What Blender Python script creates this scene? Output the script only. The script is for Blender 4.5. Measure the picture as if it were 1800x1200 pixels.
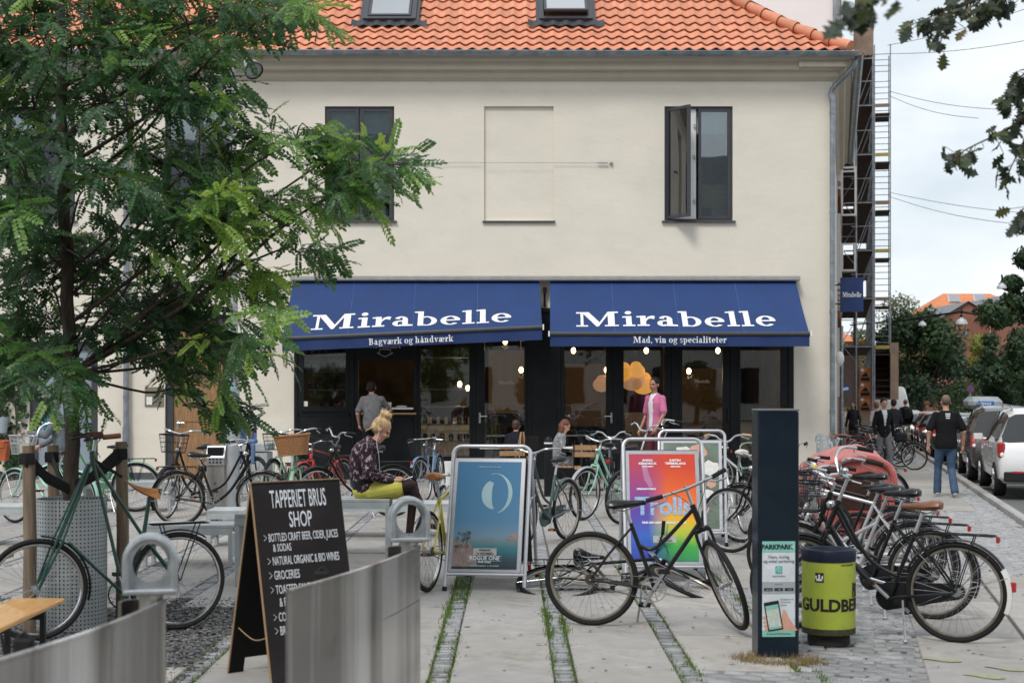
import bpy, math, random
import numpy as np
from mathutils import Vector, Matrix, Euler, noise
R = math.radians; PI = math.pi
random.seed(7); rng = np.random.default_rng(7)
for o in list(bpy.data.objects): bpy.data.objects.remove(o)
SC = bpy.context.scene; COL = SC.collection
# ---------------- camera ----------------
CH, FP, HY = 1.72, 2600.0, 684.0
cam = bpy.data.cameras.new('camera'); CAM = bpy.data.objects.new('camera', cam); COL.objects.link(CAM)
cam.sensor_width = 36; cam.lens = FP/1800*36; cam.shift_y = (HY-600)/1800; cam.clip_start = .1; cam.clip_end = 3000
CAM.location = (0, 0, CH); CAM.rotation_euler = (R(90), 0, 0); SC.camera = CAM
cam.dof.use_dof = True; cam.dof.focus_distance = 17; cam.dof.aperture_fstop = 3.6
# ---------------- sky and light: thin bright overcast ----------------
SUN_EL, SUN_AZ = R(52), R(205)      # azimuth measured from +Y clockwise; light comes from behind the camera, left
W = bpy.data.worlds.new('World'); SC.world = W; W.use_nodes = True
nt = W.node_tree; N = nt.nodes; L = nt.links
bg = N['Background']; bg.inputs['Strength'].default_value = 0.10
sky = N.new('ShaderNodeTexSky'); sky.sky_type = 'NISHITA'; sky.sun_disc = False
sky.sun_elevation = SUN_EL; sky.sun_rotation = SUN_AZ; sky.air_density = 1; sky.dust_density = 2
tc = N.new('ShaderNodeTexCoord'); mp = N.new('ShaderNodeMapping'); mp.inputs['Scale'].default_value = (1, 1, 3.2)
n1 = N.new('ShaderNodeTexNoise'); n1.inputs['Scale'].default_value = 3.4; n1.inputs['Detail'].default_value = 7; n1.inputs['Roughness'].default_value = .55; n1.inputs['Distortion'].default_value = .4
cr = N.new('ShaderNodeValToRGB'); cr.color_ramp.elements[0].position = .34; cr.color_ramp.elements[1].position = .66
cr.color_ramp.elements[0].color = (5.5, 6.1, 6.6, 1); cr.color_ramp.elements[1].color = (7.9, 8.15, 8.35, 1)
mx = N.new('ShaderNodeMix'); mx.data_type = 'RGBA'; mx.inputs[0].default_value = .90
L.new(tc.outputs['Generated'], mp.inputs[0]); L.new(mp.outputs[0], n1.inputs['Vector']); L.new(n1.outputs['Fac'], cr.inputs[0])
L.new(sky.outputs[0], mx.inputs[6]); L.new(cr.outputs[0], mx.inputs[7]); L.new(mx.outputs[2], bg.inputs['Color'])
sl = bpy.data.lights.new('sun', 'SUN'); sl.energy = 1.5; sl.angle = R(16); sl.color = (1, .965, .92)
SUN = bpy.data.objects.new('sun', sl); COL.objects.link(SUN)
sd = Vector((math.sin(SUN_AZ)*math.cos(SUN_EL), math.cos(SUN_AZ)*math.cos(SUN_EL), math.sin(SUN_EL)))
SUN.rotation_euler = (-sd).to_track_quat('-Z', 'Y').to_euler()
SC.view_settings.view_transform = 'Standard'; SC.view_settings.look = 'None'; SC.view_settings.gamma = 1
SC.view_settings.use_curve_mapping = False; SC.view_settings.exposure = 0.5
SC.render.engine = 'CYCLES'
SC.cycles.max_bounces = 8; SC.cycles.transparent_max_bounces = 24; SC.cycles.caustics_reflective = False; SC.cycles.caustics_refractive = False
# ---------------- place geometry of the photograph ----------------
CX, CY = 6.13, 28.3                              # street corner of the house
SD = Vector((.2196, .9756, 0)); SN = Vector((.9756, -.2196, 0))   # street direction and its right hand normal
def uv_(x, y):
    p = Vector((x-CX, y-CY, 0)); return p.dot(SN), p.dot(SD)
def sp(u, v): return CX+SN.x*u+SD.x*v, CY+SN.y*u+SD.y*v
def gz(x, y):
    u = (x-CX)*SN.x+(y-CY)*SN.y; t = min(1, max(0, (u+1.5)/2.5)); t = t*t*(3-2*t)
    return -.0093*max(0, y-5)*t
def P(px, py, Y): return Vector(((px-900)/FP*Y, Y, CH-(py-HY)/FP*Y))
def G(px, py):
    z = 0
    for _ in range(12):
        Y = FP*(CH-z)/max(1, py-HY); x = (px-900)/FP*Y; z = gz(x, Y)
    return Vector((x, Y, z))
def lin(c): return tuple(((v/255)/12.92 if v/255 <= .04045 else ((v/255+.055)/1.055)**2.4) for v in c)
# ---------------- materials ----------------
MC = {}
def mat(name, col, rough=.6, metal=0, var=.12, scale=8, bump=.0, bscale=60, col2=None, emis=0, alpha=1, trans=0, coat=0, spec=.5, stretch=None, rnd=0, mask=(.35, .7), sheen=0, wear=None):
    """col/col2: linear base colours mixed by noise; rnd: random value change per object"""
    if name in MC: return MC[name]
    m = bpy.data.materials.new(name); m.use_nodes = True; nt = m.node_tree; N = nt.nodes; L = nt.links
    b = N['Principled BSDF']; b.inputs['Roughness'].default_value = rough; b.inputs['Metallic'].default_value = metal
    b.inputs['Specular IOR Level'].default_value = spec if max(col) > .035 or metal > .3 or coat > .3 else spec*.4; b.inputs['Coat Weight'].default_value = coat; b.inputs['Sheen Weight'].default_value = sheen
    tc = N.new('ShaderNodeTexCoord'); src = tc.outputs['Object']
    if stretch:
        mp = N.new('ShaderNodeMapping'); mp.inputs['Scale'].default_value = stretch; L.new(src, mp.inputs[0]); src = mp.outputs[0]
    n = N.new('ShaderNodeTexNoise'); n.inputs['Scale'].default_value = scale; n.inputs['Detail'].default_value = 5; n.inputs['Roughness'].default_value = .62; L.new(src, n.inputs['Vector'])
    r = N.new('ShaderNodeValToRGB'); r.color_ramp.elements[0].position, r.color_ramp.elements[1].position = mask
    c2 = col2 or tuple(min(1, v*(1+var)) for v in col); c1 = col if col2 else tuple(v*(1-var) for v in col)
    r.color_ramp.elements[0].color = (*c1, 1); r.color_ramp.elements[1].color = (*c2, 1)
    L.new(n.outputs['Fac'], r.inputs[0]); out = r.outputs[0]
    if wear:     # (colour, scale, lo, hi): patches of dirt or worn spots
        n3 = N.new('ShaderNodeTexNoise'); n3.inputs['Scale'].default_value = wear[1]; n3.inputs['Detail'].default_value = 8; n3.inputs['Roughness'].default_value = .7; L.new(tc.outputs['Object'], n3.inputs['Vector'])
        r3 = N.new('ShaderNodeMapRange'); r3.inputs[1].default_value = wear[2]; r3.inputs[2].default_value = wear[3]; L.new(n3.outputs['Fac'], r3.inputs[0])
        m3 = N.new('ShaderNodeMix'); m3.data_type = 'RGBA'; L.new(r3.outputs[0], m3.inputs[0]); L.new(out, m3.inputs[6]); m3.inputs[7].default_value = (*wear[0], 1); out = m3.outputs[2]
    if rnd:
        oi = N.new('ShaderNodeObjectInfo'); hs = N.new('ShaderNodeHueSaturation'); mr = N.new('ShaderNodeMapRange')
        mr.inputs[3].default_value = 1-rnd; mr.inputs[4].default_value = 1+rnd; L.new(oi.outputs['Random'], mr.inputs[0]); L.new(mr.outputs[0], hs.inputs['Value']); L.new(out, hs.inputs['Color']); out = hs.outputs[0]
    L.new(out, b.inputs['Base Color'])
    if rough < .95 and rough > .05:
        mr = N.new('ShaderNodeMapRange'); mr.inputs[3].default_value = max(.03, rough-.1); mr.inputs[4].default_value = min(1, rough+.12); L.new(n.outputs['Fac'], mr.inputs[0]); L.new(mr.outputs[0], b.inputs['Roughness'])
    if bump:
        n2 = N.new('ShaderNodeTexNoise'); n2.inputs['Scale'].default_value = bscale; n2.inputs['Detail'].default_value = 6; L.new(src, n2.inputs['Vector'])
        bp = N.new('ShaderNodeBump'); bp.inputs['Strength'].default_value = bump; bp.inputs['Distance'].default_value = .01; L.new(n2.outputs['Fac'], bp.inputs['Height']); L.new(bp.outputs[0], b.inputs['Normal'])
    if emis: b.inputs['Emission Color'].default_value = (*col, 1); b.inputs['Emission Strength'].default_value = emis
    if alpha < 1: b.inputs['Alpha'].default_value = alpha
    if trans: b.inputs['Transmission Weight'].default_value = trans
    MC[name] = m; return m
def glass(name, tint=(.8, .85, .85), refl=.0, dark=.75):
    """thin pane: fresnel reflection over a tinted view through"""
    if name in MC: return MC[name]
    m = bpy.data.materials.new(name); m.use_nodes = True; nt = m.node_tree; N = nt.nodes; L = nt.links; N.remove(N['Principled BSDF'])
    fr = N.new('ShaderNodeFresnel'); fr.inputs['IOR'].default_value = 1.5
    ad = N.new('ShaderNodeMath'); ad.operation = 'MULTIPLY_ADD'; ad.inputs[1].default_value = 1.6; ad.inputs[2].default_value = refl; ad.use_clamp = True
    gl = N.new('ShaderNodeBsdfGlossy'); gl.inputs['Roughness'].default_value = .012; gl.inputs['Color'].default_value = (.95, .97, 1, 1)
    tr = N.new('ShaderNodeBsdfTransparent'); tr.inputs['Color'].default_value = (*[t*dark for t in tint], 1)
    mx = N.new('ShaderNodeMixShader'); L.new(fr.outputs[0], ad.inputs[0]); L.new(ad.outputs[0], mx.inputs[0]); L.new(tr.outputs[0], mx.inputs[1]); L.new(gl.outputs[0], mx.inputs[2])
    tc = N.new('ShaderNodeTexCoord'); n = N.new('ShaderNodeTexNoise'); n.inputs['Scale'].default_value = 1.1; bp = N.new('ShaderNodeBump'); bp.inputs['Strength'].default_value = .05; bp.inputs['Distance'].default_value = .02
    L.new(tc.outputs['Object'], n.inputs['Vector']); L.new(n.outputs['Fac'], bp.inputs['Height']); L.new(bp.outputs[0], gl.inputs['Normal'])
    L.new(mx.outputs[0], N['Material Output'].inputs[0]); MC[name] = m; return m
def leafmat(name, ramp, rough=.45, trans=.35):
    """leaf colours from the per leaf colour attribute 'tone'"""
    if name in MC: return MC[name]
    m = bpy.data.materials.new(name); m.use_nodes = True; nt = m.node_tree; N = nt.nodes; L = nt.links; b = N['Principled BSDF']
    at = N.new('ShaderNodeAttribute'); at.attribute_name = 'tone'; r = N.new('ShaderNodeValToRGB'); e = r.color_ramp.elements
    e[0].position = ramp[0][0]; e[0].color = (*ramp[0][1], 1); e[1].position = ramp[-1][0]; e[1].color = (*ramp[-1][1], 1)
    for p, c in ramp[1:-1]: x = e.new(p); x.color = (*c, 1)
    L.new(at.outputs['Fac'], r.inputs[0]); L.new(r.outputs[0], b.inputs['Base Color']); b.inputs['Roughness'].default_value = rough
    tl = N.new('ShaderNodeBsdfTranslucent'); hs = N.new('ShaderNodeHueSaturation'); hs.inputs['Hue'].default_value = .47; hs.inputs['Value'].default_value = 1.9; L.new(r.outputs[0], hs.inputs['Color']); L.new(hs.outputs[0], tl.inputs['Color'])
    mx = N.new('ShaderNodeMixShader'); mx.inputs[0].default_value = trans; L.new(b.outputs[0], mx.inputs[1]); L.new(tl.outputs[0], mx.inputs[2]); L.new(mx.outputs[0], N['Material Output'].inputs[0])
    MC[name] = m; return m
# ---------------- objects ----------------
def tag(o, label=None, cat=None, group=None, kind=None):
    if label: o['label'] = label
    if cat: o['category'] = cat
    if group: o['group'] = group
    if kind: o['kind'] = kind
    return o
def empty(name, loc=(0, 0, 0), rz=0, label=None, cat=None, group=None, M=None):
    o = bpy.data.objects.new(name, None); o.empty_display_size = .1; COL.objects.link(o)
    if M is not None: o.matrix_basis = M
    else: o.location = loc; o.rotation_euler = (0, 0, rz)
    return tag(o, label, cat, group)
def put(name, me, parent=None, M=None, label=None, cat=None, group=None, kind=None, loc=None):
    o = bpy.data.objects.new(name, me); COL.objects.link(o)
    if parent: o.parent = parent
    if M is not None: o.matrix_basis = M
    if loc is not None: o.location = loc
    return tag(o, label, cat, group, kind)
def kids(o): return KID.get(o.name, [])
def copy_tree(o, chmap):
    c = o.copy(); COL.objects.link(c)
    for ch in chmap.get(o.name, []):
        d = copy_tree(ch, chmap); d.parent = c
    return c
def childmap():
    m = {}
    for o in bpy.data.objects:
        if o.parent: m.setdefault(o.parent.name, []).append(o)
    return m
class MB:
    def __init__(s): s.v = []; s.f = []; s.mi = []; s.m = 0; s.sm = []; s.smooth = False
    def add(s, vs, fs, smooth=None):
        b = len(s.v); s.v += [tuple(v) for v in vs]
        for f in fs: s.f.append(tuple(b+i for i in f)); s.mi.append(s.m); s.sm.append(s.smooth if smooth is None else smooth)
        return s
    def box(s, x0, x1, y0, y1, z0, z1, M=None, ch=0):
        if ch:
            return s.bev(x0, x1, y0, y1, z0, z1, ch, M)
        v = [Vector((x, y, z)) for z in (z0, z1) for y in (y0, y1) for x in (x0, x1)]
        if M is not None: v = [M @ p for p in v]
        return s.add(v, [(0, 2, 3, 1), (4, 5, 7, 6), (0, 1, 5, 4), (2, 6, 7, 3), (0, 4, 6, 2), (1, 3, 7, 5)], False)
    def bev(s, x0, x1, y0, y1, z0, z1, c, M=None):
        """box with bevelled edges: three nested rings per axis"""
        v = []; ix = {}
        for a, X in enumerate((x0, x1)):
            for b_, Y in enumerate((y0, y1)):
                for c_, Z in enumerate((z0, z1)):
                    dx = c if a == 0 else -c; dy = c if b_ == 0 else -c; dz = c if c_ == 0 else -c
                    ix[a, b_, c_] = len(v); v += [Vector((X, Y+dy, Z+dz)), Vector((X+dx, Y, Z+dz)), Vector((X+dx, Y+dy, Z))]
        I = lambda a, b, c, k: ix[a, b, c]+k
        f = []
        for a in (0, 1): q = [I(a, 0, 0, 0), I(a, 0, 1, 0), I(a, 1, 1, 0), I(a, 1, 0, 0)]; f.append(q if a == 0 else q[::-1])
        for b in (0, 1): q = [I(0, b, 0, 1), I(1, b, 0, 1), I(1, b, 1, 1), I(0, b, 1, 1)]; f.append(q if b == 0 else q[::-1])
        for c2 in (0, 1): q = [I(0, 0, c2, 2), I(0, 1, c2, 2), I(1, 1, c2, 2), I(1, 0, c2, 2)]; f.append(q if c2 == 0 else q[::-1])
        for b in (0, 1):
            for c2 in (0, 1): f.append((I(0, b, c2, 1), I(1, b, c2, 1), I(1, b, c2, 2), I(0, b, c2, 2)))
        for a in (0, 1):
            for c2 in (0, 1): f.append((I(a, 0, c2, 0), I(a, 1, c2, 0), I(a, 1, c2, 2), I(a, 0, c2, 2)))
            for b in (0, 1): f.append((I(a, b, 0, 0), I(a, b, 1, 0), I(a, b, 1, 1), I(a, b, 0, 1)))
        for k in ix: f.append((I(*k, 0), I(*k, 1), I(*k, 2)))
        if M is not None: v = [M @ p for p in v]
        return s.add(v, f, False)
    def quad(s, a, b, c, d): return s.add([a, b, c, d], [(0, 1, 2, 3)])
    def tube(s, pts, r, n=8, cap=True, closed=False, sq=None):
        """swept circle along points; r a number or a list; sq=(a,b) flattens the section"""
        pts = [Vector(p) for p in pts]; k = len(pts); rs = r if isinstance(r, (list, tuple)) else [r]*k
        up = None; rings = []
        for i, p in enumerate(pts):
            if closed: t = (pts[(i+1) % k]-pts[i-1])
            else: t = pts[min(i+1, k-1)]-pts[max(i-1, 0)]
            if t.length < 1e-9: t = Vector((0, 0, 1))
            t.normalize()
            if up is None:
                up = Vector((0, 0, 1)) if abs(t.z) < .9 else Vector((0, 1, 0))
            a = up-t*up.dot(t)
            if a.length < 1e-6: a = t.orthogonal()
            a.normalize(); up = a; b = t.cross(a)
            sa, sb = sq or (1, 1)
            rings.append([p+a*(rs[i]*sa*math.cos(2*PI*j/n))+b*(rs[i]*sb*math.sin(2*PI*j/n)) for j in range(n)])
        v = [q for rg in rings for q in rg]; f = []
        for i in range(k if closed else k-1):
            for j in range(n):
                i2 = (i+1) % k; f.append((i*n+j, i*n+(j+1) % n, i2*n+(j+1) % n, i2*n+j))
        s.add(v, f, True)
        if cap and not closed: s.add([*rings[0], *rings[-1]], [tuple(range(n))[::-1], tuple(range(n, 2*n))], False)
        return s
    def cyl(s, p, q, r, r2=None, n=16): return s.tube([p, q], [r, r if r2 is None else r2], n)
    def lathe(s, prof, n=24, c=(0, 0, 0), M=None, a0=0, a1=2*PI):
        full = abs(a1-a0-2*PI) < 1e-6; m = n if full else n+1
        v = [Vector((c[0]+r*math.cos(a0+(a1-a0)*j/n), c[1]+r*math.sin(a0+(a1-a0)*j/n), c[2]+z)) for r, z in prof for j in range(m)]
        if M is not None: v = [M @ p for p in v]
        f = [(i*m+j, i*m+(j+1) % m, (i+1)*m+(j+1) % m, (i+1)*m+j) for i in range(len(prof)-1) for j in range(n if full else n)]
        return s.add(v, f, True)
    def ell(s, c, r, n=12, k=8, M=None):
        v = []; f = []
        for i in range(k+1):
            t = PI*i/k
            for j in range(n): v.append(Vector((r[0]*math.sin(t)*math.cos(2*PI*j/n), r[1]*math.sin(t)*math.sin(2*PI*j/n), r[2]*math.cos(t))))
        if M is not None: v = [M @ p for p in v]
        v = [p+Vector(c) for p in v]
        for i in range(k):
            for j in range(n): f.append((i*n+j, (i+1)*n+j, (i+1)*n+(j+1) % n, i*n+(j+1) % n))
        return s.add(v, f, True)
    def prism(s, poly, d0, d1, ax='y', M=None):
        """poly 2D, extruded along an axis; ax y: poly=(x,z); x: (y,z); z: (x,y)"""
        def mk(a, b, d): return Vector((a, d, b)) if ax == 'y' else Vector((d, a, b)) if ax == 'x' else Vector((a, b, d))
        n = len(poly); v = [mk(a, b, d0) for a, b in poly]+[mk(a, b, d1) for a, b in poly]
        if M is not None: v = [M @ p for p in v]
        f = [tuple(range(n))[::-1], tuple(range(n, 2*n))]+[(i, (i+1) % n, n+(i+1) % n, n+i) for i in range(n)]
        return s.add(v, f, False)
    def me(s, name, mats, sharp=35):
        me = bpy.data.meshes.new(name); me.from_pydata(s.v, [], s.f)
        for m in (mats if isinstance(mats, (list, tuple)) else [mats]): me.materials.append(m)
        if any(s.mi): me.polygons.foreach_set('material_index', s.mi)
        me.polygons.foreach_set('use_smooth', s.sm)
        if any(s.sm): me.set_sharp_from_angle(angle=R(sharp))
        me.update(); return me
    def build(s, name, mats, parent=None, M=None, fix=False, **k):
        me = s.me(name, mats)
        if fix:
            import bmesh
            b = bmesh.new(); b.from_mesh(me); bmesh.ops.recalc_face_normals(b, faces=b.faces); b.to_mesh(me); b.free()
        return put(name, me, parent, M, **k)
def curve(pts, n=8):
    """Catmull-Rom through points"""
    pts = [Vector(p) for p in pts]; out = []
    for i in range(len(pts)-1):
        p0 = pts[max(i-1, 0)]; p1 = pts[i]; p2 = pts[i+1]; p3 = pts[min(i+2, len(pts)-1)]
        for j in range(n):
            t = j/n; out.append(.5*((2*p1)+(p2-p0)*t+(2*p0-5*p1+4*p2-p3)*t*t+(3*p1-p0-3*p2+p3)*t**3))
    out.append(pts[-1]); return out
def text(body, size, M, m, name='lettering', parent=None, depth=.002, bold=0, sx=1, align='CENTER', **k):
    cu = bpy.data.curves.new(name, 'FONT'); cu.body = body; cu.size = size; cu.align_x = align; cu.extrude = depth; cu.offset = bold; cu.resolution_u = 3
    o = bpy.data.objects.new(name, cu); COL.objects.link(o); bpy.context.view_layer.update()
    me = bpy.data.meshes.new_from_object(o.evaluated_get(bpy.context.evaluated_depsgraph_get())); bpy.data.objects.remove(o); bpy.data.curves.remove(cu)
    me.transform(Matrix.Diagonal((sx, 1, 1, 1))); me.name = name; me.materials.clear(); me.materials.append(m)
    return put(name, me, parent, M, **k)
def MX(loc=(0, 0, 0), rx=0, ry=0, rz=0, s=1): return Matrix.Translation(loc) @ Euler((rx, ry, rz)).to_matrix().to_4x4() @ Matrix.Scale(s, 4)
def basis(o, x, y, z):
    M = Matrix.Identity(4)
    for i, a in enumerate((x, y, z)):
        a = Vector(a).normalized()
        for j in range(3): M[j][i] = a[j]
    M.translation = Vector(o); return M
STEEL = mat('galvanised_steel', (.40, .43, .45), .42, .75, .18, 14, .05, 80)
BLACKM = mat('black_paint', (.012, .013, .015), .35, 0, .2, 12, coat=.2)
CHROME = mat('chrome', (.62, .62, .63), .2, 1, .1, 20)
ALU = mat('aluminium', (.52, .53, .55), .33, .9, .1, 20)
RUB = mat('black_rubber', (.018, .018, .018), .75, 0, .2, 30)
# ======================= GROUND =======================
def smoothz(x, y): return gz(x, y)
xs = sorted(set([-400, -200, -100, -60, -40, -30, -20]+[i*.5 for i in range(-30, 61)]+[32, 40, 50, 70, 100, 150, 250, 400]))
ys = sorted(set([-150, -80, -40, -20, -10, 0]+[i*1.0 for i in range(1, 80)]+[85, 90, 100, 120, 150, 200, 300, 500, 900]))
b = MB(); b.smooth = True
b.add([(x, y, gz(x, y)-.03) for y in ys for x in xs], [(j*len(xs)+i, j*len(xs)+i+1, (j+1)*len(xs)+i+1, (j+1)*len(xs)+i) for j in range(len(ys)-1) for i in range(len(xs)-1)])
M_sand = mat('joint_sand', (.17, .155, .13), .95, 0, .3, 5, .4, 90)
ground = b.build('ground', M_sand, kind='structure')
SLABC = (.355, .335, .31)
M_slab = [mat('slab_a', SLABC, .82, 0, .13, 2.4, .12, 120, rnd=.13, wear=((.22, .205, .185), 1.7, .50, .68)), mat('slab_b', (.33, .315, .30), .8, 0, .15, 3.1, .12, 140, rnd=.13, wear=((.21, .20, .185), 2.6, .54, .70))]
M_sett = mat('granite_sett', (.23, .235, .245), .7, 0, .35, 11, .35, 60, rnd=.3, wear=((.30, .285, .26), 6, .5, .8))
slabs = []
def piece_box(w, l, h, c, seed=0, rough=0):
    r = random.Random(seed); b = MB(); b.bev(-w/2, w/2, -l/2, l/2, -h, 0, c)
    if rough: b.v = [(x+r.uniform(-rough, rough), y+r.uniform(-rough, rough), z+r.uniform(-rough, rough)*.6) for x, y, z in b.v]
    return b
def tilt(x, y): return (gz(x, y+.2)-gz(x, y-.2))/.4, (gz(x+.2, y)-gz(x-.2, y))/.4
def scatter_pieces(name, items, meshes, parent, stuffname, mats, limit=300):
    """items: (x,y,dz,rz,variant) nearest first -> single objects up to the limit, the rest one mesh"""
    items.sort(key=lambda t: t[1])
    for x, y, dz, rz, k in items[:limit]:
        a, c = tilt(x, y); put(name, meshes[k][0], parent, Matrix.Translation((x, y, gz(x, y)+dz)) @ Euler((math.atan(a)+random.uniform(-.002, .002), -math.atan(c), rz)).to_matrix().to_4x4())
    b = MB()
    for x, y, dz, rz, k in items[limit:]:
        c, s = math.cos(rz), math.sin(rz); z = gz(x, y)+dz
        b.m = k % len(mats); b.add([(x+c*p[0]-s*p[1], y+s*p[0]+c*p[1], z+p[2]) for p in meshes[k][1]], meshes[k][2])
    if b.v: b.build(stuffname, mats, parent, kind='stuff')
SP = .755; SX0 = -.435          # spacing and position of the sett strips running away from the camera
def in_gravel(x, y): return -6.5 < x < -1.95 and 8.6 < y < 12.25
def street_zone(x, y): return uv_(x, y)[0] > -.05
its = []; mats = M_slab; OCC = set()
for i in range(-16, 12):
    x = SX0+SP*(i+.5)
    for j in range(0, 18):
        y = 6.6+1.28*(j+.5)+(.0 if i % 2 else .0)+random.uniform(-.01, .01)
        if y > 27.9 or in_gravel(x, y) or street_zone(x+.3, y): continue
        if y < 8.2 and abs(x) > 4.5: continue
        its.append((x, y, random.uniform(-.003, .003), random.uniform(-.004, .004), (i*7+j*3) % 2)); OCC.add((i, j))
sm = []
for k in range(2):
    q = piece_box(.615, 1.265, .04, .006); sm.append((q.me('slab', M_slab[k]), q.v, q.f))
scatter_pieces('slab', its, sm, ground, 'far_slab', M_slab)
# gravel rectangle is open: strips of setts between the slab rows
sv = []
for k in range(4):
    q = piece_box(.112, .052, .05, .007, k, .004); sv.append((q.me('sett', M_sett), q.v, q.f))
its = []
for i in range(-15, 12):
    x = SX0+SP*i
    for j in range(0, 350):
        y = 7.4+.058*j
        if y > 27.6 or in_gravel(x, y) or street_zone(x+.1, y): continue
        if abs(x) > .37*y+.5: continue
        its.append((x+random.uniform(-.004, .004), y, random.uniform(-.012, .001), random.uniform(-.06, .06), random.randrange(4)))
its = [t for t in its if not (t[1] < 9.0 and random.random() < .1)]
scatter_pieces('sett', its, sv, ground, 'strip_setts', [M_sett])
# street side: slab row, setts, kerb, asphalt
M_cob = mat('cobble', (.25, .25, .255), .62, 0, .3, 9, .4, 45, rnd=.28, wear=((.20, .19, .175), 4, .55, .8))
M_asph = mat('asphalt', (.13, .13, .132), .85, 0, .14, 3, .5, 300, wear=((.19, .185, .18), .8, .5, .75))
M_kerb = mat('kerb_granite', (.36, .35, .34), .75, 0, .2, 10, .2, 80, rnd=.12)
KU = 2.62                                    # kerb offset from the house line
def srect(u0, u1, v0, v1, mt, name, dz, nv=60):
    b = MB(); b.smooth = True; v = []
    us = [u0+(u1-u0)*i/4 for i in range(5)]
    for j in range(nv+1):
        vv = v0+(v1-v0)*j/nv
        for u in us: x, y = sp(u, vv); v.append((x, y, gz(x, y)+dz))
    b.add(v, [(j*5+i, j*5+i+1, (j+1)*5+i+1, (j+1)*5+i) for j in range(nv) for i in range(4)])
    return b.build(name, mt, kind='structure')
road = srect(KU+.15, KU+9.5, -27, 160, M_asph, 'road', -.025, 160)
its = []; kq = []
for k in range(3):
    q = piece_box(.14, .98, .16, .012, k, .003); kq.append((q.me('kerb_stone', M_kerb), q.v, q.f))
ang = math.atan2(SD.y, SD.x)-PI/2
for j in range(80):
    x, y = sp(KU+.07, -18+j*1.0)
    its.append((x, y, .075, ang, j % 3))
scatter_pieces('kerb_stone', its, kq, road, 'far_kerb', [M_kerb], 60)
its = []
sq = []
for k in range(2):
    q = piece_box(.74, .98, .04, .006); sq.append((q.me('slab', M_slab[k]), q.v, q.f))
def slab_at(u, v):
    if v < -13.9: return .72 < u < 2.26 and 'n'
    return v > -5 and 1.52 < u < 2.26 and not 13 < v < 16
for j in range(75):
    v = -26.4+j
    for u in (1.10, 1.87):
        if slab_at(u, v): x, y = sp(u, v); its.append((x, y, .003, ang, j % 2))
its = [t for t in its if t[1] > 6.5]
pave = empty('pavement', (0, 0, 0)); pave['kind'] = 'structure'
scatter_pieces('slab', its, sq, pave, 'far_slab', M_slab)
cs = []
for k in range(5):
    q = piece_box(.15+.02*(k % 3), .092, .07, .014, k+9, .008); cs.append((q.me('cobble', M_cob), q.v, q.f))
its = []
for j in range(0, 660):
    v = -26+j*.102
    if v > 26: break
    for i in range(34):
        u = -2.6+i*.174+(.085 if j % 2 else 0)
        if u > KU-.05 or (slab_at(u, v) and .66 < u < 2.28): continue
        x, y = sp(u, v)
        if y < 6.8 or x > .40*y+1: continue
        if u < 0 and v > -.12: continue
        if x < SX0+SP*11 and (math.floor((x+.03-SX0)/SP), math.floor((y-6.6)/1.28)) in OCC: continue
        if not street_zone(x+.9, y) or y > 28.2 and u < 0: continue
        its.append((x+random.uniform(-.006, .006), y+random.uniform(-.005, .005), random.uniform(-.012, .004), ang+random.uniform(-.05, .05), random.randrange(5)))
scatter_pieces('cobble', its, cs, pave, 'far_cobbles', [M_cob])
# gravel bed
M_grav = [mat('gravel_a', (.11, .11, .112), .85, 0, .3, 20, 0), mat('gravel_b', (.19, .185, .18), .85, 0, .3, 20, 0), mat('gravel_c', (.055, .056, .06), .85, 0, .3, 20)]
b = MB()
import itertools
ico = [(0, 0, 1), (.9, 0, .3), (.28, .85, .3), (-.72, .53, .3), (-.72, -.53, .3), (.28, -.85, .3), (0, 0, -.8)]
icf = [(0, 1, 2), (0, 2, 3), (0, 3, 4), (0, 4, 5), (0, 5, 1), (6, 2, 1), (6, 3, 2), (6, 4, 3), (6, 5, 4), (6, 1, 5)]
for k in range(15000):
    y = random.uniform(8.6, 12.25); x = random.uniform(max(-5.2, -.36*y), -1.95); s = random.uniform(.010, .022); a = random.uniform(0, 6.28); z = random.uniform(-.024, -.004)
    c, sn = math.cos(a)*s, math.sin(a)*s; b.m = random.choice((0, 0, 0, 1, 2, 2)); q = random.uniform(.6, 1.1)
    b.add([(x+c*p[0]*random.uniform(.7, 1.2)-sn*p[1], y+sn*p[0]+c*p[1]*q, z+p[2]*s*.75) for p in ico], icf)
b.build('gravel', M_grav, kind='stuff', label='dark grey crushed gravel filling the bed around the left tree', cat='gravel')
# moss and grass along the sett strips, dry grass at the totem
M_gr = leafmat('grass_blades', [(0, (.05, .10, .015)), (.6, (.10, .19, .03)), (1, (.26, .30, .08))], .6, .3)
def tone_attr(me, vals):
    a = me.attributes.new('tone', 'FLOAT', 'FACE'); a.data.foreach_set('value', vals)
def blades(pts, name, mt, label, cat, tones=(0, .8)):
    v = []; f = []; t = []
    for x, y, h, w in pts:
        a = random.uniform(0, 6.28); dx, dy = math.cos(a)*w, math.sin(a)*w; lx, ly = random.gauss(0, .35)*h, random.gauss(0, .35)*h; z = gz(x, y)-.02; i = len(v)
        v += [(x-dx, y-dy, z), (x+dx, y+dy, z), (x+lx, y+ly, z+h+.012)]; f.append((i, i+1, i+2)); t.append(random.uniform(*tones))
    me = bpy.data.meshes.new(name); me.from_pydata(v, [], f); me.materials.append(mt); tone_attr(me, t)
    return put(name, me, kind='stuff', label=label, cat=cat)
pts = []
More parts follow.
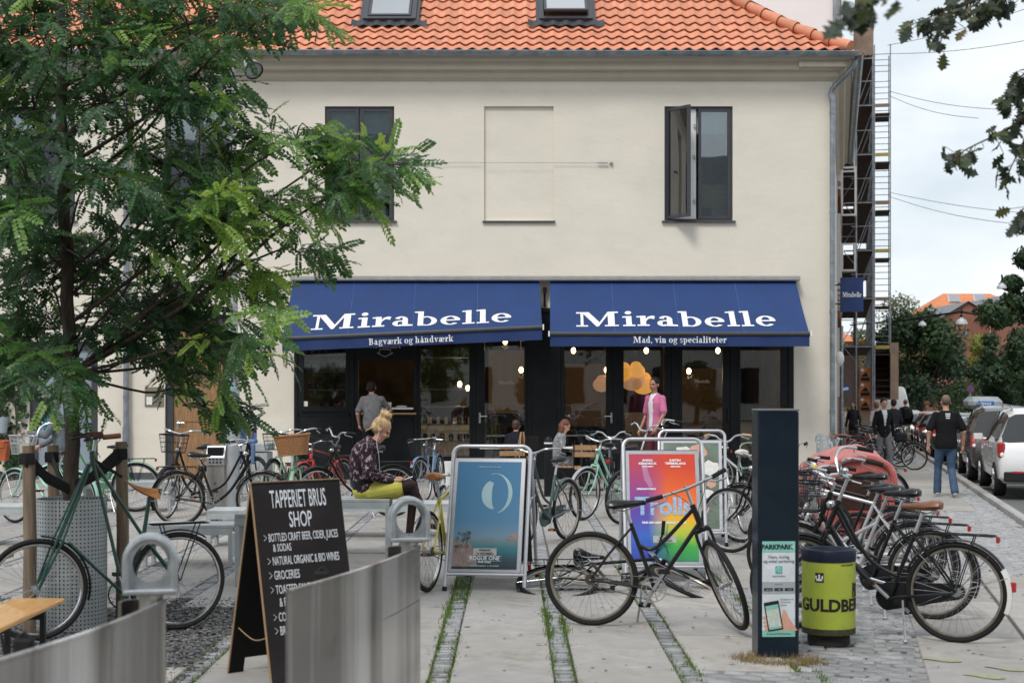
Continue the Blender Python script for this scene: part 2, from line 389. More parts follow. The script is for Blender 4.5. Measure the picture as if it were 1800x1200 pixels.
for i in range(-2, 4):
    x0 = SX0+SP*i
    for k in range(4200):
        y = random.uniform(8.3, 14.5); side = random.choice((-1, 1))
        dens = noise.noise(Vector((x0*3.1+side, y*1.1, 0)))+.25
        if i == 0 and y > 11.8: dens += .6
        if i == 1 and 10.3 < y < 11.6: dens += .5
        if random.random() > dens+.15: continue
        x = x0+side*random.gauss(.060, .020) if not (i == 0 and y > 12.0) else x0+random.uniform(-.09, .09)
        pts.append((x, y, random.uniform(.006, .028)*(1.7 if dens > .6 else 1), .0055))
blades(pts, 'joint_grass', M_gr, 'low green grass and moss growing in the sett strips', 'grass')

# painted yellow footprints on the near slabs
M_yp = mat('faded_yellow_paint', (.30, .33, .13), .9, 0, .3, 30, wear=((.32, .31, .27), 14, .45, .6))
for k, (px, py, a) in enumerate(((1655, 1161, -.5), (1765, 1176, -.7), (1730, 1190, -.6))):
    g = G(px, py); b = MB(); o = []
    for i in range(24):
        t = 2*PI*i/24; r = .055*(1+.25*math.cos(2*t)); o.append((math.cos(t)*.13, math.sin(t)*(.045+.012*math.cos(t)-.012*math.cos(3*t))))
    b.add([Vector((g.x, g.y, g.z+.0085)) + Vector((x*math.cos(a)-y*math.sin(a), x*math.sin(a)+y*math.cos(a), 0)) for x, y in o], [tuple(range(24))])
    b.build('painted_footprint', M_yp, pave)
# ======================= SERIF LETTERING =======================
def arc(cx, cy, rx, ry, tx, ty, a0, a1, n=14):
    o = []; i_ = []
    for k in range(n+1):
        a = R(a0+(a1-a0)*k/n); c, s = math.cos(a), math.sin(a); o.append((cx+rx*c, cy+ry*s)); i_.append((cx+(rx-tx)*c, cy+(ry-ty)*s))
    return o, i_
def rc(x0, y0, x1, y1): return ('p', [(x0, y0), (x1, y0), (x1, y1), (x0, y1)])
def st(x, y0, y1, w=.2, top='l', bot='b'):
    """stem with slab serifs"""
    q = [rc(x, y0, x+w, y1)]
    if bot == 'b': q.append(rc(x-.12, y0, x+w+.12, y0+.09))
    if top == 'l': q.append(('p', [(x-.13, y1-.10), (x+w*.6, y1-.10), (x+w*.6, y1), (x-.13, y1-.02)]))
    if top == 'b': q.append(rc(x-.12, y1-.09, x+w+.12, y1))
    return q
GL = {
 'M': (1.62, [rc(.16, 0, .26, 1), rc(0, 0, .42, .09), rc(0, .91, .36, 1), ('p', [(.2, 1), (.46, 1), (.86, .25), (.72, 0)]), ('p', [(.72, 0), (.80, 0), (1.24, 1), (1.14, 1)]), rc(1.14, 0, 1.38, 1), rc(1.02, 0, 1.52, .09), rc(1.14, .91, 1.52, 1)]),
 'B': (1.0, st(.14, 0, 1, .22, 'b')+[('a', (.46, .745, .34, .255, .2, .08, -90, 90)), ('a', (.48, .27, .40, .27, .22, .08, -90, 90)), rc(.3, .91, .47, 1), rc(.3, .46, .48, .54), rc(.3, 0, .49, .08)]),
 'i': (.48, st(.14, 0, .68)+[('a', (.23, .90, .12, .11, .12, .11, 0, 360))]),
 'l': (.48, st(.14, 0, 1.04)),
 'r': (.66, st(.14, 0, .68)+[('p', [(.30, .40), (.42, .62), (.58, .70), (.68, .66), (.64, .46), (.52, .52), (.42, .46), (.34, .30)])]),
 'a': (.80, [rc(.40, .0, .60, .50), ('a', (.36, .46, .24, .23, .18, .08, 0, 165)), ('a', (.27, .19, .22, .20, .19, .07, 60, 330)), rc(.26, .32, .42, .40), ('p', [(.40, .0), (.78, 0), (.78, .09), (.6, .12)])]),
 'b': (.86, [rc(.12, 0, .32, 1.04), ('p', [(-.0, .94), (.2, .94), (.2, 1.04), (0, 1.02)]), ('a', (.44, .34, .37, .35, .2, .07, -120, 120))]),
 'h': (.92, st(.12, 0, 1.04)+[('a', (.46, .44, .26, .24, .20, .08, 0, 130)), rc(.52, 0, .72, .45), rc(.42, 0, .84, .09)]),
 'n': (.92, st(.12, 0, .68)+[('a', (.46, .44, .26, .24, .20, .08, 0, 130)), rc(.52, 0, .72, .45), rc(.42, 0, .84, .09)]),
 'e': (.78, [('a', (.40, .34, .36, .35, .20, .07, 8, 318)), rc(.12, .32, .74, .40)]),
 'c': (.72, [('a', (.40, .34, .36, .35, .20, .07, 40, 318)), ('a', (.58, .5, .10, .10, .1, .1, 0, 360))]),
 'o': (.82, [('a', (.40, .34, .38, .35, .20, .07, 0, 360))]),
 'd': (.88, [rc(.5, 0, .7, 1.04), rc(.38, .95, .55, 1.04), rc(.6, 0, .84, .09), ('a', (.40, .34, .37, .35, .2, .07, 60, 300))]),
 'p': (.88, [rc(.14, -.3, .34, .68), rc(.02, -.3, .48, -.21), rc(0, .6, .2, .68), ('a', (.44, .34, .37, .35, .2, .07, -120, 120))]),
 'g': (.82, [('a', (.36, .45, .30, .24, .17, .07, 0, 360)), ('a', (.38, -.08, .36, .22, .12, .08, 0, 360)), ('p', [(.12, .2), (.22, .24), (.3, .08), (.16, .02)]), ('p', [(.55, .6), (.62, .54), (.80, .62), (.80, .72)])]),
 'v': (.80, [('p', [(.08, .66), (.30, .66), (.48, .1), (.36, 0)]), ('p', [(.36, 0), (.44, 0), (.70, .66), (.60, .66)]), rc(0, .59, .38, .68), rc(.5, .59, .80, .68)]),
 'k': (.92, st(.12, 0, 1.04)+[('p', [(.3, .28), (.34, .22), (.74, .62), (.64, .64)]), ('p', [(.40, .40), (.54, .46), (.82, .05), (.6, .05)]), rc(.5, 0, .92, .09), rc(.5, .59, .86, .68)]),
 's': (.64, [('a', (.32, .51, .24, .18, .12, .08, 20, 250)), ('a', (.32, .19, .26, .19, .13, .08, -160, 70)), ('p', [(.18, .48), (.26, .40), (.5, .26), (.42, .36)])]),
 't': (.58, [rc(.16, .1, .36, .9), rc(.02, .6, .52, .68), ('a', (.36, .16, .2, .17, .19, .08, 180, 330))]),
 ',': (.36, [('a', (.16, .09, .1, .1, .1, .1, 0, 360)), ('p', [(.16, .04), (.26, .06), (.16, -.18), (.08, -.16)])]),
 ' ': (.36, []),
}
GL['æ'] = (1.22, [q for q in GL['a'][1][:4]]+[('a', (.84, .34, .34, .35, .19, .07, 8, 318)), rc(.58, .32, 1.14, .40)])
GL['å'] = (.80, GL['a'][1]+[('a', (.38, .86, .12, .12, .05, .05, 0, 360))])
def serif(body, width, height, M, m, name='lettering', parent=None, sp_=.03):
    """slab serif word, width x cap height, centred, laid in the local xy plane"""
    x = 0; b = MB(); k = 0
    for ch in body:
        w, pr = GL[ch]
        for q in pr:
            z = .0022+.00035*(k % 7); k += 1
            if q[0] == 'p':
                n = len(q[1]); b.add([(x+px, py, z) for px, py in q[1]], [tuple(range(n))])
            else:
                o, i_ = arc(*q[1]); n = len(o); b.add([(x+px, py, z) for px, py in o+i_], [(j, j+1, n+j+1, n+j) for j in range(n-1)])
        x += w+sp_
    b.v = [((vx/x-.5)*width, vy*height, vz) for vx, vy, vz in b.v]
    return b.build(name, m, parent, M)
# ======================= HOUSE =======================
def hx(px): return (px-900)/FP*CY
def hz(py): return CH-(py-HY)/FP*CY
def wall(b, x0, x1, z0, z1, holes, y0, th):
    """plane wall in x,z with openings, real thickness; holes (x0,x1,z0,z1)"""
    X = sorted({x0, x1, *[h[0] for h in holes], *[h[1] for h in holes]}); Z = sorted({z0, z1, *[h[2] for h in holes], *[h[3] for h in holes]})
    inh = lambda cx, cz: any(h[0] < cx < h[1] and h[2] < cz < h[3] for h in holes)
    for i in range(len(X)-1):
        for j in range(len(Z)-1):
            if inh((X[i]+X[i+1])/2, (Z[j]+Z[j+1])/2): continue
            a, c, d, e = X[i], X[i+1], Z[j], Z[j+1]
            b.quad((a, y0, d), (c, y0, d), (c, y0, e), (a, y0, e)); b.quad((a, y0+th, d), (a, y0+th, e), (c, y0+th, e), (c, y0+th, d))
    for h in holes:
        a, c, d, e = h
        b.quad((a, y0, d), (a, y0, e), (a, y0+th, e), (a, y0+th, d)); b.quad((c, y0, d), (c, y0+th, d), (c, y0+th, e), (c, y0, e))
        b.quad((a, y0, e), (c, y0, e), (c, y0+th, e), (a, y0+th, e)); b.quad((a, y0, d), (a, y0+th, d), (c, y0+th, d), (c, y0, d))
M_ren = mat('cream_render', (.72, .672, .58), .9, 0, .045, .9, .32, 7, stretch=(1, 1, 2.2), wear=((.64, .60, .52), 1.7, .56, .85))
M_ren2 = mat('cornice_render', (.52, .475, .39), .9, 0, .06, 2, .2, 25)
M_plin = mat('dark_plinth', (.075, .08, .09), .8, 0, .2, 5, .2, 50)
M_tile = mat('orange_clay_tile', (.63, .255, .15), .7, 0, .12, 5, .12, 60, rnd=.14, wear=((.52, .20, .12), 7, .55, .8))
M_zinc = mat('zinc', (.27, .30, .33), .42, .65, .25, 6, .06, 30, wear=((.42, .45, .47), 5, .55, .7))
M_dfr = mat('dark_grey_frame', (.045, .048, .058), .4, 0, .1, 9)
M_blk = mat('black_shopfront', (.009, .011, .013), .42, 0, .25, 3, .03, 40, spec=.6)
M_win = glass('window_glass', (.80, .90, .90), .09, .9)
M_shop = glass('shop_glass', (.85, .88, .88), .02, .9)
M_wht = mat('white_paint', (.76, .76, .74), .5, 0, .05, 6)
house = empty('corner_house', (-2, CY, 0), 0, 'cream rendered two storey corner house with orange pantile roof and black shopfront', 'house'); HO = Matrix.Translation((2, -CY, 0))
def hp(b, name, m, parent=None, **k):
    if parent is None: return b.build(name, m, house, HO, **k)
    return b.build(name, m, parent, **k)
WIN = [(hx(a), hx(c), hz(388), hz(187)) for a, c in ((571, 693), (1168, 1288), (290, 412), (10, 132))]
BL = (hx(851), hx(973), hz(388), hz(187))
SHOP = (hx(517), hx(1395), 0, 3.25)
D1 = (hx(51), hx(172), 0, hz(600)); D2 = (hx(290), hx(403), 0, hz(553))
b = MB(); wall(b, -13, CX, -.5, 7.85, WIN+[BL, SHOP, D1, D2], CY, .35)
b.quad((BL[0], CY+.06, BL[2]), (BL[1], CY+.06, BL[2]), (BL[1], CY+.06, BL[3]), (BL[0], CY+.06, BL[3]))
hp(b, 'wall', M_ren)
# side wall along the street, with rear wall and back
b = MB(); A = Vector((CX, CY, 0)); E = Vector((*sp(0, 13.1), 0))
b.quad(A+Vector((0, 0, -.8)), E+Vector((0, 0, -.8)), E+Vector((0, 0, 7.85)), A+Vector((0, 0, 7.85)))
b.quad((-13, 41, -.5), (-13, 41, 7.85), (E.x, 41, 7.85), (E.x, 41, -.5)); b.quad((-13, CY, -.5), (-13, CY, 7.85), (-13, 41, 7.85), (-13, 41, -.5))
hp(b, 'side_wall', M_ren)
for q0, q1 in ((-13, D1[0]-.04), (D1[1]+.04, D2[0]-.04), (D2[1]+.04, SHOP[0]), (SHOP[1], CX+.02)): b = MB(); b.box(q0, q1, CY-.025, CY-.002, -.5, .13); hp(b, 'plinth', M_plin)
# cornice: stepped mouldings returning round the corner
b = MB(); prof = [(7.62, .03), (7.68, .10), (7.76, .08), (7.80, .19), (7.93, .22), (7.97, .30), (8.06, .33), (8.06, -.1)]
pz = [(7.60, .0)]+prof
def corn(u): return Vector((CX+SN.x*u+ .0, 0, 0))
pts = [(-13.2, None)]
rows = []
for z, o in pz:
    f0 = Vector((-13.2, CY-o, z)); f1 = Vector((CX+o*1.02, CY-o, z)); f2 = Vector((*sp(o, 13.0), z)); rows.append((f0, f1, f2))
for i in range(len(rows)-1):
    for j in range(2): b.quad(rows[i][j], rows[i][j+1], rows[i+1][j+1], rows[i+1][j])
b.box(hx(1400), CX+.27, CY-.255, CY-.2, 7.83, 7.95)
hp(b, 'cornice', M_ren2)
# roof: pantiles one by one
roof = empty('roof', (0, 0, 0)); roof.parent = house; roof.matrix_basis = HO
EY, EZ = 27.88, 8.10
rowsp = []; y, z = EY, EZ
for r in range(24):
    pit = R(min(42, 32+1.7*r)); rowsp.append((y, z, pit)); y += .335*math.cos(pit); z += .335*math.sin(pit)
RTOP = (y, z)
tb = MB(); TW = .255
sec = [(-.13, .012), (-.09, .030), (-.06, .040), (-.03, .030), (.0, .006), (.04, -.012), (.08, -.012), (.115, .006), (.135, .020)]
v = []
for (yy, th) in ((0, 0), (0, -.014), (.41, -.014), (.41, 0)):
    v += [(x+.0, yy, zz+th+(.022 if yy == 0 else -.006)) for x, zz in sec]
n = len(sec); f = []
for k in range(3):
    for i in range(n-1): f.append((k*n+i, k*n+i+1, (k+1)*n+i+1, (k+1)*n+i))
for i in range(n-1): f.append((3*n+i, 3*n+i+1, i+1, i))
tb.add(v, f, True); TM = tb.me('roof_tile', M_tile, 50); random.seed(3)
SKY = [(hx(645)*1.05, hx(737)*1.06, 3.4, 9), (hx(946)*1.06, hx(1037)*1.06, 3.4, 9)]
one = []; rest = []
for r, (y, z, pit) in enumerate(rowsp):
    hipx = 6.33-1.02*(y-EY); c = 0; x = 6.2
    while x > -13.2:
        x = 6.2-TW*c; c += 1
        if x > hipx-.02: continue
        if any(a-.02 < x < d+.02 and r0 <= r < r1 for a, d, r0, r1 in SKY): continue
        M = Matrix.Translation((x+random.uniform(-.004, .004), y, z)) @ Euler((pit-.045+random.uniform(-.008, .008), random.uniform(-.01, .01), random.uniform(-.008, .008))).to_matrix().to_4x4()
        (one if r < 9 and x > -5.0 else rest).append((M, x, r))
one.sort(key=lambda t: (t[1] < -4.2, -t[1]))
for M, x, r in one[:300]: put('roof_tile', TM, roof, M)
rb = MB()
for M, x, r in one[300:]+rest: rb.add([M @ Vector(q) for q in v], f, True)
rb.build('far_roof_tiles', M_tile, roof, kind='stuff')
b = MB(); b.smooth = True       # boards under the tiles
for r in range(23):
    (y0, z0, p0), (y1, z1, p1) = rowsp[r], rowsp[r+1]; h0, h1 = 6.3-1.02*(y0-EY), 6.3-1.02*(y1-EY)
    b.quad((-13.2, y0+.05, z0-.05), (h0, y0+.05, z0-.05), (h1, y1+.05, z1-.05), (-13.2, y1+.05, z1-.05))
    c0 = sp(.3, y0-EY) ; 
b.build('roof_boards', mat('roof_board', (.10, .035, .02), .9), roof)
b = MB(); top = Vector((6.3-1.02*(RTOP[0]-EY), RTOP[0], RTOP[1]))     # street side slope and rear slope
b.add([(6.42, EY, EZ), (*sp(.42, 13.2), EZ), top+Vector((0, .4, 0)), top], [(0, 1, 2, 3)]); b.add([top+Vector((0, .4, 0)), (*sp(.42, 13.2), EZ), (-13.2, 41.4, EZ), (-13.2, RTOP[0], RTOP[1])], [(0, 1, 2, 3)])
b.build('side_slope', M_tile, roof)
hipd = Vector((-1.02, 1, 0)); k = 0
for r in range(23):
    (y0, z0, p0), (y1, z1, p1) = rowsp[r], rowsp[r+1]
    a = Vector((6.36-1.02*(y0-EY), y0-.02, z0+.07)); c = Vector((6.36-1.02*(y1-EY), y1, z1+.07)); d = (c-a)
    b = MB(); Z = d.normalized(); X = Z.cross(Vector((0, 0, 1))).normalized(); Y = Z.cross(X)
    M = basis(a, X, Y, Z); Lh = d.length*1.05
    b.lathe([(.115, -.02), (.125, 0), (.10, Lh*.75), (.098, Lh)], 14, M=M)
    if r == 0: b.lathe([(0, -.02), (.115, -.02)], 14, M=M)
    b.build('ridge_tile', M_tile, roof)
for i, (x0, x1, r0, r1) in enumerate(SKY):
    a = rowsp[4]; s = rowsp[8]; p = a[2]+.06; M = Matrix.Translation((x0, a[0]-.06, a[1]+.02)) @ Euler((p, 0, 0)).to_matrix().to_4x4(); w = x1-x0; Lw = 1.25
    fr = MB()
    for q in ((0, .09, 0, Lw), (w-.09, w, 0, Lw), (.09, w-.09, 0, .09), (.09, w-.09, Lw-.09, Lw)): fr.box(*q, -.02, .10, M=M)
    fr.box(-.06, 0, 0, Lw, -.02, .05, M=M); fr.box(w, w+.06, 0, Lw, -.02, .05, M=M)
    sk = fr.build('skylight', M_dfr, roof)if False else fr.build('skylight', M_dfr, house, HO)
    tl = .10 if i else 0
    M2 = M @ Matrix.Translation((0, Lw, .07)) @ Euler((-tl, 0, 0)).to_matrix().to_4x4() @ Matrix.Translation((0, -Lw, 0))
    g = MB(); 
    for q in ((.10, .15, .10, Lw-.1), (w-.15, w-.10, .10, Lw-.1), (.15, w-.15, .10, .16), (.15, w-.15, Lw-.16, Lw-.1)): g.box(*q, 0, .045, M=M2)
    g.build('sash', M_dfr, sk); g = MB(); g.box(.15, w-.15, .16, Lw-.16, .01, .025, M=M2); g.build('pane', glass('skylight_glass', (.5, .55, .6), .42, .8), sk)
    g = MB(); g.box(.1, w-.1, .1, Lw-.1, -.6, -.58, M=M); g.build('blind', mat('blind_white', (.7, .7, .7), .8), sk)
    fl = MB(); fl.smooth = True; nn = 60; vv = []
    for j in range(nn+1):
        xx = -.22+(w+.44)*j/nn; zz = .018*math.sin(xx/TW*2*PI+1); vv += [(xx, .03, .05+zz), (xx, -.16, .03+zz)]
    fl.add([M @ Vector(q) for q in vv], [(2*j, 2*j+1, 2*j+3, 2*j+2) for j in range(nn)]); fl.build('flashing', mat('lead', (.05, .055, .065), .5, .3), sk)
# gutters and downpipes
def gutter(p, q, nseg):
    b = MB(); d = (q-p); Z = d.normalized(); X = Vector((Z.y, -Z.x, 0)).normalized(); M = basis(p, X, Vector((0, 0, 1)), Z)
    b.lathe([(.085, 0), (.085, d.length)], 12, M=M, a0=PI, a1=2*PI); b.lathe([(.078, d.length), (.078, 0)], 12, M=M, a0=PI, a1=2*PI)
    b.cyl(p+X*.085, q+X*.085, .012, n=6)
    for i in range(nseg): b.lathe([(.089, d.length*(i+.5)/nseg), (.089, d.length*(i+.5)/nseg+.02)], 12, M=M, a0=PI, a1=2*PI)
    return b
g0 = Vector((-13.2, CY-.50, 8.09)); g1 = Vector((CX+.36, CY-.50, 8.05)); hp(gutter(g0, g1, 30), 'gutter', M_zinc)
hp(gutter(g1+Vector((.03, -.02, 0)), Vector((*sp(.38, 13.2), 8.05)), 16), 'gutter', M_zinc)
def pipe(x, y, ztop, zb, name='downpipe', off=None):
    b = MB(); pts = ([off] if off else [])+[(x, y, ztop), (x, y, zb)]
    if off: b.tube(curve([off, Vector(off)+Vector((0, 0, -.18)), (x, y, ztop+.12), (x, y, ztop-.12)], 5), .05, 12)
    b.cyl((x, y, ztop), (x, y, zb), .052, n=14); z = ztop-.3
    while z > zb: b.cyl((x, y, z), (x, y, z-.05), .059, n=14); b.box(x-.01, x+.01, y, y+.1, z-.04, z-.02); z -= 1.9
    b.cyl((x, y, zb+1.0), (x, y, zb), .065, n=14)
    return hp(b, name, M_zinc)
pipe(CX+.0-.02, CY-.10, hz(170), -.3, off=(CX+.33, CY-.3, 8.0)); pipe(hx(224), CY-.1, 7.6, 0, off=(hx(224), CY-.45, 8.0))
# upper windows
M_room = mat('room_wall', (.80, .80, .76), .9); M_roomd = mat('room_floor', (.30, .24, .18), .9); M_ceil = mat('ceiling_white', (.8, .82, .82), .9)
def casement(par, x0, x1, z0, z1, y, M=None, th=.05, fw=.055):
    b = MB()
    for q in ((x0, x0+fw, z0, z1), (x1-fw, x1, z0, z1), (x0+fw, x1-fw, z0, z0+fw), (x0+fw, x1-fw, z1-fw, z1)): b.box(q[0], q[1], y, y+th, q[2], q[3], M=M)
    o = b.build('sash', M_dfr, par); g = MB(); g.box(x0+fw, x1-fw, y+.02, y+.028, z0+fw, z1-fw, M=M); g.build('pane', M_win, par); return o
for i, (a, c, d, e) in enumerate(WIN):
    b = MB(); y = CY+.05; fw = .04
    for q in ((a+.002, a+fw, d, e-.002), (c-fw, c-.002, d, e-.002), (a+fw, c-fw, d, d+fw), (a+fw, c-fw, e-fw, e-.002)): b.box(q[0], q[1], y, y+.09, q[2], q[3])
    mid = (a+c)/2-.02; w = hp(b, 'window', M_dfr)
    if i != 1: casement(w, a+fw, mid, d+fw, e-fw, y-.01)
    else:
        M = Matrix.Translation((a+fw, y, 0)) @ Euler((0, 0, -R(50))).to_matrix().to_4x4(); casement(w, 0, mid-a-fw, d+fw, e-fw, 0, M=M)
        f2 = MB(); f2.box(mid-.16, mid-.02, y+.03, y+.11, d+fw, e-fw); f2.box(a+fw, mid-.16, y+.03, y+.11, d+fw, d+fw+.05); f2.box(a+fw, mid-.16, y+.03, y+.11, e-fw-.04, e-fw); f2.build('inner_frame', M_wht, w)
        hg = MB()
        for zz in (d+.35, (d+e)/2+.1, e-.4): hg.box(mid-.06, mid-.03, y-.01, y+.03, zz, zz+.07)
        hg.build('hinge', STEEL, w)
    casement(w, mid+.02, c-fw, d+fw, e-fw, y-.01)
    b = MB(); b.box(a-.05, c+.05, CY-.06, CY+.05, d-.035, d-.004); b.build('sill', mat('sill_dark', (.06, .062, .07), .6), w)
    b = MB(); b.box(a+fw, c-fw, y+.12, y+.13, e-.5, e-.05); b.build('ceiling_standin', mat('pale_standin', (.62, .72, .70), .8), w)  # added pale sheet standing in for the bright ceiling behind the glass
    # room behind
    rm = MB(); x0, x1, yy = a-.8, c+.8, CY+.36
    rm.quad((x0, yy+3.4, d-.8), (x1, yy+3.4, d-.8), (x1, yy+3.4, e+.3), (x0, yy+3.4, e+.3)); rm.quad((x0, yy, d-.8), (x0, yy+3.4, d-.8), (x0, yy+3.4, e+.3), (x0, yy, e+.3)); rm.quad((x1, yy, d-.8), (x1, yy, e+.3), (x1, yy+3.4, e+.3), (x1, yy+3.4, d-.8))
    rm.m = 1; rm.quad((x0, yy, d-.8), (x1, yy, d-.8), (x1, yy+3.4, d-.8), (x0, yy+3.4, d-.8)); rm.m = 2; rm.quad((x0, yy, e+.3), (x0, yy+3.4, e+.3), (x1, yy+3.4, e+.3), (x1, yy, e+.3))
    hp(rm, 'room', [M_room if i else mat('room_teal', (.16, .30, .32), .9), M_roomd, M_ceil])
b = MB(); b.box(BL[0]-.03, BL[1]+.03, CY-.05, CY+.06, BL[2]-.035, BL[2]-.004); hp(b, 'sill', MC['sill_dark'])
# things on the window sills
b = MB(); b.box(hx(1236), hx(1284), CY+.24, CY+.27, WIN[1][2]+.02, WIN[1][2]+.72); hp(b, 'plywood_board', mat('plywood', (.50, .32, .13), .6, 0, .15, 4, stretch=(1, 1, 6)))
b = MB(); b.lathe([(0, 0), (.12, 0), (.14, .24), (.13, .24), (.11, .02)], 16, c=(hx(1243), CY+.3, WIN[1][2]+.03)); pot = b.build('saucepan', mat('dark_enamel', (.01, .02, .025), .3), label='dark cooking pot with utensils inside the open upper window', cat='pot')
b = MB()
for k in range(4): b.tube([(hx(1243)+.02*k-.03, CY+.3, WIN[1][2]+.15), (hx(1243)+.16*(k-1)+.05, CY+.28, WIN[1][2]+.5+.05*(k % 2))], .007, 5)
b.build('utensil', ALU, pot)
b = MB(); b.lathe([(0, 0), (.05, 0), (.13, .09), (.125, .09), (.05, .01)], 18, c=(hx(1268), CY+.22, WIN[1][2]+.03)); b.build('white_bowl', M_wht, label='white bowl on the sill behind the open upper window', cat='bowl')
b = MB(); b.lathe([(0, 0), (.06, 0), (.07, .2), (.0, .2)], 14, c=(hx(680), CY+.25, WIN[0][2]+.05)); b.build('glass_jar', mat('pale_jar', (.45, .55, .52), .2), label='pale glass jar inside the upper window beside the tree', cat='jar')
b = MB(); b.box(hx(655), hx(668), CY+.4, CY+.6, WIN[0][2]+.05, WIN[0][2]+.5); b.build('yellow_box', mat('yellow_card', (.7, .5, .08), .6), label='yellow box standing inside the upper window beside the tree', cat='box')
# facade wire with anchor, small wall marks
b = MB(); b.cyl((hx(500), CY-.06, hz(286)), (hx(1068), CY-.05, hz(287)), .004, n=5); b.cyl((hx(1050), CY-.05, hz(287)), (hx(1068), CY-.05, hz(287)), .014, n=6); b.ell((hx(1074), CY-.03, hz(287)), (.035, .04, .03)); b.build('wall_wire', STEEL, label='thin steel wire with anchor fixed across the cream wall', cat='wire')
# ground floor doors on the left
M_gb = mat('grey_blue_door', (.25, .29, .35), .5, 0, .08, 4); M_wood = mat('brown_door_wood', (.30, .165, .075), .5, 0, .3, 3, .1, 40, stretch=(12, 12, 1.2))
def lever(par, x, y, z, s=1):
    b = MB(); b.box(x-.02, x+.02, y-.008, y, z-.10, z+.10); b.cyl((x, y, z+.03), (x, y-.05, z+.03), .01, n=8); b.cyl((x, y-.05, z+.03), (x+s*.14, y-.05, z+.03), .011, n=8); b.build('handle', CHROME, par)
for (a, c, d, e), ml, gz_ in ((D1, M_gb, 0), (D2, M_wood, 1)):
    b = MB(); y = CY+.06; fw = .14
    b.box(a+.002, a+fw, y, y+.12, 0, e-.002); b.box(c-fw, c-.002, y, y+.12, 0, e-.002); b.box(a+fw, c-fw, y, y+.12, e-.16, e-.002)
    dr = hp(b, 'door', M_dfr); q = MB(); q.box(a+fw, c-fw, y+.04, y+.08, 0, e-.16)
    if gz_:
        for k in range(3): q.box(a+fw+.1, c-fw-.1, y+.025, y+.04, .25+k*.85, .95+k*.85)
    q.build('door_leaf', ml, dr); lever(dr, (a+fw+.05) if not gz_ else a+fw+.08, y+.04, 1.05)
b = MB(); b.box(hx(255), hx(288), CY-.02, CY-.003, hz(714), hz(680)); pl = b.build('wall_plaque', mat('plaque_frame', (.2, .17, .13), .5), label='small framed notice plaque on the cream wall beside the brown door', cat='plaque')
b = MB(); b.box(hx(258), hx(268), CY-.024, CY-.02, hz(711), hz(697)); b.build('notice', M_wht, pl)
# ======================= SHOPFRONT =======================
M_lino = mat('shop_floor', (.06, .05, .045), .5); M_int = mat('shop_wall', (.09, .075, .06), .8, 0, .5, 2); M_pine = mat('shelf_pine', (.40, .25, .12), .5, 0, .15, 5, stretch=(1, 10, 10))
PANES = [('w', 530, 612, 607, 718), ('h', 630, 727, 633, 718), ('w', 736, 829, 604, 806), ('d', 848, 926, 606, 812), ('d', 988, 1069, 606, 812), ('w', 1092, 1171, 606, 806), ('w', 1195, 1274, 606, 806), ('w', 1297, 1376, 606, 806)]
def SX(px): return hx(px)
hl = [(SX(a), SX(c), hz(z1), hz(z0)+(.12 if k != 'h' else 0)) for k, a, c, z0, z1 in PANES]
b = MB(); wall(b, SHOP[0], SHOP[1], 0, SHOP[3], hl, CY-.02, .12)
hp(b, 'shopfront', M_blk)
shopf = [o for o in bpy.data.objects if o.name.startswith('shopfront')][0]
b = MB()   # mouldings: base panels, cornice rail, stiles
for a, c, z0, z1 in ((524, 616, 830, 728), (636, 727, 830, 735)):
    x0, x1, w0, w1 = SX(a), SX(c), hz(z0), hz(z1)
    for q in ((x0, x1, w0, w0+.03), (x0, x1, w1-.03, w1), (x0, x0+.03, w0, w1), (x1-.03, x1, w0, w1)): b.box(q[0], q[1], CY-.035, CY-.02, q[2], q[3])
for px in (521, 620, 731, 833, 931, 982, 1080, 1183, 1286, 1388): b.box(SX(px)-.025, SX(px)+.025, CY-.05, CY-.02, 0, 3.2)
b.box(SHOP[0], SHOP[1], CY-.07, CY-.02, 3.2, 3.27)
b.build('moulding', M_blk, shopf)
for (k, a, c, z0, z1), (x0, x1, w0, w1) in zip(PANES, hl):
    if k == 'h': continue
    f_ = MB(); fw = .045
    for q in ((x0, x0+fw, w0, w1), (x1-fw, x1, w0, w1), (x0+fw, x1-fw, w0, w0+fw), (x0+fw, x1-fw, w1-fw, w1)): f_.box(q[0], q[1], CY-.035, CY+.03, q[2], q[3])
    f_.box(x0, x1, CY-.06, CY-.035, w0-.05, w0)
    o = f_.build('shop_window' if k == 'w' else 'shop_door', M_blk, house, HO)
    g = MB(); g.box(x0+fw, x1-fw, CY-.005, CY+.003, w0+fw, w1-fw); g.build('pane', M_shop, o)
    if k == 'd': lever(o, x0-.05 if a < 900 else x1+.06, CY-.03, hz(734), 1 if a < 900 else -1)
    if k == 'w' and a > 1190: 
        b = MB(); b.cyl((x1+.06, CY-.06, 1.1), (x1+.06, CY-.06, 1.35), .018, n=8); b.build('hinge', M_blk, o)
# window lettering
M_decal = mat('faded_gold_print', (.45, .38, .30), .6)
for px, py in ((890, 672), (1234, 670)): serif('Mirabelle', 27/91.87, .06, basis((hx(px), CY-.012, hz(py)-.03), (1, 0, 0), (0, 0, 1), (0, -1, 0)), M_decal, 'window_lettering', shopf)
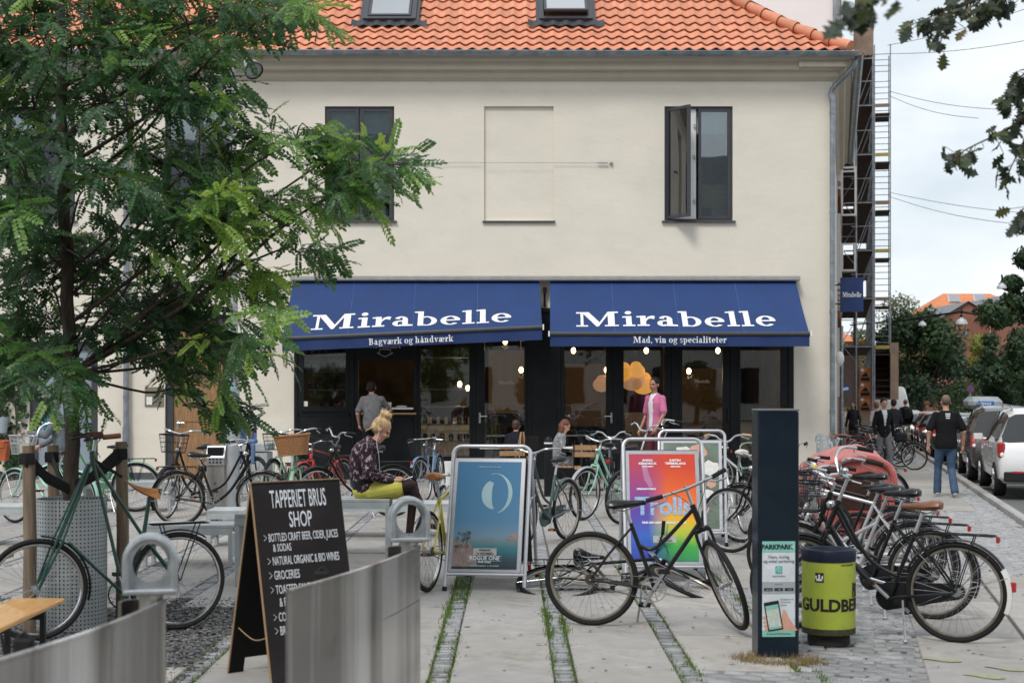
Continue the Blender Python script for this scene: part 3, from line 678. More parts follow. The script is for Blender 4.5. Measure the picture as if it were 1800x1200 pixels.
# shop interior
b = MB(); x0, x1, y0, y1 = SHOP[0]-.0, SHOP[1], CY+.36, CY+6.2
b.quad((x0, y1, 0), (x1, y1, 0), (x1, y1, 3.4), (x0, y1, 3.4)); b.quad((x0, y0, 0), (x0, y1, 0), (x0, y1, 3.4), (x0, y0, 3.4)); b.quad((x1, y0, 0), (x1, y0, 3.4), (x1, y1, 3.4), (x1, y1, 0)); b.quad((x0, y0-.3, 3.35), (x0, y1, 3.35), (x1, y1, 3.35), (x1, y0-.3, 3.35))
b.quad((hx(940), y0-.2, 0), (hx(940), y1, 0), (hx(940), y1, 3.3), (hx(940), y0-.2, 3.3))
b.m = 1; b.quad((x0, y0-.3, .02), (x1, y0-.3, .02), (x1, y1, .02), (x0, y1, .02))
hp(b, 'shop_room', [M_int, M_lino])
for k, (px, y_, w_, h0, h1) in enumerate(((770, 4.5, 1.6, 0, 1.1), (1040, 5.2, 1.2, .9, 2.3), (1130, 4.8, .8, 0, 1.2), (1240, 5.4, 1.4, .7, 2.2), (1330, 4.6, .9, 0, 1.0), (890, 5.0, .8, 1.2, 2.6))):
    b = MB(); X = (px-900)/FP*(CY+y_); b.box(X-w_/2, X+w_/2, CY+y_, CY+y_+.4, h0, h1); [b.box(X-w_/2, X+w_/2, CY+y_-.02, CY+y_, h0+(h1-h0)*q/4-.02, h0+(h1-h0)*q/4) for q in range(5)]; b.build('shop_counter' if h0 == 0 else 'wall_shelf', M_pine if k % 2 else M_wht, shopf)
def shelf(x0, x1, z, y=CY+.12, d=.3): 
    b = MB(); b.box(x0, x1, y, y+d, z-.025, z); return b.build('shelf', M_pine, shopf)
for py in (622, 652, 684, 715): shelf(SX(531)+.03, SX(611)-.03, hz(py))
for py in (626, 683, 714, 745, 775): shelf(SX(737)+.03, SX(828)-.03, hz(py), d=.35)
random.seed(11); ORD = ['first from the left', 'second from the left', 'third from the left', 'fourth from the left', 'fifth from the left', 'sixth from the left', 'seventh from the left']
M_bag = mat('coffee_bag', (.55, .55, .52), .45); M_jar = mat('dark_jar', (.06, .03, .02), .25); M_redp = mat('red_pack', (.25, .03, .03), .5)
for i, x in enumerate((538, 552, 583, 597)):
    b = MB(); X = hx(x); b.prism([(X-.055, hz(652)), (X+.065, hz(652)), (X+.08, hz(652)+.22), (X-.07, hz(652)+.22)], CY+.15, CY+.24); b.m = 1; b.box(X-.03, X+.04, CY+.142, CY+.15, hz(652)+.08, hz(652)+.14)
    tag(b.build('coffee_bag', [M_bag, M_wht]), None, 'coffee bag', 'pale coffee bags on the second shelf of the shop window')['label'] = 'pale coffee bag, %s on the second shelf of the left shop window' % ORD[i]
for i, x in enumerate((540, 552, 562, 573, 584, 594, 603)):
    b = MB(); b.lathe([(0, 0), (.035, 0), (.035, .15), (.013, .2), (.013, .25), (0, .25)], 12, c=(hx(x), CY+.2, hz(622)))
    tag(b.build('bottle', M_jar), 'dark bottle, %s on the top shelf of the left shop window' % ORD[i], 'bottle', 'bottles on the top shelf of the shop window')
for i, x in enumerate((545, 562, 580, 598)):
    b = MB(); X = hx(x); b.box(X-.06, X+.06, CY+.15, CY+.3, hz(684), hz(684)+.12+.03*(i % 2)); tag(b.build('dark_box', M_jar), 'dark product box, %s on the third shelf of the left shop window' % ORD[i], 'box', 'dark boxes on the third shelf')
for i, (x, m) in enumerate(((562, M_jar), (598, M_redp), (570, M_redp))):
    b = MB(); X = hx(x); b.box(X-.05, X+.05, CY+.15, CY+.3, hz(715), hz(715)+.1+.05*(i % 2))
    tag(b.build('packet', m), ['dark packet on the bottom shelf of the left shop window', 'red packet at the right end of the bottom shop window shelf', 'smaller red packet beside the dark one on the bottom shop window shelf'][i], 'packet')
for i, x in enumerate((744, 756, 769, 786, 800, 812)):
    b = MB(); X = hx(x); b.prism([(X-.05, hz(626)-.02+.02), (X+.05, hz(626)), (X+.035, hz(626)+.17), (X-.035, hz(626)+.17)], CY+.15, CY+.22); b.m = 1; b.box(X-.03, X+.03, CY+.142, CY+.15, hz(626)+.03, hz(626)+.10)
    tag(b.build('paper_bag', [mat('green_bag', (.10, .16, .10), .6), M_redp]), 'green paper bag with red label, %s on the upper middle window shelf' % ORD[i], 'paper bag', 'green paper bags on the upper shelf')
for i, x in enumerate((746, 760, 776, 792, 806, 820)):
    for py in (745, 775):
        b = MB(); b.lathe([(0, 0), (.045, 0), (.05, .1), (.03, .14), (0, .14)], 10, c=(hx(x)+random.uniform(-.03, .03), CY+.25, hz(py)))
        tag(b.build('glass_jar', M_jar), 'dark jar, %s on the %s shelf of the middle shop window' % (ORD[i], 'fourth' if py == 745 else 'lowest'), 'jar', 'dark jars on the %s shelf' % ('fourth' if py == 745 else 'lowest'))
b = MB(); b.box(SX(534), SX(541), CY-.012, CY-.006, hz(716), hz(705)); b.build('sticker', M_wht, shopf)
# chalkboard over the hatch
b = MB(); b.box(SX(640), SX(724), CY-.03, CY-.022, hz(632), hz(596)); ch = b.build('menu_board', mat('board_black', (.012, .012, .013), .7), shopf)
M_chalk = mat('chalk_white', (.55, .55, .56), .9)
text('FRA LUGEN', .11, basis((hx(678), CY-.034, hz(612)), (1, 0, 0), (0, 0, 1), (0, -1, 0)), M_chalk, 'lettering', shopf, .001)
b = MB(); ar = [(667, 614), (667, 620), (663, 620), (677, 627), (691, 620), (687, 620), (687, 614)]; b.tube([(hx(x), CY-.034, hz(y)) for x, y in ar], .006, 4, closed=True); b.build('arrow', M_chalk, shopf)
# counter in the hatch
b = MB(); b.box(SX(630), SX(727), CY-.16, CY+.3, hz(719), hz(716)); b.build('counter_top', M_wht, shopf); b = MB(); b.box(SX(636), SX(732), CY-.14, CY-.05, hz(728), hz(725)); b.build('counter_ledge', M_pine, shopf)
b = MB(); b.lathe([(0, 0), (.032, 0), (.042, .1), (.04, .1), (.03, .005)], 14, c=(hx(685), CY-.08, hz(716))); b.build('paper_cup', M_wht, label='white paper cup on the serving hatch counter', cat='cup')
b = MB(); b.ell((hx(706), CY-.05, hz(716)+.02), (.11, .05, .022)); b.build('napkin', M_wht, label='crumpled white napkin on the serving hatch counter', cat='napkin')
# lamps inside
M_bulb = mat('warm_bulb', (1, .55, .22), .4, emis=22); M_or = mat('orange_shade', (.85, .36, .05), .6, emis=.9); M_orp = mat('peach_shade', (.75, .35, .16), .6, emis=.5)
random.seed(5)
BL_ = ['glowing bulb left of a pair inside the middle shop window', 'lower right glowing bulb of the pair inside the middle shop window', 'glowing bulb behind the glass of the left shop door', 'glowing bulb above the single peach lamp behind the right door', 'glowing bulb high above the orange lamp cluster', 'glowing bulb above the window lettering right of the man in pink', 'glowing bulb just under the valance in the third right window', 'glowing bulb under the valance above the left shop door', 'glowing bulb under the valance at the left of the right awning']
for i, (px, py, yy) in enumerate(((808, 675, 2.2), (822, 682, 2.6), (916, 650, 1.2), (1066, 650, 1.4), (1136, 616, 1.3), (1211, 652, 1.2), (1262, 616, 1.0), (888, 600, 1.2), (1008, 616, 1.4))):
    p = P(px, py, CY+yy); b = MB(); b.ell(p, (.045, .045, .06), 10, 6); t = b.build('pendant_bulb', M_bulb, group='bare warm pendant bulbs inside the shop', label=BL_[i], cat='lamp')
    if i in (0, 2, 3, 5, 7):
        li = bpy.data.lights.new('bulb_light', 'POINT'); li.energy = 14; li.color = (1, .72, .42); li.shadow_soft_size = .06; lo = bpy.data.objects.new('bulb_light', li); COL.objects.link(lo); lo.location = p+Vector((0, -.1, -.1)); lo.parent = t
    b = MB(); b.cyl(p+Vector((0, 0, .06)), p+Vector((0, 0, .12)), .025, n=8); b.cyl(p+Vector((0, 0, .12)), (p.x, p.y, 3.34), .006, n=4); b.build('flex', BLACKM, t)
for i, (px, py, rr, m) in enumerate(((1096, 655, .2, M_or), (1112, 668, .26, M_orp), (1131, 676, .24, M_or), (1118, 652, .18, M_or), (1058, 676, .18, M_orp))):
    p = P(px, py, CY+.9+.15*(i % 3)); b = MB(); b.ell(p, (rr, rr, rr*.8), 14, 10); b.ell(p+Vector((0, 0, rr*.62)), (rr*.6, rr*.6, rr*.45), 12, 8)
    t = b.build('paper_lamp', m, label=['round orange lamp at the upper left of the lamp cluster', 'large peach coloured lamp in the middle of the lamp cluster', 'bright orange lamp lowest in the cluster behind the man in pink', 'small orange lamp on top of the lamp cluster', 'single peach lamp hanging apart left of the lamp cluster'][i], cat='lamp')
    b = MB(); b.cyl(p+Vector((0, 0, rr)), (p.x, p.y, 3.34), .006, n=4); b.build('flex', BLACKM, t)
# ======================= AWNINGS =======================
M_can = mat('blue_canvas', (.010, .040, .150), .75, 0, .12, 2.2, .45, 3.5, sheen=.0); M_can2 = mat('dark_blue_valance', (.008, .030, .12), .75, 0, .12, 4); M_bar = mat('grey_bar', (.06, .062, .065), .45, .2); M_let = mat('white_print', (.80, .80, .82), .7); M_cas = mat('cassette_grey', (.38, .37, .35), .45, .4, .08, 6)
def awning(xt0, xt1, xb0, xb1, zl, zr, label, word, px0, px1, vh):
    Y0, Y1 = CY-.13, 26.92; s1 = FP/Y1; X = lambda px, Y: (px-900)/FP*Y
    a = Vector((X(xt0, Y0), Y0, hz(497)+.02)); b_ = Vector((X(xt1, Y0), Y0, hz(497)+.02)); c = Vector((X(xb1, Y1), Y1, zr)); d = Vector((X(xb0, Y1), Y1, zl))
    t = empty('awning', ((a.x+b_.x)/2, CY-.1, 3.7), 0, label, 'awning'); O = Matrix.Translation(-Vector(t.location))
    b = MB(); b.smooth = True; n = 24; m = 12; v = []
    for th in (0, -.006):
        for i in range(m+1):
            u = i/m; p = a.lerp(d, u); q = b_.lerp(c, u)
            for j in range(n+1):
                w = j/n; r = p.lerp(q, w); r.z -= .035*math.sin(PI*u)+.012*math.sin(PI*u)*math.sin(w*PI*4)-th; v.append(r)
    S = (n+1)*(m+1); f = [(k*S+i*(n+1)+j, k*S+i*(n+1)+j+1, k*S+(i+1)*(n+1)+j+1, k*S+(i+1)*(n+1)+j) for k in (0, 1) for i in range(m) for j in range(n)]
    b.add(v, f); cv = b.build('canvas', M_can, t, O)
    b = MB()
    for w in (.25, .5, .75): 
        pts = []
        for i in range(m+1):
            u = i/m; r = a.lerp(d, u).lerp(b_.lerp(c, u), w+(w-.5)*.06*0); r.z -= .035*math.sin(PI*u)+.012*math.sin(PI*u)*math.sin(w*PI*4)-.004; pts.append(r)
        b.tube(pts, .006, 4)
    b.build('seam', mat('seam_blue', (.07, .11, .26), .8), cv)
    b = MB(); b.cyl(a+Vector((0, .02, .015)), b_+Vector((0, .02, .015)), .03, n=8); b.cyl(d, c, .038, n=10); b.build('front_bar', M_bar, t, O)
    b = MB(); v = []
    for j in range(41):
        w = j/40; r = d.lerp(c, w); k = .012*math.sin(w*31)+.008*math.sin(w*77); v += [r+Vector((0, 0, -.02)), r+Vector((0, k, -.02-vh))]
    b.smooth = True; b.add(v, [(2*j, 2*j+1, 2*j+3, 2*j+2) for j in range(40)]); va = b.build('valance', M_can2, t, O)
    b = MB()
    for p, q in ((a, d), (b_, c)):
        s = -1 if p is b_ else 1; e = Vector((q.x+s*.5, (p.y+q.y)/2+.1, 2.9)); b.tube([Vector((p.x+s*.12, CY-.05, 3.7)), e, q+Vector((s*.1, .04, -.02))], .022, 8)
    b.build('arm', M_bar, t, O)
    b = MB()
    for p, s in ((d, -1), (c, 1)): b.box(p.x-.012+s*.02, p.x+.012+s*.02, p.y-.05, p.y+.05, p.z-.05, p.z+.05)
    b.build('end_cap', M_let, t, O)
    # lettering on the slope
    ux = (c-d).normalized(); up = ((a+b_)/2-(c+d)/2).normalized(); nn = ux.cross(up).normalized(); up = nn.cross(ux)
    cxp = (px0+px1)/2; wd = (px1-px0)/FP*27.15; k = (cxp-xb0)/(xb1-xb0); Lc = (c-d).length; Ls = (a-d).length
    lt = serif('Mirabelle', wd, .475, O, M_let, 'lettering', t); me = lt.data
    for vx in me.vertices:
        u = 1-(vx.co.y+.235)/Ls; w_ = k+vx.co.x/Lc; r = a.lerp(d, u).lerp(b_.lerp(c, u), w_)
        r.z -= .035*math.sin(PI*u)+.012*math.sin(PI*u)*math.sin(w_*PI*4)-.006-vx.co.z; r.y -= .004+vx.co.z; vx.co = r
    return t, d, c, ux, O
t, d, c, ux, O = awning(515, 948, 496, 953, 2.64, 2.85, 'blue awning reading Bagværk og håndværk over the serving hatch, lower at left', 'x', 545, 901, .21)
up = Vector((ux.z*-1, 0, ux.x)).normalized()
serif('Bagværk og håndværk', 149/FP*26.9, .115, O @ basis(d.lerp(c, .497)+Vector((0, -.03, -.185)), ux, up, ux.cross(up)), M_let, 'valance_lettering', t, .05)
t, d, c, ux, O = awning(967, 1399, 967, 1423, 2.73, 2.73, 'blue awning over the cafe windows reading Mad, vin og specialiteter', 'x', 1015, 1370, .21)
serif('Mad, vin og specialiteter', 164/FP*26.9, .115, O @ basis(d.lerp(c, .50)+Vector((0, -.03, -.165)), (1, 0, 0), (0, 0, 1), (0, -1, 0)), M_let, 'valance_lettering', t, .05)
b = MB(); b.bev(hx(513), hx(1403), CY-.24, CY-.002, hz(497)+.02, hz(486), .02); hp(b, 'awning_cassette', M_cas)
b = MB(); b.box(hx(954), hx(961), CY-.12, CY-.05, hz(515), hz(505)); b.cyl((hx(957), CY-.08, hz(515)), (hx(957), CY-.08, hz(540)), .02, n=8); hp(b, 'wall_lamp', BLACKM)
# hanging shop sign on the corner
sgn = empty('hanging_sign', (*sp(.05, 1.2), 3.6), 0, 'square navy blue Mirabelle sign hanging from two brackets at the house corner', 'sign'); O = Matrix.Translation(-Vector(sgn.location))
Ys = 29.6; xs0, xs1 = (1477-900)/FP*Ys, (1517-900)/FP*Ys; z0, z1 = P(0, 548, Ys).z, P(0, 488, Ys).z
b = MB(); b.bev(xs0, xs1, Ys-.03, Ys+.03, z0, z1, .004); b.build('sign_board', mat('navy_sign', (.008, .028, .115), .4), sgn, O)
b = MB(); zz = P(0, 501, Ys).z; zw = P(0, 534, Ys).z
for z in (zz, zw): b.box(CX+.1, xs0, Ys-.012, Ys+.012, z-.012, z+.012)
b.build('bracket', BLACKM, sgn, O)
serif('Mirabelle', 33/FP*Ys, .095, O @ basis(((xs0+xs1)/2, Ys-.034, P(0, 522, Ys).z), (1, 0, 0), (0, 0, 1), (0, -1, 0)), M_let, 'lettering', sgn)
b = MB(); b.ell((*sp(.12, 6), P(0, 630, 34).z), (.1, .1, .17)); b.build('wall_globe_lamp', M_wht, label='white globe wall lamp on the brick side of the corner', cat='wall lamp')
# ======================= BICYCLES =======================
M_tan = mat('tan_leather', (.36, .15, .05), .45, 0, .25, 12); M_brn = mat('brown_saddle', (.20, .075, .035), .38, 0, .2, 8); M_wick = mat('wicker', (.32, .15, .06), .6, 0, .35, 60, .6, 90)
M_red = mat('red_reflector', (.45, .02, .015), .2, coat=.5); M_amb = mat('amber_reflector', (.6, .16, .01), .25); M_greyp = mat('grey_plastic', (.33, .35, .36), .5); M_whs = mat('white_saddle', (.62, .60, .55), .5); M_cork = mat('cork_grip', (.45, .32, .18), .8)
WC = {}
def frame_mat(n, c, metal=.0): return mat('paint_'+n, c, .32, metal, .12, 9, coat=.12 if max(c) < .03 else .3, wear=(tuple(min(1, v*.6+.03) for v in c), 9, .66, .8))
def wheel_meshes(r, rimm, tw=.018, seg=48):
    key = (round(r, 3), rimm.name, tw, seg)
    if key in WC: return WC[key]
    def ring(rad, rr, n, sq=None):
        b = MB(); v = []; f = []; n2 = n
        for i in range(seg):
            a = 2*PI*i/seg
            for j in range(n2):
                t = 2*PI*j/n2; q = rad+rr*math.cos(t); v.append((q*math.cos(a), rr*math.sin(t)*(sq or 1), q*math.sin(a)))
        for i in range(seg):
            for j in range(n2): f.append((i*n2+j, i*n2+(j+1) % n2, ((i+1) % seg)*n2+(j+1) % n2, ((i+1) % seg)*n2+j))
        b.add(v, f, True); return b
    ty = ring(r-tw, tw, 8).me('tyre', RUB); rb = ring(r-2*tw-.006, .012, 6, 1.1).me('rim', rimm)
    sb = MB(); ns = 32 if seg > 30 else 20
    for k in range(ns):
        a = 2*PI*k/ns; s = 1 if k % 2 else -1; off = .55*(1 if (k//2) % 2 else -1)
        sb.tube([(.022*math.cos(a+off), s*.03, .022*math.sin(a+off)), ((r-2*tw-.01)*math.cos(a), 0, (r-2*tw-.01)*math.sin(a))], .0013 if seg > 30 else .0018, 3, cap=False)
    sm = sb.me('spokes', mat('spoke_steel', (.22, .22, .22), .55, .6)); hb = MB(); hb.cyl((0, -.045, 0), (0, .045, 0), .018, n=10); hb.cyl((0, -.034, 0), (0, -.028, 0), .03, n=12); hb.cyl((0, .028, 0), (0, .034, 0), .03, n=12); hb.cyl((0, -.065, 0), (0, .065, 0), .008, n=6); hm = hb.me('hub', ALU)
    WC[key] = (ty, rb, sm, hm); return WC[key]
M_rims = CHROME; M_rimb = mat('dull_rim', (.30, .27, .23), .4, .8, .2, 20)
def bike(label, fm, rear=None, front=None, M=None, style='step', steer=0, r=.345, wb=1.08, bars='swept', saddle=None, rimm=None, guard=None, rack=True, basket=None, chaincase=False, kick=True, grip=None, group=None, bell=False, lights=True, seath=.96, barh=1.05, barm=None, seg=48, lean=0, tw=.018, name='bicycle', carrier=None, tailwhite=False, stem_off=0, cables=True, twin=False, cat='bicycle', saddle_tilt=0, lamp=False):
    """local axes: x forward, z up, y left; origin on the ground midway between the wheels.
    rear and front: ground contact points of the wheels"""
    if M is None:
        front = rear+(front-rear).normalized()*wb; d = front-rear; rz = math.atan2(d.y, d.x); mid = (rear+front)/2
        M = Matrix.Translation(mid) @ Euler((0, -math.atan2(d.z, math.hypot(d.x, d.y)), rz)).to_matrix().to_4x4() @ Euler((lean, 0, 0)).to_matrix().to_4x4()
    t = empty(name, M=M, label=label, cat=cat, group=group); rimm = rimm or M_rims; saddle = saddle or BLACKM; guard = fm if guard is None else guard; grip = grip or RUB; barm = barm or CHROME
    hw = wb/2; RW = Vector((-hw, 0, r)); FW = Vector((hw, 0, r)); BB = Vector((-hw+.46, 0, .285))
    ha = R(69); hd = Vector((-math.cos(ha), 0, math.sin(ha)))      # head tube direction upwards
    foot = FW+Vector((-.055, 0, 0)); HB = foot+hd*(r+.075-.0); HT = HB+hd*(.17 if style != 'step' else .22)
    sa = R(70); sdv = Vector((-math.cos(sa), 0, math.sin(sa))); ST = BB+sdv*(.50 if style != 'men' else .53)
    b = MB(); tr = .0155
    b.cyl(HB, HT, .021, n=10); b.cyl(BB, ST, .0155, n=10); b.cyl(BB+Vector((0, -.035, 0)), BB+Vector((0, .035, 0)), .022, n=10)
    if style == 'men':
        b.tube([HT+hd*-.03, ST+sdv*-.02], .0145, 10); b.tube([HB+hd*.03, BB], .017, 10)
    elif style == 'curve':      # top tube with a bend low at the seat tube
        b.tube(curve([HT+hd*-.03, BB+sdv*.33+Vector((.13, 0, -.01)), BB+sdv*.33], 6), .0145, 10); b.tube([HB+hd*.03, BB], .0165, 10)
    elif style == 'mixte':
        for s in (-1, 1): b.tube([HT+hd*-.03+Vector((0, s*.015, 0)), RW+Vector((.46, s*.02, .22)), RW+Vector((0, s*.055, 0))], .009, 8)
        b.tube([HB+hd*.03, BB], .0165, 10)
    elif style == 'step':       # low swan tubes
        b.tube(curve([HB+hd*.03, BB.lerp(HB, .5)+Vector((.0, 0, -.055)), BB], 7), .018, 10)
        b.tube(curve([HT+hd*-.03, BB.lerp(HT, .48)+Vector((-.02, 0, -.05)), BB+sdv*.16], 7), .0155, 10)
    elif style == 'fat':
        b.tube(curve([HB+hd*.06, BB.lerp(HB, .45)+Vector((.0, 0, -.02)), BB+Vector((0, 0, .02))], 7), .028, 10)
        b.tube([ST+sdv*-.10, BB.lerp(HB, .42)+Vector((0, 0, .0))], .014, 8)
    for s in (-1, 1):
        y = s*.055
        b.tube([BB+Vector((-.02, s*.03, 0)), RW+Vector((0, y, 0))], .010, 8)
        b.tube([ST+sdv*-.03+Vector((0, s*.012, 0)), RW.lerp(ST, .42)+Vector((0, y*.9, 0)), RW+Vector((0, y, 0))], .0085, 8)
    fr = b.build('frame', fm, t)
    def wheel(C, M2=None):
        ms = wheel_meshes(r, rimm, tw, seg); w = put('wheel', ms[0], t, (M2 or Matrix.Identity(4)) @ Matrix.Translation(C)); w.name = 'wheel'
        for nme, me in (('rim', ms[1]), ('spokes', ms[2]), ('hub', ms[3])): put(nme, me, w)
        return w
    wheel(RW)
    S = Matrix.Translation(HB) @ Matrix.Rotation(steer, 4, hd) @ Matrix.Translation(-HB)
    wheel(FW, S)
    b = MB()
    for s in (-1, 1):
        y = s*.055; b.tube(curve([HB+hd*-.015+Vector((0, s*.022, 0)), HB+hd*-.05+Vector((0, y, 0)), foot.lerp(HB, .35)+Vector((-.012, y, 0)), FW+Vector((0, y, 0))], 5), [.013]*6+[.012]*5+[.010]*5, 8)
    b.box(HB.x-.02, HB.x+.02, -.055, .055, HB.z-.035, HB.z-.01); b.build('fork', fm, t, S)
    # saddle
    SP_ = ST+sdv*max(.04, (seath-.09-ST.z)/math.sin(sa)); b = MB(); b.cyl(ST+sdv*-.02, SP_, .0135, n=10); b.build('seat_post', ALU, t)
    b = MB(); n = 12; Tm = Matrix.Translation(SP_+Vector((0, 0, .0))) @ Euler((0, saddle_tilt, 0)).to_matrix().to_4x4()
    xsn = [(-.135, .05, .058, .028), (-.12, .078, .062, .036), (-.07, .085, .058, .042), (-.02, .060, .05, .036), (.03, .034, .046, .03), (.09, .022, .045, .024), (.135, .017, .043, .02), (.150, .006, .040, .012)]
    v = []; f = []
    for x, w, z, hgt in xsn:
        for j in range(n): a = 2*PI*j/n; v.append(Tm @ Vector((x, w*math.cos(a), z+hgt*math.sin(a)*(1 if math.sin(a) > 0 else .8)-.008*(math.cos(a)**2)*0)))
    for i in range(len(xsn)-1):
        for j in range(n): f.append((i*n+j, i*n+(j+1) % n, (i+1)*n+(j+1) % n, (i+1)*n+j))
    b.add(v, f, True); b.add(v[:n], [tuple(range(n))]); sd_ = b.build('saddle', saddle, t)
    b = MB()
    for s in (-1, 1): b.tube([Tm @ Vector((-.10, s*.035, .03)), Tm @ Vector((-.03, s*.02, .0)), Tm @ Vector((.10, s*.01, .025))], .004, 5)
    for k in range(5): b.cyl(Tm @ Vector((-.08, .05, .0)) , Tm @ Vector((-.08, .05, .03)), .014, n=8) if k == 0 else None
    b.cyl(Tm @ Vector((-.08, -.05, .0)), Tm @ Vector((-.08, -.05, .03)), .014, n=8); b.build('rails', CHROME, sd_)
    # bars: built in the steered frame
    top = HT+hd*max(.05, (barh-.03-HT.z)/math.sin(ha)); b = MB(); b.cyl(HT+hd*-.02, top, .0125, n=8); b.tube([top+hd*-.02, top+Vector((.06, 0, .0))], .014, 8); hc = top+Vector((.06, 0, 0)); b.build('stem', ALU, t, S)
    b = MB(); gbs = []; lvs = []
    for s in (-1, 1):
        if bars == 'swept': pp = [hc, hc+Vector((.02, s*.07, .015)), hc+Vector((.035, s*.16, .045)), hc+Vector((-.03, s*.25, .055)), hc+Vector((-.15, s*.285, .04)), hc+Vector((-.24, s*.30, .03))]
        elif bars == 'flat': pp = [hc, hc+Vector((0, s*.10, .005)), hc+Vector((-.01, s*.2, .01)), hc+Vector((-.04, s*.30, .01))]
        elif bars == 'riser': pp = [hc, hc+Vector((.01, s*.06, .01)), hc+Vector((.0, s*.13, .07)), hc+Vector((-.03, s*.22, .085)), hc+Vector((-.10, s*.29, .08))]
        elif bars == 'high': pp = [hc, hc+Vector((0, s*.07, 0)), hc+Vector((.02, s*.14, .10)), hc+Vector((-.03, s*.23, .16)), hc+Vector((-.15, s*.27, .15)), hc+Vector((-.25, s*.29, .13))]
        elif bars == 'drop': pp = [hc, hc+Vector((.0, s*.12, 0)), hc+Vector((.05, s*.20, .0)), hc+Vector((.13, s*.205, -.02)), hc+Vector((.12, s*.21, -.10)), hc+Vector((.02, s*.21, -.13))]
        cv = curve(pp, 5); b.tube(cv, .0112, 8); e = cv[-1]; dr = (cv[-1]-cv[-2]).normalized(); gb = MB(); lv = MB(); gbs.append(gb); lvs.append(lv); gb.cyl(e-dr*.11, e+dr*.008, .0165, n=10); gb.cyl(e+dr*.006, e+dr*.012, .019, n=10)
        lv.tube([e-dr*.13+Vector((0, -s*.01, -.015)), e-dr*.10+Vector((.035, 0, -.03)), e+dr*.0+Vector((.035, -s*.0, -.045))], .006, 6, sq=(1.5, .7))
    hbm = b.build('handlebar', barm, t, S); [q.build('grip', grip, hbm) for q in gbs]; [q.build('brake_lever', ALU, hbm) for q in lvs]
    if cables:
        b = MB()
        for s in (-1, 1): b.tube(curve([hc+Vector((0, s*.13, .02)), hc+Vector((.09, s*.08, -.03)), hc+Vector((.07, s*.01, -.16)), HB+Vector((.02, s*.02, .02))], 6), .0028, 4)
        b.build('cable', RUB, hbm)
    if bell:
        b = MB(); b.ell(hc+Vector((-.02, .1, .05)), (.026, .026, .024), 12, 8); b.build('bell', bell if not isinstance(bell, bool) else CHROME, hbm)
    # mudguards
    if guard != 0:
        def mg(C, a0, a1, mt, M2=None, wid=.026, nme='mudguard'):
            b = MB(); b.smooth = True; v = []; k = 22; sk = -.030 if 'tail' in nme else -.014; sec = [(-wid, sk), (-wid*.7, .0), (0, .004), (wid*.7, .0), (wid, sk)]
            for i in range(k+1):
                a = R(a0+(a1-a0)*i/k)
                for y, dz in sec: q = r+.020+dz; v.append((C.x+q*math.cos(a), y, C.z+q*math.sin(a)))
            b.add(v, [(i*5+j, i*5+j+1, (i+1)*5+j+1, (i+1)*5+j) for i in range(k) for j in range(4)])
            o = b.build(nme, mt, t, M2); s_ = MB()
            for a in ((a0+25, a1-20) if abs(a1-a0) > 90 else (a0+10,)):
                for s in (-1, 1): s_.cyl(C+Vector((0, s*.055, 0)), C+Vector(((r+.01)*math.cos(R(a)), s*.028, (r+.01)*math.sin(R(a)))), .0022, n=4)
            s_.build('stay', CHROME, o); return o
        mg(RW, 20, 205 if not tailwhite else 149, guard)
        if tailwhite: mg(RW, 150, 200, M_wht, nme='mudguard_tail', wid=.03)
        mg(FW, 35, 160, guard, S)
    if rack:
        b = MB(); z = r*2+.055
        for y in (-.055, 0, .055): b.tube([(-hw+.20, y*.6, z-.0), (-hw+.16, y, z), (-hw-.24, y, z)], .0048, 6)
        b.tube([(-hw-.24, -.055, z), (-hw-.26, -.04, z), (-hw-.26, .04, z), (-hw-.24, .055, z)], .0048, 6)
        for x in (-.02, -.14): b.cyl((-hw+x, -.055, z), (-hw+x, .055, z), .004, n=5)
        for s in (-1, 1): b.tube([(-hw+.10, s*.055, z), RW+Vector((0, s*.065, 0))], .0045, 5); b.tube([(-hw-.12, s*.055, z), RW+Vector((0, s*.065, 0))], .0045, 5)
        b.tube([ST+sdv*-.08, Vector((-hw+.2, 0, z))], .005, 5); rk = b.build('rack', BLACKM if rack is True else rack, t)
        if lights: b = MB(); b.bev(-hw-.285, -hw-.262, -.03, .03, z-.045, z, .005); b.build('rear_light', M_red, t)
    if tailwhite:
        b = MB(); a = R(178); b.bev(-hw-r-.045, -hw-r-.012, -.02, .02, r+.03, r+.10, .005); b.build('rear_reflector', M_red, t)
    if lights or lamp:
        b = MB(); q = HT+Vector((.055, 0, -.03)); b.ell(q, (.035, .028, .03), 10, 8); b.cyl(q, q+Vector((-.04, 0, 0)), .008, n=5); b.build('front_lamp', CHROME, t, S)
    # drivetrain
    b = MB(); yy = -.045; ca = random.uniform(0, 6.28)
    for rr, w in ((.088, .004), (.055, .003)):
        b.tube([(BB.x+rr*math.cos(2*PI*i/24), yy, BB.z+rr*math.sin(2*PI*i/24)) for i in range(24)], w, 5, closed=True)
    for i in range(5): a = 2*PI*i/5; b.cyl(BB+Vector((0, yy, 0)), BB+Vector((.088*math.cos(a), yy, .088*math.sin(a))), .005, n=5)
    if not chaincase: b.build('chainring', ALU, t)
    for s, a in ((-1, ca), (1, ca+PI)):
        b = MB(); pd = MB(); e = BB+Vector((.165*math.cos(a), s*.07, .165*math.sin(a))); b.tube([BB+Vector((0, s*.055, 0)), e], .0095, 6, sq=(1.3, .7)); q = Matrix.Translation(e+Vector((0, s*.05, 0)))
        pd.box(-.04, .04, -.045, -.035, -.011, .011, M=q); pd.box(-.04, .04, .035, .045, -.011, .011, M=q); pd.box(-.042, -.030, -.035, .035, -.012, .012, M=q); pd.box(.030, .042, -.035, .035, -.012, .012, M=q); pd.cyl(e, e+Vector((0, s*.09, 0)), .006, n=5)
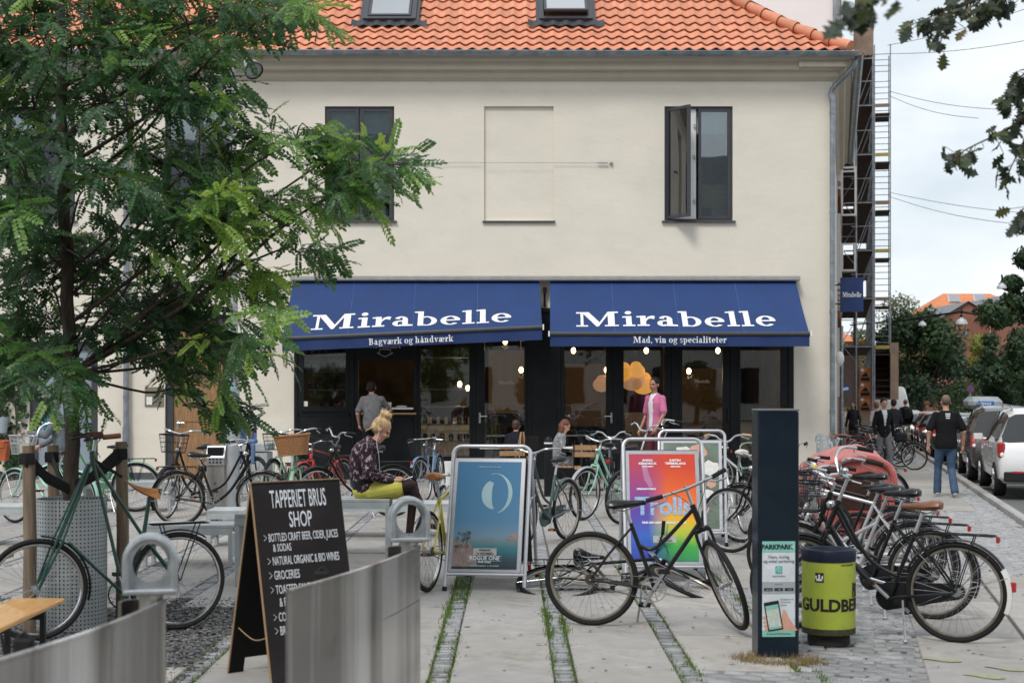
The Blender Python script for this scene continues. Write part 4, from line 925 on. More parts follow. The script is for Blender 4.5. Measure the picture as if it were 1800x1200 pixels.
        pd.m = 1; pd.box(-.0445, -.042, -.025, .025, -.007, .007, M=q); pd.box(.042, .0445, -.025, .025, -.007, .007, M=q)
        b.build('crank', ALU, t); pd.build('pedal', [RUB, M_amb], t)
    if chaincase:
        b = MB(); pl = []
        for i in range(13): a = R(-75+150*i/12+0); pl.append((BB.x+.105*math.cos(a), BB.z+.105*math.sin(a)))
        for i in range(9): a = R(95+170*i/8); pl.append((RW.x+.055*math.cos(a), RW.z+.055*math.sin(a)))
        b.prism(pl, yy-.016, yy+.016); b.build('chain_case', BLACKM if chaincase is True else chaincase, t)
    else:
        b = MB()
        for s in (-1, 1): b.cyl((BB.x, yy, BB.z+s*.088), (RW.x, yy, RW.z+s*.035), .0035, n=4)
        b.cyl(RW+Vector((0, yy-.006, 0)), RW+Vector((0, yy+.006, 0)), .04, n=14); b.build('chain', mat('chain_steel', (.10, .08, .06), .5, .7), t)
    if kick:
        b = MB(); q = BB+Vector((-.10, .05, -.01)); b.tube([q, q+Vector((-.02, .06, -.13)), q+Vector((-.05, .14, -q.z+.01))], .008, 6); b.ell(q+Vector((-.05, .14, -q.z+.012)), (.016, .012, .012), 6, 4); b.build('kickstand', ALU if kick is True else kick, t)
    # baskets
    if basket:
        kind, bm = basket; c = hc+Vector((.17, 0, -.12)); L0, L1, w0, w1, hh = .13, .105, .185, .145, .235
        if kind == 'small': L0, L1, w0, w1, hh = .12, .10, .17, .12, .24
        if kind == 'rear': c = Vector((-hw-.03, 0, r*2+.20)); L0, L1, w0, w1, hh = .19, .16, .17, .14, .26
        if kind in ('wicker', 'pannier'): L0, L1, w0, w1, hh = .15, .115, .22, .17, .24
        Mb = S if kind != 'rear' else Matrix.Identity(4)
        def lvl(u, k=28):
            a_, b__ = L1+(L0-L1)*u, w1+(w0-w1)*u; o = []
            for i in range(k):
                an = 2*PI*i/k; cs, sn = math.cos(an), math.sin(an); p_ = 4.5
                o.append(c+Vector((a_*abs(cs)**(2/p_)*(1 if cs > 0 else -1), b__*abs(sn)**(2/p_)*(1 if sn > 0 else -1), -hh/2+hh*u)))
            return o
        b = MB()
        if kind in ('wicker', 'pannier'):
            k = 44; rows = 16 if kind == 'wicker' else 8; v = []; f = []
            for sh in (0, 1):
                for i in range(rows+1):
                    o = lvl(i/rows, k)
                    for j, p in enumerate(o):
                        d = (p-c); d.z = 0; d.normalize(); amp = (.0045 if (i+j//2) % 2 else -.0035) if kind == 'wicker' else 0; v.append(p+d*(amp-(.012 if sh else 0)))
            Sx = (rows+1)*k
            for sh in (0, 1):
                for i in range(rows):
                    for j in range(k): f.append((sh*Sx+i*k+j, sh*Sx+i*k+(j+1) % k, sh*Sx+(i+1)*k+(j+1) % k, sh*Sx+(i+1)*k+j))
            b.add(v, f, kind != 'wicker'); b.add(v[:k], [tuple(range(k))])
            if kind == 'wicker': b.tube(lvl(1.0, 44), .013, 6, closed=True); b.tube(lvl(.0, 44), .009, 6, closed=True)
            else: b.tube(lvl(1.0, 44), .006, 6, closed=True)
        else:
            k = 30 if kind == 'wire' else 44
            for u, w in ((1, .0045), (.97, .004), (.55, .0035), (0, .004)): b.tube(lvl(u, k), w, 5, closed=True)
            if kind != 'wire' and kind != 'rear':
                for u in [i/14 for i in range(1, 14)]: b.tube(lvl(u, k), .0016, 3, closed=True)
            else:
                for u in (.28, .78) if kind == 'wire' else [i/8 for i in range(1, 8)]: b.tube(lvl(u, k), .0022, 3, closed=True)
            lo, hi = lvl(0, k), lvl(1, k)
            for p, q in zip(lo, hi): b.cyl(p, q, .0019 if kind in ('wire', 'rear') else .0014, n=3)
            for i in range(1, 8): y = -w1+2*w1*i/8; b.cyl(c+Vector((-L1, y, -hh/2)), c+Vector((L1, y, -hh/2)), .002, n=3)
        b.cyl(c+Vector((-L1, 0, -hh/2)), HT+Vector((.0, 0, .0)), .006, n=5) if kind != 'rear' else None
        b.build('basket', bm, t, Mb)
    return t
def mudflat(): pass
FB = frame_mat('black', (.012, .012, .013)); FG = frame_mat('british_green', (.012, .055, .042)); FMI = frame_mat('mint', (.30, .58, .44)); FW_ = frame_mat('silver_white', (.52, .53, .54), .3); FR = frame_mat('red', (.42, .03, .025)); FY = frame_mat('yellow', (.55, .47, .06)); FDG = frame_mat('grey_green', (.05, .085, .085)); FLG = frame_mat('pale_green', (.26, .40, .29)); FGR = frame_mat('bright_green', (.05, .30, .09)); FBL = frame_mat('steel_blue', (.14, .22, .33)); FGY = frame_mat('grey', (.12, .125, .13))
BW = mat('basket_wire', (.018, .018, .02), .5)
random.seed(21)
def on(px, py): return G(px, py)
def by_dir(px, py, ang, wb=1.08, at='rear'):
    """rear/front contacts from one contact pixel and a ground heading"""
    a = on(px, py); d = Vector((math.cos(ang), math.sin(ang), 0))*wb; b = a+d if at == 'rear' else a-d; b.z = gz(b.x, b.y)
    return (a, b) if at == 'rear' else (b, a)
FBK = frame_mat('worn_black', (.018, .018, .019))
ra = on(1040, 1099); fa = ra+Vector((.93, -.20, 0))
bike('worn dark bicycle standing alone in front of the rainbow poster, front wheel turned', FBK, ra, fa, style='curve', steer=-R(68), bars='flat', r=.345, wb=1.0, rack=False, guard=0, barh=1.06, seath=.93, rimm=M_rimb, lights=False, barm=ALU, saddle_tilt=-.15, lean=.03, tw=.02)
def turned(px, py, hx_, hy_, which='front', wb=1.08):
    a = on(px, py); d = Vector((hx_, hy_, 0)).normalized()*wb; o = a-d if which == 'front' else a+d; o.z = gz(o.x, o.y)
    return (o, a) if which == 'front' else (a, o)
# ---- hammock saddle touring bicycle by the tree (high triangulated frame)
def truss_bike():
    rg, fg = on(312, 1106), on(64, 1126); d = fg-rg; M = Matrix.Translation((rg+fg)/2) @ Euler((0, 0, math.atan2(d.y, d.x))).to_matrix().to_4x4(); wb = d.length; r = .35; hw = wb/2
    t = empty('bicycle', M=M, label='dark green truss frame bicycle with tan hammock saddle leaning by the left tree', cat='bicycle')
    q = lambda px, py, y=0: Vector((-hw+(312-px)/(312-64)*wb, y, (1106+(312-px)*.08-py)/246))
    for x in (-hw, hw):
        ms = wheel_meshes(r, CHROME); w = put('wheel', ms[0], t, Matrix.Translation((x, 0, r)))
        for nme, me in (('rim', ms[1]), ('spokes', ms[2]), ('hub', ms[3])): put(nme, me, w)
    apex = q(160, 815); bb = q(216, 1046); lug = q(250, 945); sp_ = q(262, 868); crown = q(106, 955); rh = Vector((-hw, 0, r)); b = MB()
    for s in (-1, 1):
        y = Vector((0, s*.022, 0)); y2 = Vector((0, s*.055, 0))
        b.tube([apex+y*.5, bb+y], .009, 8); b.tube([apex+y*.6, lug+y], .009, 8); b.tube([lug+y, rh+y2], .009, 8); b.tube([bb+y, rh+y2], .010, 8); b.tube([crown+Vector((-.05, s*.02, -.02)), bb+y], .010, 8)
    b.tube([sp_, lug, bb], .015, 8); b.cyl(apex+Vector((0, 0, -.05)), apex+Vector((0, 0, .06)), .017, n=8); b.cyl(bb+Vector((0, -.04, 0)), bb+Vector((0, .04, 0)), .024, n=10)
    b.build('frame', FG, t); b = MB()
    for s in (-1, 1):
        y = Vector((0, s*.02, 0)); y2 = Vector((0, s*.055, 0)); b.tube([apex+Vector((.01, s*.01, -.02)), crown+y2, Vector((hw, s*.055, r))], .009, 8); b.tube([apex+Vector((.03, s*.01, -.03)), crown+y2+Vector((.04, 0, .01)), Vector((hw, s*.055, r))], .008, 8)
    b.cyl(crown+Vector((0, -.06, 0)), crown+Vector((0, .06, 0)), .01, n=6); b.build('fork', FG, t)
    b = MB(); st_ = apex+Vector((-.02, 0, .14)); b.tube([apex, st_], .013, 8); b.build('stem', ALU, t)
    for s in (-1, 1):
        b = MB(); pp = curve([st_, st_+Vector((.03, s*.10, .02)), st_+Vector((.12, s*.2, .0)), st_+Vector((.05, s*.25, .02)), st_+Vector((-.10, s*.25, .03))], 5); b.tube(pp, .011, 8); h = b.build('handlebar', BLACKM, t)
        g = MB(); g.cyl(pp[-1]+Vector((.11, 0, -.01)), pp[-1]+Vector((-.01, 0, 0)), .018, n=10); g.build('grip', mat('red_brown_grip', (.13, .04, .02), .6), h)
    # hammock saddle slung from the apex
    b = MB(); n0 = q(212, 842); n1 = q(274, 864); v = []; f = []; K = 9
    for i in range(K+1):
        u = i/K; p = n0.lerp(n1, u); w = .016+.085*math.sin(min(1, u*1.05)*PI/2)**2; p.z += .02*math.sin(u*PI)*(-1)+.02*u
        for j in range(7): a = -1+j/3; v.append(p+Vector((0, a*w, -.075*u*a*a-.012*(1-u))))
    f = [(i*7+j, i*7+j+1, (i+1)*7+j+1, (i+1)*7+j) for i in range(K) for j in range(6)]; b.add(v, f, True); sd_ = b.build('saddle', M_tan, t)
    b = MB(); b.tube([apex, n0+Vector((0, 0, 0))], .012, 6)
    for k in range(9): u = k/8; p = n0.lerp(n1, .5+.5*u); b.cyl(n1+Vector((.03, (u-.5)*.13, 0)), sp_+Vector((0, (u-.5)*.04, -.03)), .003, n=4)
    b.build('sling', BLACKM, sd_, kind='stuff')
    for c, a0, a1 in ((-hw, 10, 125), (hw, 95, 195)):
        b = MB(); b.smooth = True; v = []; k = 20
        for i in range(k+1):
            a = R(a0+(a1-a0)*i/k)
            for y, dz in ((-.024, -.008), (0, .004), (.024, -.008)): qq = r+.018+dz; v.append((c+qq*math.cos(a), y, r+qq*math.sin(a)))
        b.add(v, [(i*3+j, i*3+j+1, (i+1)*3+j+1, (i+1)*3+j) for i in range(k) for j in range(2)]); b.build('mudguard', RUB, t)
    b = MB(); z = r*2+.06
    for y in (-.05, 0, .05): b.tube([(-hw+.2, y, z), (-hw-.22, y, z)], .005, 5)
    for s in (-1, 1): b.tube([(-hw+.12, s*.05, z), (-hw, s*.06, r)], .005, 5); b.tube([(-hw-.15, s*.05, z), (-hw, s*.06, r)], .005, 5)
    b.build('rack', BLACKM, t); b = MB(); b.tube([(bb.x+.1*math.cos(2*PI*i/20), -.05, bb.z+.1*math.sin(2*PI*i/20)) for i in range(20)], .006, 5, closed=True); b.build('chainring', BLACKM, t)
    for s, a in ((-1, -1.9), (1, 1.2)):
        b = MB(); e = bb+Vector((.17*math.cos(a), s*.06, .17*math.sin(a))); b.tube([bb+Vector((0, s*.05, 0)), e], .009, 6); b.build('crank', ALU, t); b = MB(); b.box(e.x-.04, e.x+.04, e.y+s*.02-.03, e.y+s*.02+.03, e.z-.012, e.z+.012); b.build('pedal', RUB, t)
    b = MB(); b.bev(-hw+.02, -hw+.16, -.18, -.06, .60, .66, .015); 
truss_bike()
# ---- left row
r_, f_ = on(135, 925), on(2, 917)
mb = bike('mint city bicycle at the left edge with wire basket holding an orange bag', FMI, r_, f_, style='step', bars='high', basket=('small', mat('white_wire', (.5, .5, .5), .5)), barh=1.16, guard=FMI, rack=False, saddle=BLACKM, steer=-.1)
bike('bright green bicycle with mint mudguards behind the tree stakes', FGR, *turned(98, 903, -.9, -.35), style='step', guard=FMI, bars='riser')
bike('black bicycle with black wire front basket facing the camera by the brown door', FB, *turned(293, 912, -.38, -.92), style='step', basket=('wire', BW), steer=.15, bars='swept', barh=1.15)
bike('black ladies bicycle in profile between the steel bin and the chalkboard', FB, on(314, 924), on(461, 925), style='step', bars='swept', seath=.93, barh=1.06, rimm=M_rimb, steer=.12)
bike('pale green bicycle with large wicker front basket behind the chalkboard', FLG, *turned(522, 928, .22, -.97), style='step', basket=('wicker', M_wick), bars='swept', barh=1.18, steer=-.25)
bike('green bicycle with grey wire basket behind the wicker basket bicycle', FLG, *turned(480, 890, -.25, -.97), style='men', basket=('wire', BW), guard=RUB, barh=1.1)
bike('red bicycle half hidden under the wicker basket', FR, *turned(532, 900, -.4, -.9), style='men', guard=FR, barh=.95, seath=.85)
bike('black bicycle with upright left grip just behind the seated woman', FB, on(690, 908), on(573, 912), style='step', bars='riser', basket=('mesh', BW), steer=.35, barh=1.12)
bike('steel blue bicycle with dark mesh basket facing the camera left of the blue poster', FBL, *turned(742, 884, -.18, -.98), style='men', basket=('mesh', BW), steer=-.25, bars='flat', barh=.99)
bike('yellow racing bicycle with orange brown saddle standing behind the blue poster', FY, on(752, 1040), on(822, 1014), style='men', saddle=M_tan, guard=0, rack=False, bars='drop', barh=.9, seath=1.0, lights=False, kick=False)
# ---- middle
bike('grey green bicycle with chain guard and curved mudguard sticking out behind the blue poster', FDG, on(996, 948), on(906, 966), style='step', guard=FDG, rack=False, chaincase=FDG, rimm=M_rimb, bars='swept', lights=False)
bike('mint green bicycle facing the camera between the two poster stands', FMI, *turned(1027, 914, -.72, -.62), style='step', bars='swept', guard=mat('silver_guard', (.45, .46, .47), .35, .6), steer=.2, barh=1.06, rack=False)
bike('black bicycle in profile just left of the rainbow poster', FB, on(1215, 915), on(1107, 921), style='men', bars='riser', steer=.25, barh=1.22, seath=1.0)
bike('black bicycle seen from behind by the cafe chair', FB, *turned(1070, 900, .1, .95, 'rear'), style='step', bars='riser', basket=('mesh', BW))
bike('black bicycle with white swept bars behind the back poster stand', FB, on(1255, 872), on(1160, 872), style='men', bars='high', barh=1.1)
bike('silver bicycle with cream saddle and cork grips left of the parking column', FW_, *turned(1310, 938, -.15, .95, 'rear'), style='men', saddle=M_whs, grip=M_cork, bars='riser', barh=1.1, seath=1.0, guard=RUB)
bike('black bicycle whose big front wheel shows left of the parking column', FB, on(1445, 992), on(1322, 976), style='step', bars='swept', guard=0, rack=False)
bike('black bicycle with second smaller wheel showing left of the parking column', FB, on(1462, 972), on(1343, 958), style='men', bars='flat', r=.33)
bike('dark bicycle with rear child basket behind the back poster, right side', FGY, *turned(1345, 925, .5, .8, 'rear'), style='step', basket=('rear', BW))
# ---- lying on its side
c = on(1085, 1040); Mf = Matrix.Translation(c+Vector((.05, .0, .06))) @ Euler((0, R(-1), R(-4))).to_matrix().to_4x4() @ Euler((R(-74), 0, 0)).to_matrix().to_4x4() @ Matrix.Translation((0, 0, -.30))
bike('black bicycle lying fallen on the paving behind the worn dark bicycle', FB, M=Mf, style='men', bars='flat', steer=R(25), kick=False, rimm=M_rimb, barm=BLACKM, wb=1.1)
# ---- right cluster: noses to the left
bike('black roadster with brown saddle and white tail mudguard beside the green bin', FB, *turned(1680, 1129, -.88, .42, 'rear'), style='step', bars='high', saddle=M_brn, chaincase=True, tailwhite=True, seath=.98, barh=1.17, rimm=M_rimb, grip=RUB, guard=BLACKM, bell=True, tw=.02, r=.352, steer=.35, wb=1.12)
bike('black roadster bicycle standing second from the camera in the right hand row', FB, *turned(1636, 1088, -.88, .42, 'rear'), style='step', bars='swept', chaincase=True, seath=1.0, guard=BLACKM, basket=('mesh', BW), rimm=M_rimb)
bike('silver step through bicycle in the right hand row', FW_, *turned(1606, 1064, -.88, .40, 'rear'), style='fat', bars='swept', seath=.98, guard=BLACKM, barh=1.08, barm=CHROME, basket=('mesh', BW))
bike('white framed bicycle with yellow bell in the right hand row', FW_, *turned(1588, 1040, -.88, .42, 'rear'), style='men', bars='flat', seath=.95, bell=mat('yellow_bell', (.6, .5, .03), .3), guard=BLACKM)
bike('black bicycle with high narrow saddle in the right hand row behind the white one', FB, *turned(1572, 1020, -.9, .40, 'rear'), style='men', bars='riser', seath=1.0)
bike('dark bicycle farthest in the right hand row beside the red hood', FGY, *turned(1560, 998, -.9, .40, 'rear'), style='step', bars='flat', seath=.98)
chs = bike('bicycle with brown wrapped bars and grey child seat by the house corner', FB, *turned(1425, 905, -.93, -.1), style='step', bars='swept', barm=mat('brown_bar', (.20, .09, .045), .5), barh=1.15)
# far bicycles along the brick wall
CM = None
base = bike('white bicycle with big bright wheel, nearest of the row along the brick wall', FW_, on(1452, 789), on(1510, 786), style='men', bars='swept', seg=24, cables=False, guard=0)
protos = [base, bike('black bicycle near the white one in the row along the brick wall', FB, on(1447, 781), on(1495, 779), style='step', bars='swept', seg=24, cables=False), bike('red bicycle in the row along the brick wall', FR, on(1452, 775), on(1500, 773), style='men', bars='riser', seg=24, cables=False)]
for o in protos: o['group'] = 'bicycles parked along the brick wall'
CM = childmap(); random.seed(2)
for k in range(9):
    v = 9.5+k*1.5; x, y = sp(1.1+random.uniform(-.15, .35), v); c = copy_tree(protos[(k*2+1) % 3 if k % 4 else 1], CM)
    c.matrix_basis = Matrix.Translation((x, y, gz(x, y))) @ Euler((random.uniform(-.08, .08), 0, random.choice((0, PI))*0+R(-15)+random.uniform(-.4, .4))).to_matrix().to_4x4()
    c['label'] = ['bicycle %s in the row along the brick wall' % w for w in ('third from the front', 'fourth from the front', 'fifth from the front', 'sixth from the front', 'seventh from the front', 'eighth from the front', 'ninth from the front', 'second from the back', 'at the very back')][k]
# ======================= STREET FURNITURE AND FOREGROUND =======================
random.seed(31)
M_galv = mat('bench_galvanised', (.46, .49, .50), .5, .35, .12, 5, .03, 60, wear=((.33, .36, .38), 3, .5, .75))
M_inox = mat('brushed_stainless', (.27, .255, .24), .2, .8, .1, 1.5, .02, 30, col2=(.74, .73, .72), mask=(.40, .62), stretch=(2.2, 2.2, .10), wear=((.22, .17, .14), 3, .60, .72))  # pale and dark vertical bands painted in as streaky reflections
def bench(px0, px1, ytop, yg, depth, label):
    g = on((px0+px1)/2, yg); Y = g.y; zt = CH-(ytop-HY)/FP*Y; x0, x1 = (px0-900)/FP*Y, (px1-900)/FP*Y
    t = empty('steel_bench', ((x0+x1)/2, Y+depth/2, 0), 0, label, 'bench', 'galvanised steel benches on the square'); w = (x1-x0)/2; d = depth/2
    b = MB(); n = max(1, int(depth/.09))
    for i in range(n):
        q = -d+depth*i/n; b2 = MB(); b2.bev(-w, w, q+.004, q+depth/n-.004, zt-.03, zt, .004); b2.build('seat_slat', M_galv, t)
    b.box(-w, w, -d, -d+.03, zt-.10, zt-.031); b.box(-w, w, d-.03, d, zt-.10, zt-.031); b.build('rail', M_galv, t)
    for s in (-1, 1):
        b = MB(); X = s*(w-.02); b.bev(X-.02, X+.02, -d, -d+.05, .0, zt-.101, .004); b.bev(X-.02, X+.02, d-.05, d, .0, zt-.101, .004); b.box(X-.004, X+.004, -d+.05, d-.05, .08, zt-.101); b.build('leg_frame', M_galv, t)
bench(540, 684, 877, 979, .45, 'steel bench the woman in the yellow skirt sits on')
bench(520, 792, 884, 946, .5, 'long steel bench behind the seated woman, ending behind the blue poster')
bench(364, 470, 896, 962, .45, 'steel bench under the black ladies bicycle, left of the chalkboard')
bench(250, 408, 922, 996, .4, 'low long steel bench behind the dark green bicycle')
bench(412, 520, 903, 1030, .6, 'high steel bench whose end panel shows beside the chalkboard')
bench(-70, 60, 889, 962, .45, 'steel bench at the left edge under the mint bicycle')
bench(146, 300, 846, 900, .45, 'steel bench behind the tree and its wooden stakes')
# steel screens with looped bollards
def screen(p0, p1, zt, label, seam):
    p0 = Vector((*p0, 0)); p1 = Vector((*p1, 0)); t = empty('steel_screen', p0.lerp(p1, .5), 0, label, 'steel screen', 'stainless steel screens in the foreground'); O = -Vector(t.location)
    d = (p1-p0).normalized(); nrm = Vector((d.y, -d.x, 0)); pts = []
    for i in range(13): u = i/12; pts.append(p0.lerp(p1, u)+nrm*(.04*math.sin(u*PI)))
    c = p1-nrm*.085; arc_ = []
    for i in range(1, 12): a = math.radians(200*i/11); arc_.append(c+nrm*.085*math.cos(a)+d*.085*math.sin(a))
    def sheet(ps, z0, z1, name, dz=0):
        b = MB(); b.smooth = True; th = .012; n = len(ps); v = []
        for i, p in enumerate(ps):
            q0 = ps[max(i-1, 0)]; q1 = ps[min(i+1, n-1)]; tt = (q1-q0).normalized(); m_ = Vector((tt.y, -tt.x, 0))
            for s, z in ((0, z0), (0, z1), (1, z1), (1, z0)): v.append(p+O-m_*(th*s)+Vector((0, 0, z)))
        f = [(i*4+j, i*4+(j+1) % 4, (i+1)*4+(j+1) % 4, (i+1)*4+j) for i in range(n-1) for j in range(4)]+[(0, 1, 2, 3), tuple((n-1)*4+k for k in (3, 2, 1, 0))]
        b.add(v, f, True); o = b.build(name, M_inox, t); return o
    k = 8; gap = .004
    sheet(pts[:k], .12, zt, 'panel'); sheet([pts[k-1]+d*gap]+pts[k:]+arc_, seam, zt, 'panel'); sheet([pts[k-1]+d*gap]+pts[k:]+arc_, .12, seam-.004, 'panel')
    b = MB(); b.tube([p+O+Vector((0, 0, zt+.004)) for p in pts], .009, 6); b.build('top_edge', M_inox, t)
    b = MB(); b.bev(-.02, .02, -.02, .02, 0, .12, .003, M=Matrix.Translation(p0+O)); b.build('foot', M_inox, t)
    # looped bollard behind
    L_ = 'looped steel bollard rising behind the %s' % label.split(' with')[0]
    q = empty('loop_bollard', c+Vector((.03, 0, -.02)), 0, L_, 'bollard', 'looped bollards behind the steel screens'); b = MB(); b.cyl((0, 0, 0), (0, 0, zt+.06), .046, n=18); b.build('post', M_inox, q)
    h = MB(); z = zt+.07; rz = Matrix.Rotation(R(12), 4, 'Z'); w = .085
    for y in (-.045, .045):
        pl = [(w, y, z), (w, y, z+.10)]+[(w*math.cos(a), y, z+.10+w*math.sin(a)) for a in [PI*i/10 for i in range(1, 10)]]+[(-w, y, z+.10), (-w, y, z)]
        h.tube([rz @ Vector(p) for p in pl], .013, 8)
    hh = h.build('loop', STEEL, q); h = MB(); nn = 20; ring_o = []; ring_i = []
    for i in range(nn): a = 2*PI*i/nn; ring_i.append((.063*math.cos(a), z+.088+.072*math.sin(a)))
    out = [(w-.0, z), (w, z+.05), (w, z+.10)]+[(w*math.cos(a), z+.10+w*math.sin(a)) for a in [PI*i/10 for i in range(1, 10)]]+[(-w, z+.10), (-w, z+.05), (-w, z)]
    out = out+[(-w*.5, z), (0, z), (w*.5, z)]
    ro = []
    for i in range(nn):
        a = 2*PI*i/nn; dx, dz = math.cos(a), math.sin(a); k_ = 1e9
        if dz < 0: k_ = min(k_, .095/-dz)
        k_ = min(k_, w/abs(dx) if abs(dx) > 1e-3 and dz < .1 else math.sqrt(w*w)) if dz < .1 else w
        ro.append((dx*k_, z+.095+dz*k_))
    for y, fl in ((-.008, 0), (.008, 1)): h.add([rz @ Vector((x, y, zz)) for x, zz in ro+ring_i], [((i, (i+1) % nn, nn+(i+1) % nn, nn+i)) for i in range(nn)])
    h.build('plate', STEEL, q); h = MB(); h.bev(-.095, .095, -.06, .06, z-.02, z, .005, M=rz); h.build('base_plate', STEEL, q)
screen((-1.47, 4.10), (-1.26, 5.36), .95, 'left stainless screen with curved end below the green bicycle', .62)
screen((-.85, 5.62), (-.45, 7.20), .95, 'right stainless screen with curved end in front of the chalkboard', .70)
for px, py, Y, lb in ((566, 1012, 6.1, 'small black clamp on top of the right steel screen'), (42, 1132, 4.5, 'small black clamp on top of the left steel screen')):
    p = P(px, py, Y); b = MB(); b.bev(-.03, .03, -.02, .02, -.04, .02, .008, M=Matrix.Translation(p)); b.tube([p+Vector((-.025, 0, .01)), p+Vector((0, 0, .035)), p+Vector((.03, 0, .01))], .008, 6); b.build('clamp', RUB, label=lb, cat='clamp')
# wooden bench plank
t = empty('plank_bench', (-2.88, 8.0, 0), 0, 'folding bench with orange varnished plank at the lower left', 'bench'); b = MB(); b.bev(-.15, .16, -1.25, 1.0, .425, .452, .006); b.build('plank', mat('varnished_plank', (.62, .33, .11), .35, 0, .2, 3, .05, 60, stretch=(14, 1, 14), coat=.3), t)
for y in (.75, -.95):
    b = MB(); b.bev(-.12, -.09, y-.02, y+.02, 0, .424, .003); b.bev(.09, .12, y-.02, y+.02, 0, .424, .003); b.box(-.09, .09, y-.012, y+.012, .10, .13); b.box(-.09, .09, y-.012, y+.012, .36, .39); b.build('leg', BLACKM, t)
b = MB(); b.tube([(-.1, .7, .12), (0, .3, .42)], .008, 6); b.tube([(.1, .7, .12), (0, .3, .42)], .008, 6); b.build('brace', BLACKM, t)
b = MB(); b.bev(-4.4, -3.87, 11.2, 11.5, .42, .45, .005); tt = b.build('plank_bench', MC['varnished_plank']); tag(tt, 'small orange plank end at the far left edge beside the gravel', 'bench'); b = MB(); b.box(-4.3, -4.25, 11.3, 11.4, 0, .42); b.box(-4.0, -3.95, 11.3, 11.4, 0, .42); b.build('leg', BLACKM, tt)
# chalk A board
M_chb = mat('blackboard', (.016, .013, .013), .6, 0, .3, 3, .05, 40, wear=((.035, .032, .033), 3, .55, .8)); M_edge = mat('board_edge', (.30, .19, .10), .6); M_ch2 = mat('chalk_text', (.62, .64, .68), .9)
ab = empty('chalkboard_sign', (-1.56, 8.78, 0), 0, 'tall black A board with white hand lettering for a bottle shop', 'chalkboard'); O = Matrix.Translation(-Vector(ab.location))
wv = Vector((.77, .64, 0)).normalized(); nv = Vector((.64, -.77, 0)).normalized(); FL = Vector((-1.39, 8.58, 0)); TLp = FL-nv*.245+Vector((0, 0, 1.165)); Wb = .62
up = (TLp-FL).normalized(); nn = wv.cross(up).normalized()
Mb = O @ basis(FL, wv, up, nn); Hb = (TLp-FL).length
b = MB(); b.bev(0.0, Wb, .0, Hb, -.012, 0, .002, M=Mb); bp = b.build('front_panel', M_chb, ab)
b = MB(); b.box(-.006, 0, 0, Hb, -.013, .001, M=Mb); b.box(0, Wb, Hb, Hb+.006, -.013, .001, M=Mb); b.build('panel_edge', M_edge, bp)
BLp = FL-nv*.52; up2 = (TLp-BLp).normalized(); nn2 = wv.cross(up2).normalized(); M2 = O @ basis(BLp, wv, up2, nn2)
b = MB(); b.prism([(0, 0), (.10, 0), (.10, .09), (.52, .09), (.52, 0), (Wb, 0), (Wb, Hb), (0, Hb)], -.006, .006, 'z', M=M2); bq = b.build('back_panel', mat('board_back', (.010, .009, .009), .7), ab)
b = MB(); b.box(-.006, 0, 0, Hb, -.007, .007, M=M2); b.build('panel_edge', M_edge, bq)
b = MB(); pa, pb = FL-nv*.06+Vector((0, 0, .28))+wv*.03, BLp+nv*.07+Vector((0, 0, .28))+wv*.03; b.tube([O @ p for p in curve([pa, pa.lerp(pb, .5)+Vector((0, 0, -.05)), pb], 6)], .004, 4); b.build('cord', M_edge, ab)
for body, x, y, size, sx, al in (('TAPPERIET BRUS', .31, 1.035, .165, .35, 'CENTER'), ('SHOP', .31, .915, .145, .48, 'CENTER'), ('› BOTTLED CRAFT BEER, CIDER, JUICES', .045, .835, .075, .42, 'LEFT'), ('& SODAS', .10, .775, .07, .48, 'LEFT'), ('› NATURAL ORGANIC & BIO WINES', .055, .695, .078, .42, 'LEFT'), ('› GROCERIES', .055, .61, .08, .46, 'LEFT'), ('› TOASTED SANDWICHES', .055, .525, .08, .46, 'LEFT'), ('& FRESH SALADS', .105, .45, .08, .46, 'LEFT'), ('› COFFEE', .055, .365, .08, .46, 'LEFT'), ('› BREW', .055, .285, .08, .46, 'LEFT'), ('OPEN', .18, .215, .065, .5, 'LEFT'), ('MON - THU', .155, .155, .06, .5, 'LEFT'), ('FRI - SAT', .18, .10, .06, .5, 'LEFT')):
    if body.startswith('›'):
        b = MB(); b.tube([Mb @ Vector(p) for p in ((x, y+size*.55, .003), (x+size*.25, y+size*.33, .003), (x, y+size*.1, .003))], .0018, 4); b.build('bullet_mark', M_ch2, bp, Matrix.Identity(4)); body = body[2:]; x += size*.42
    text(body, size*.92, Mb @ Matrix.Translation((x, y, .0015)), M_ch2, 'lettering', bp, .0006, .001 if size > .1 else .0003, sx, al)
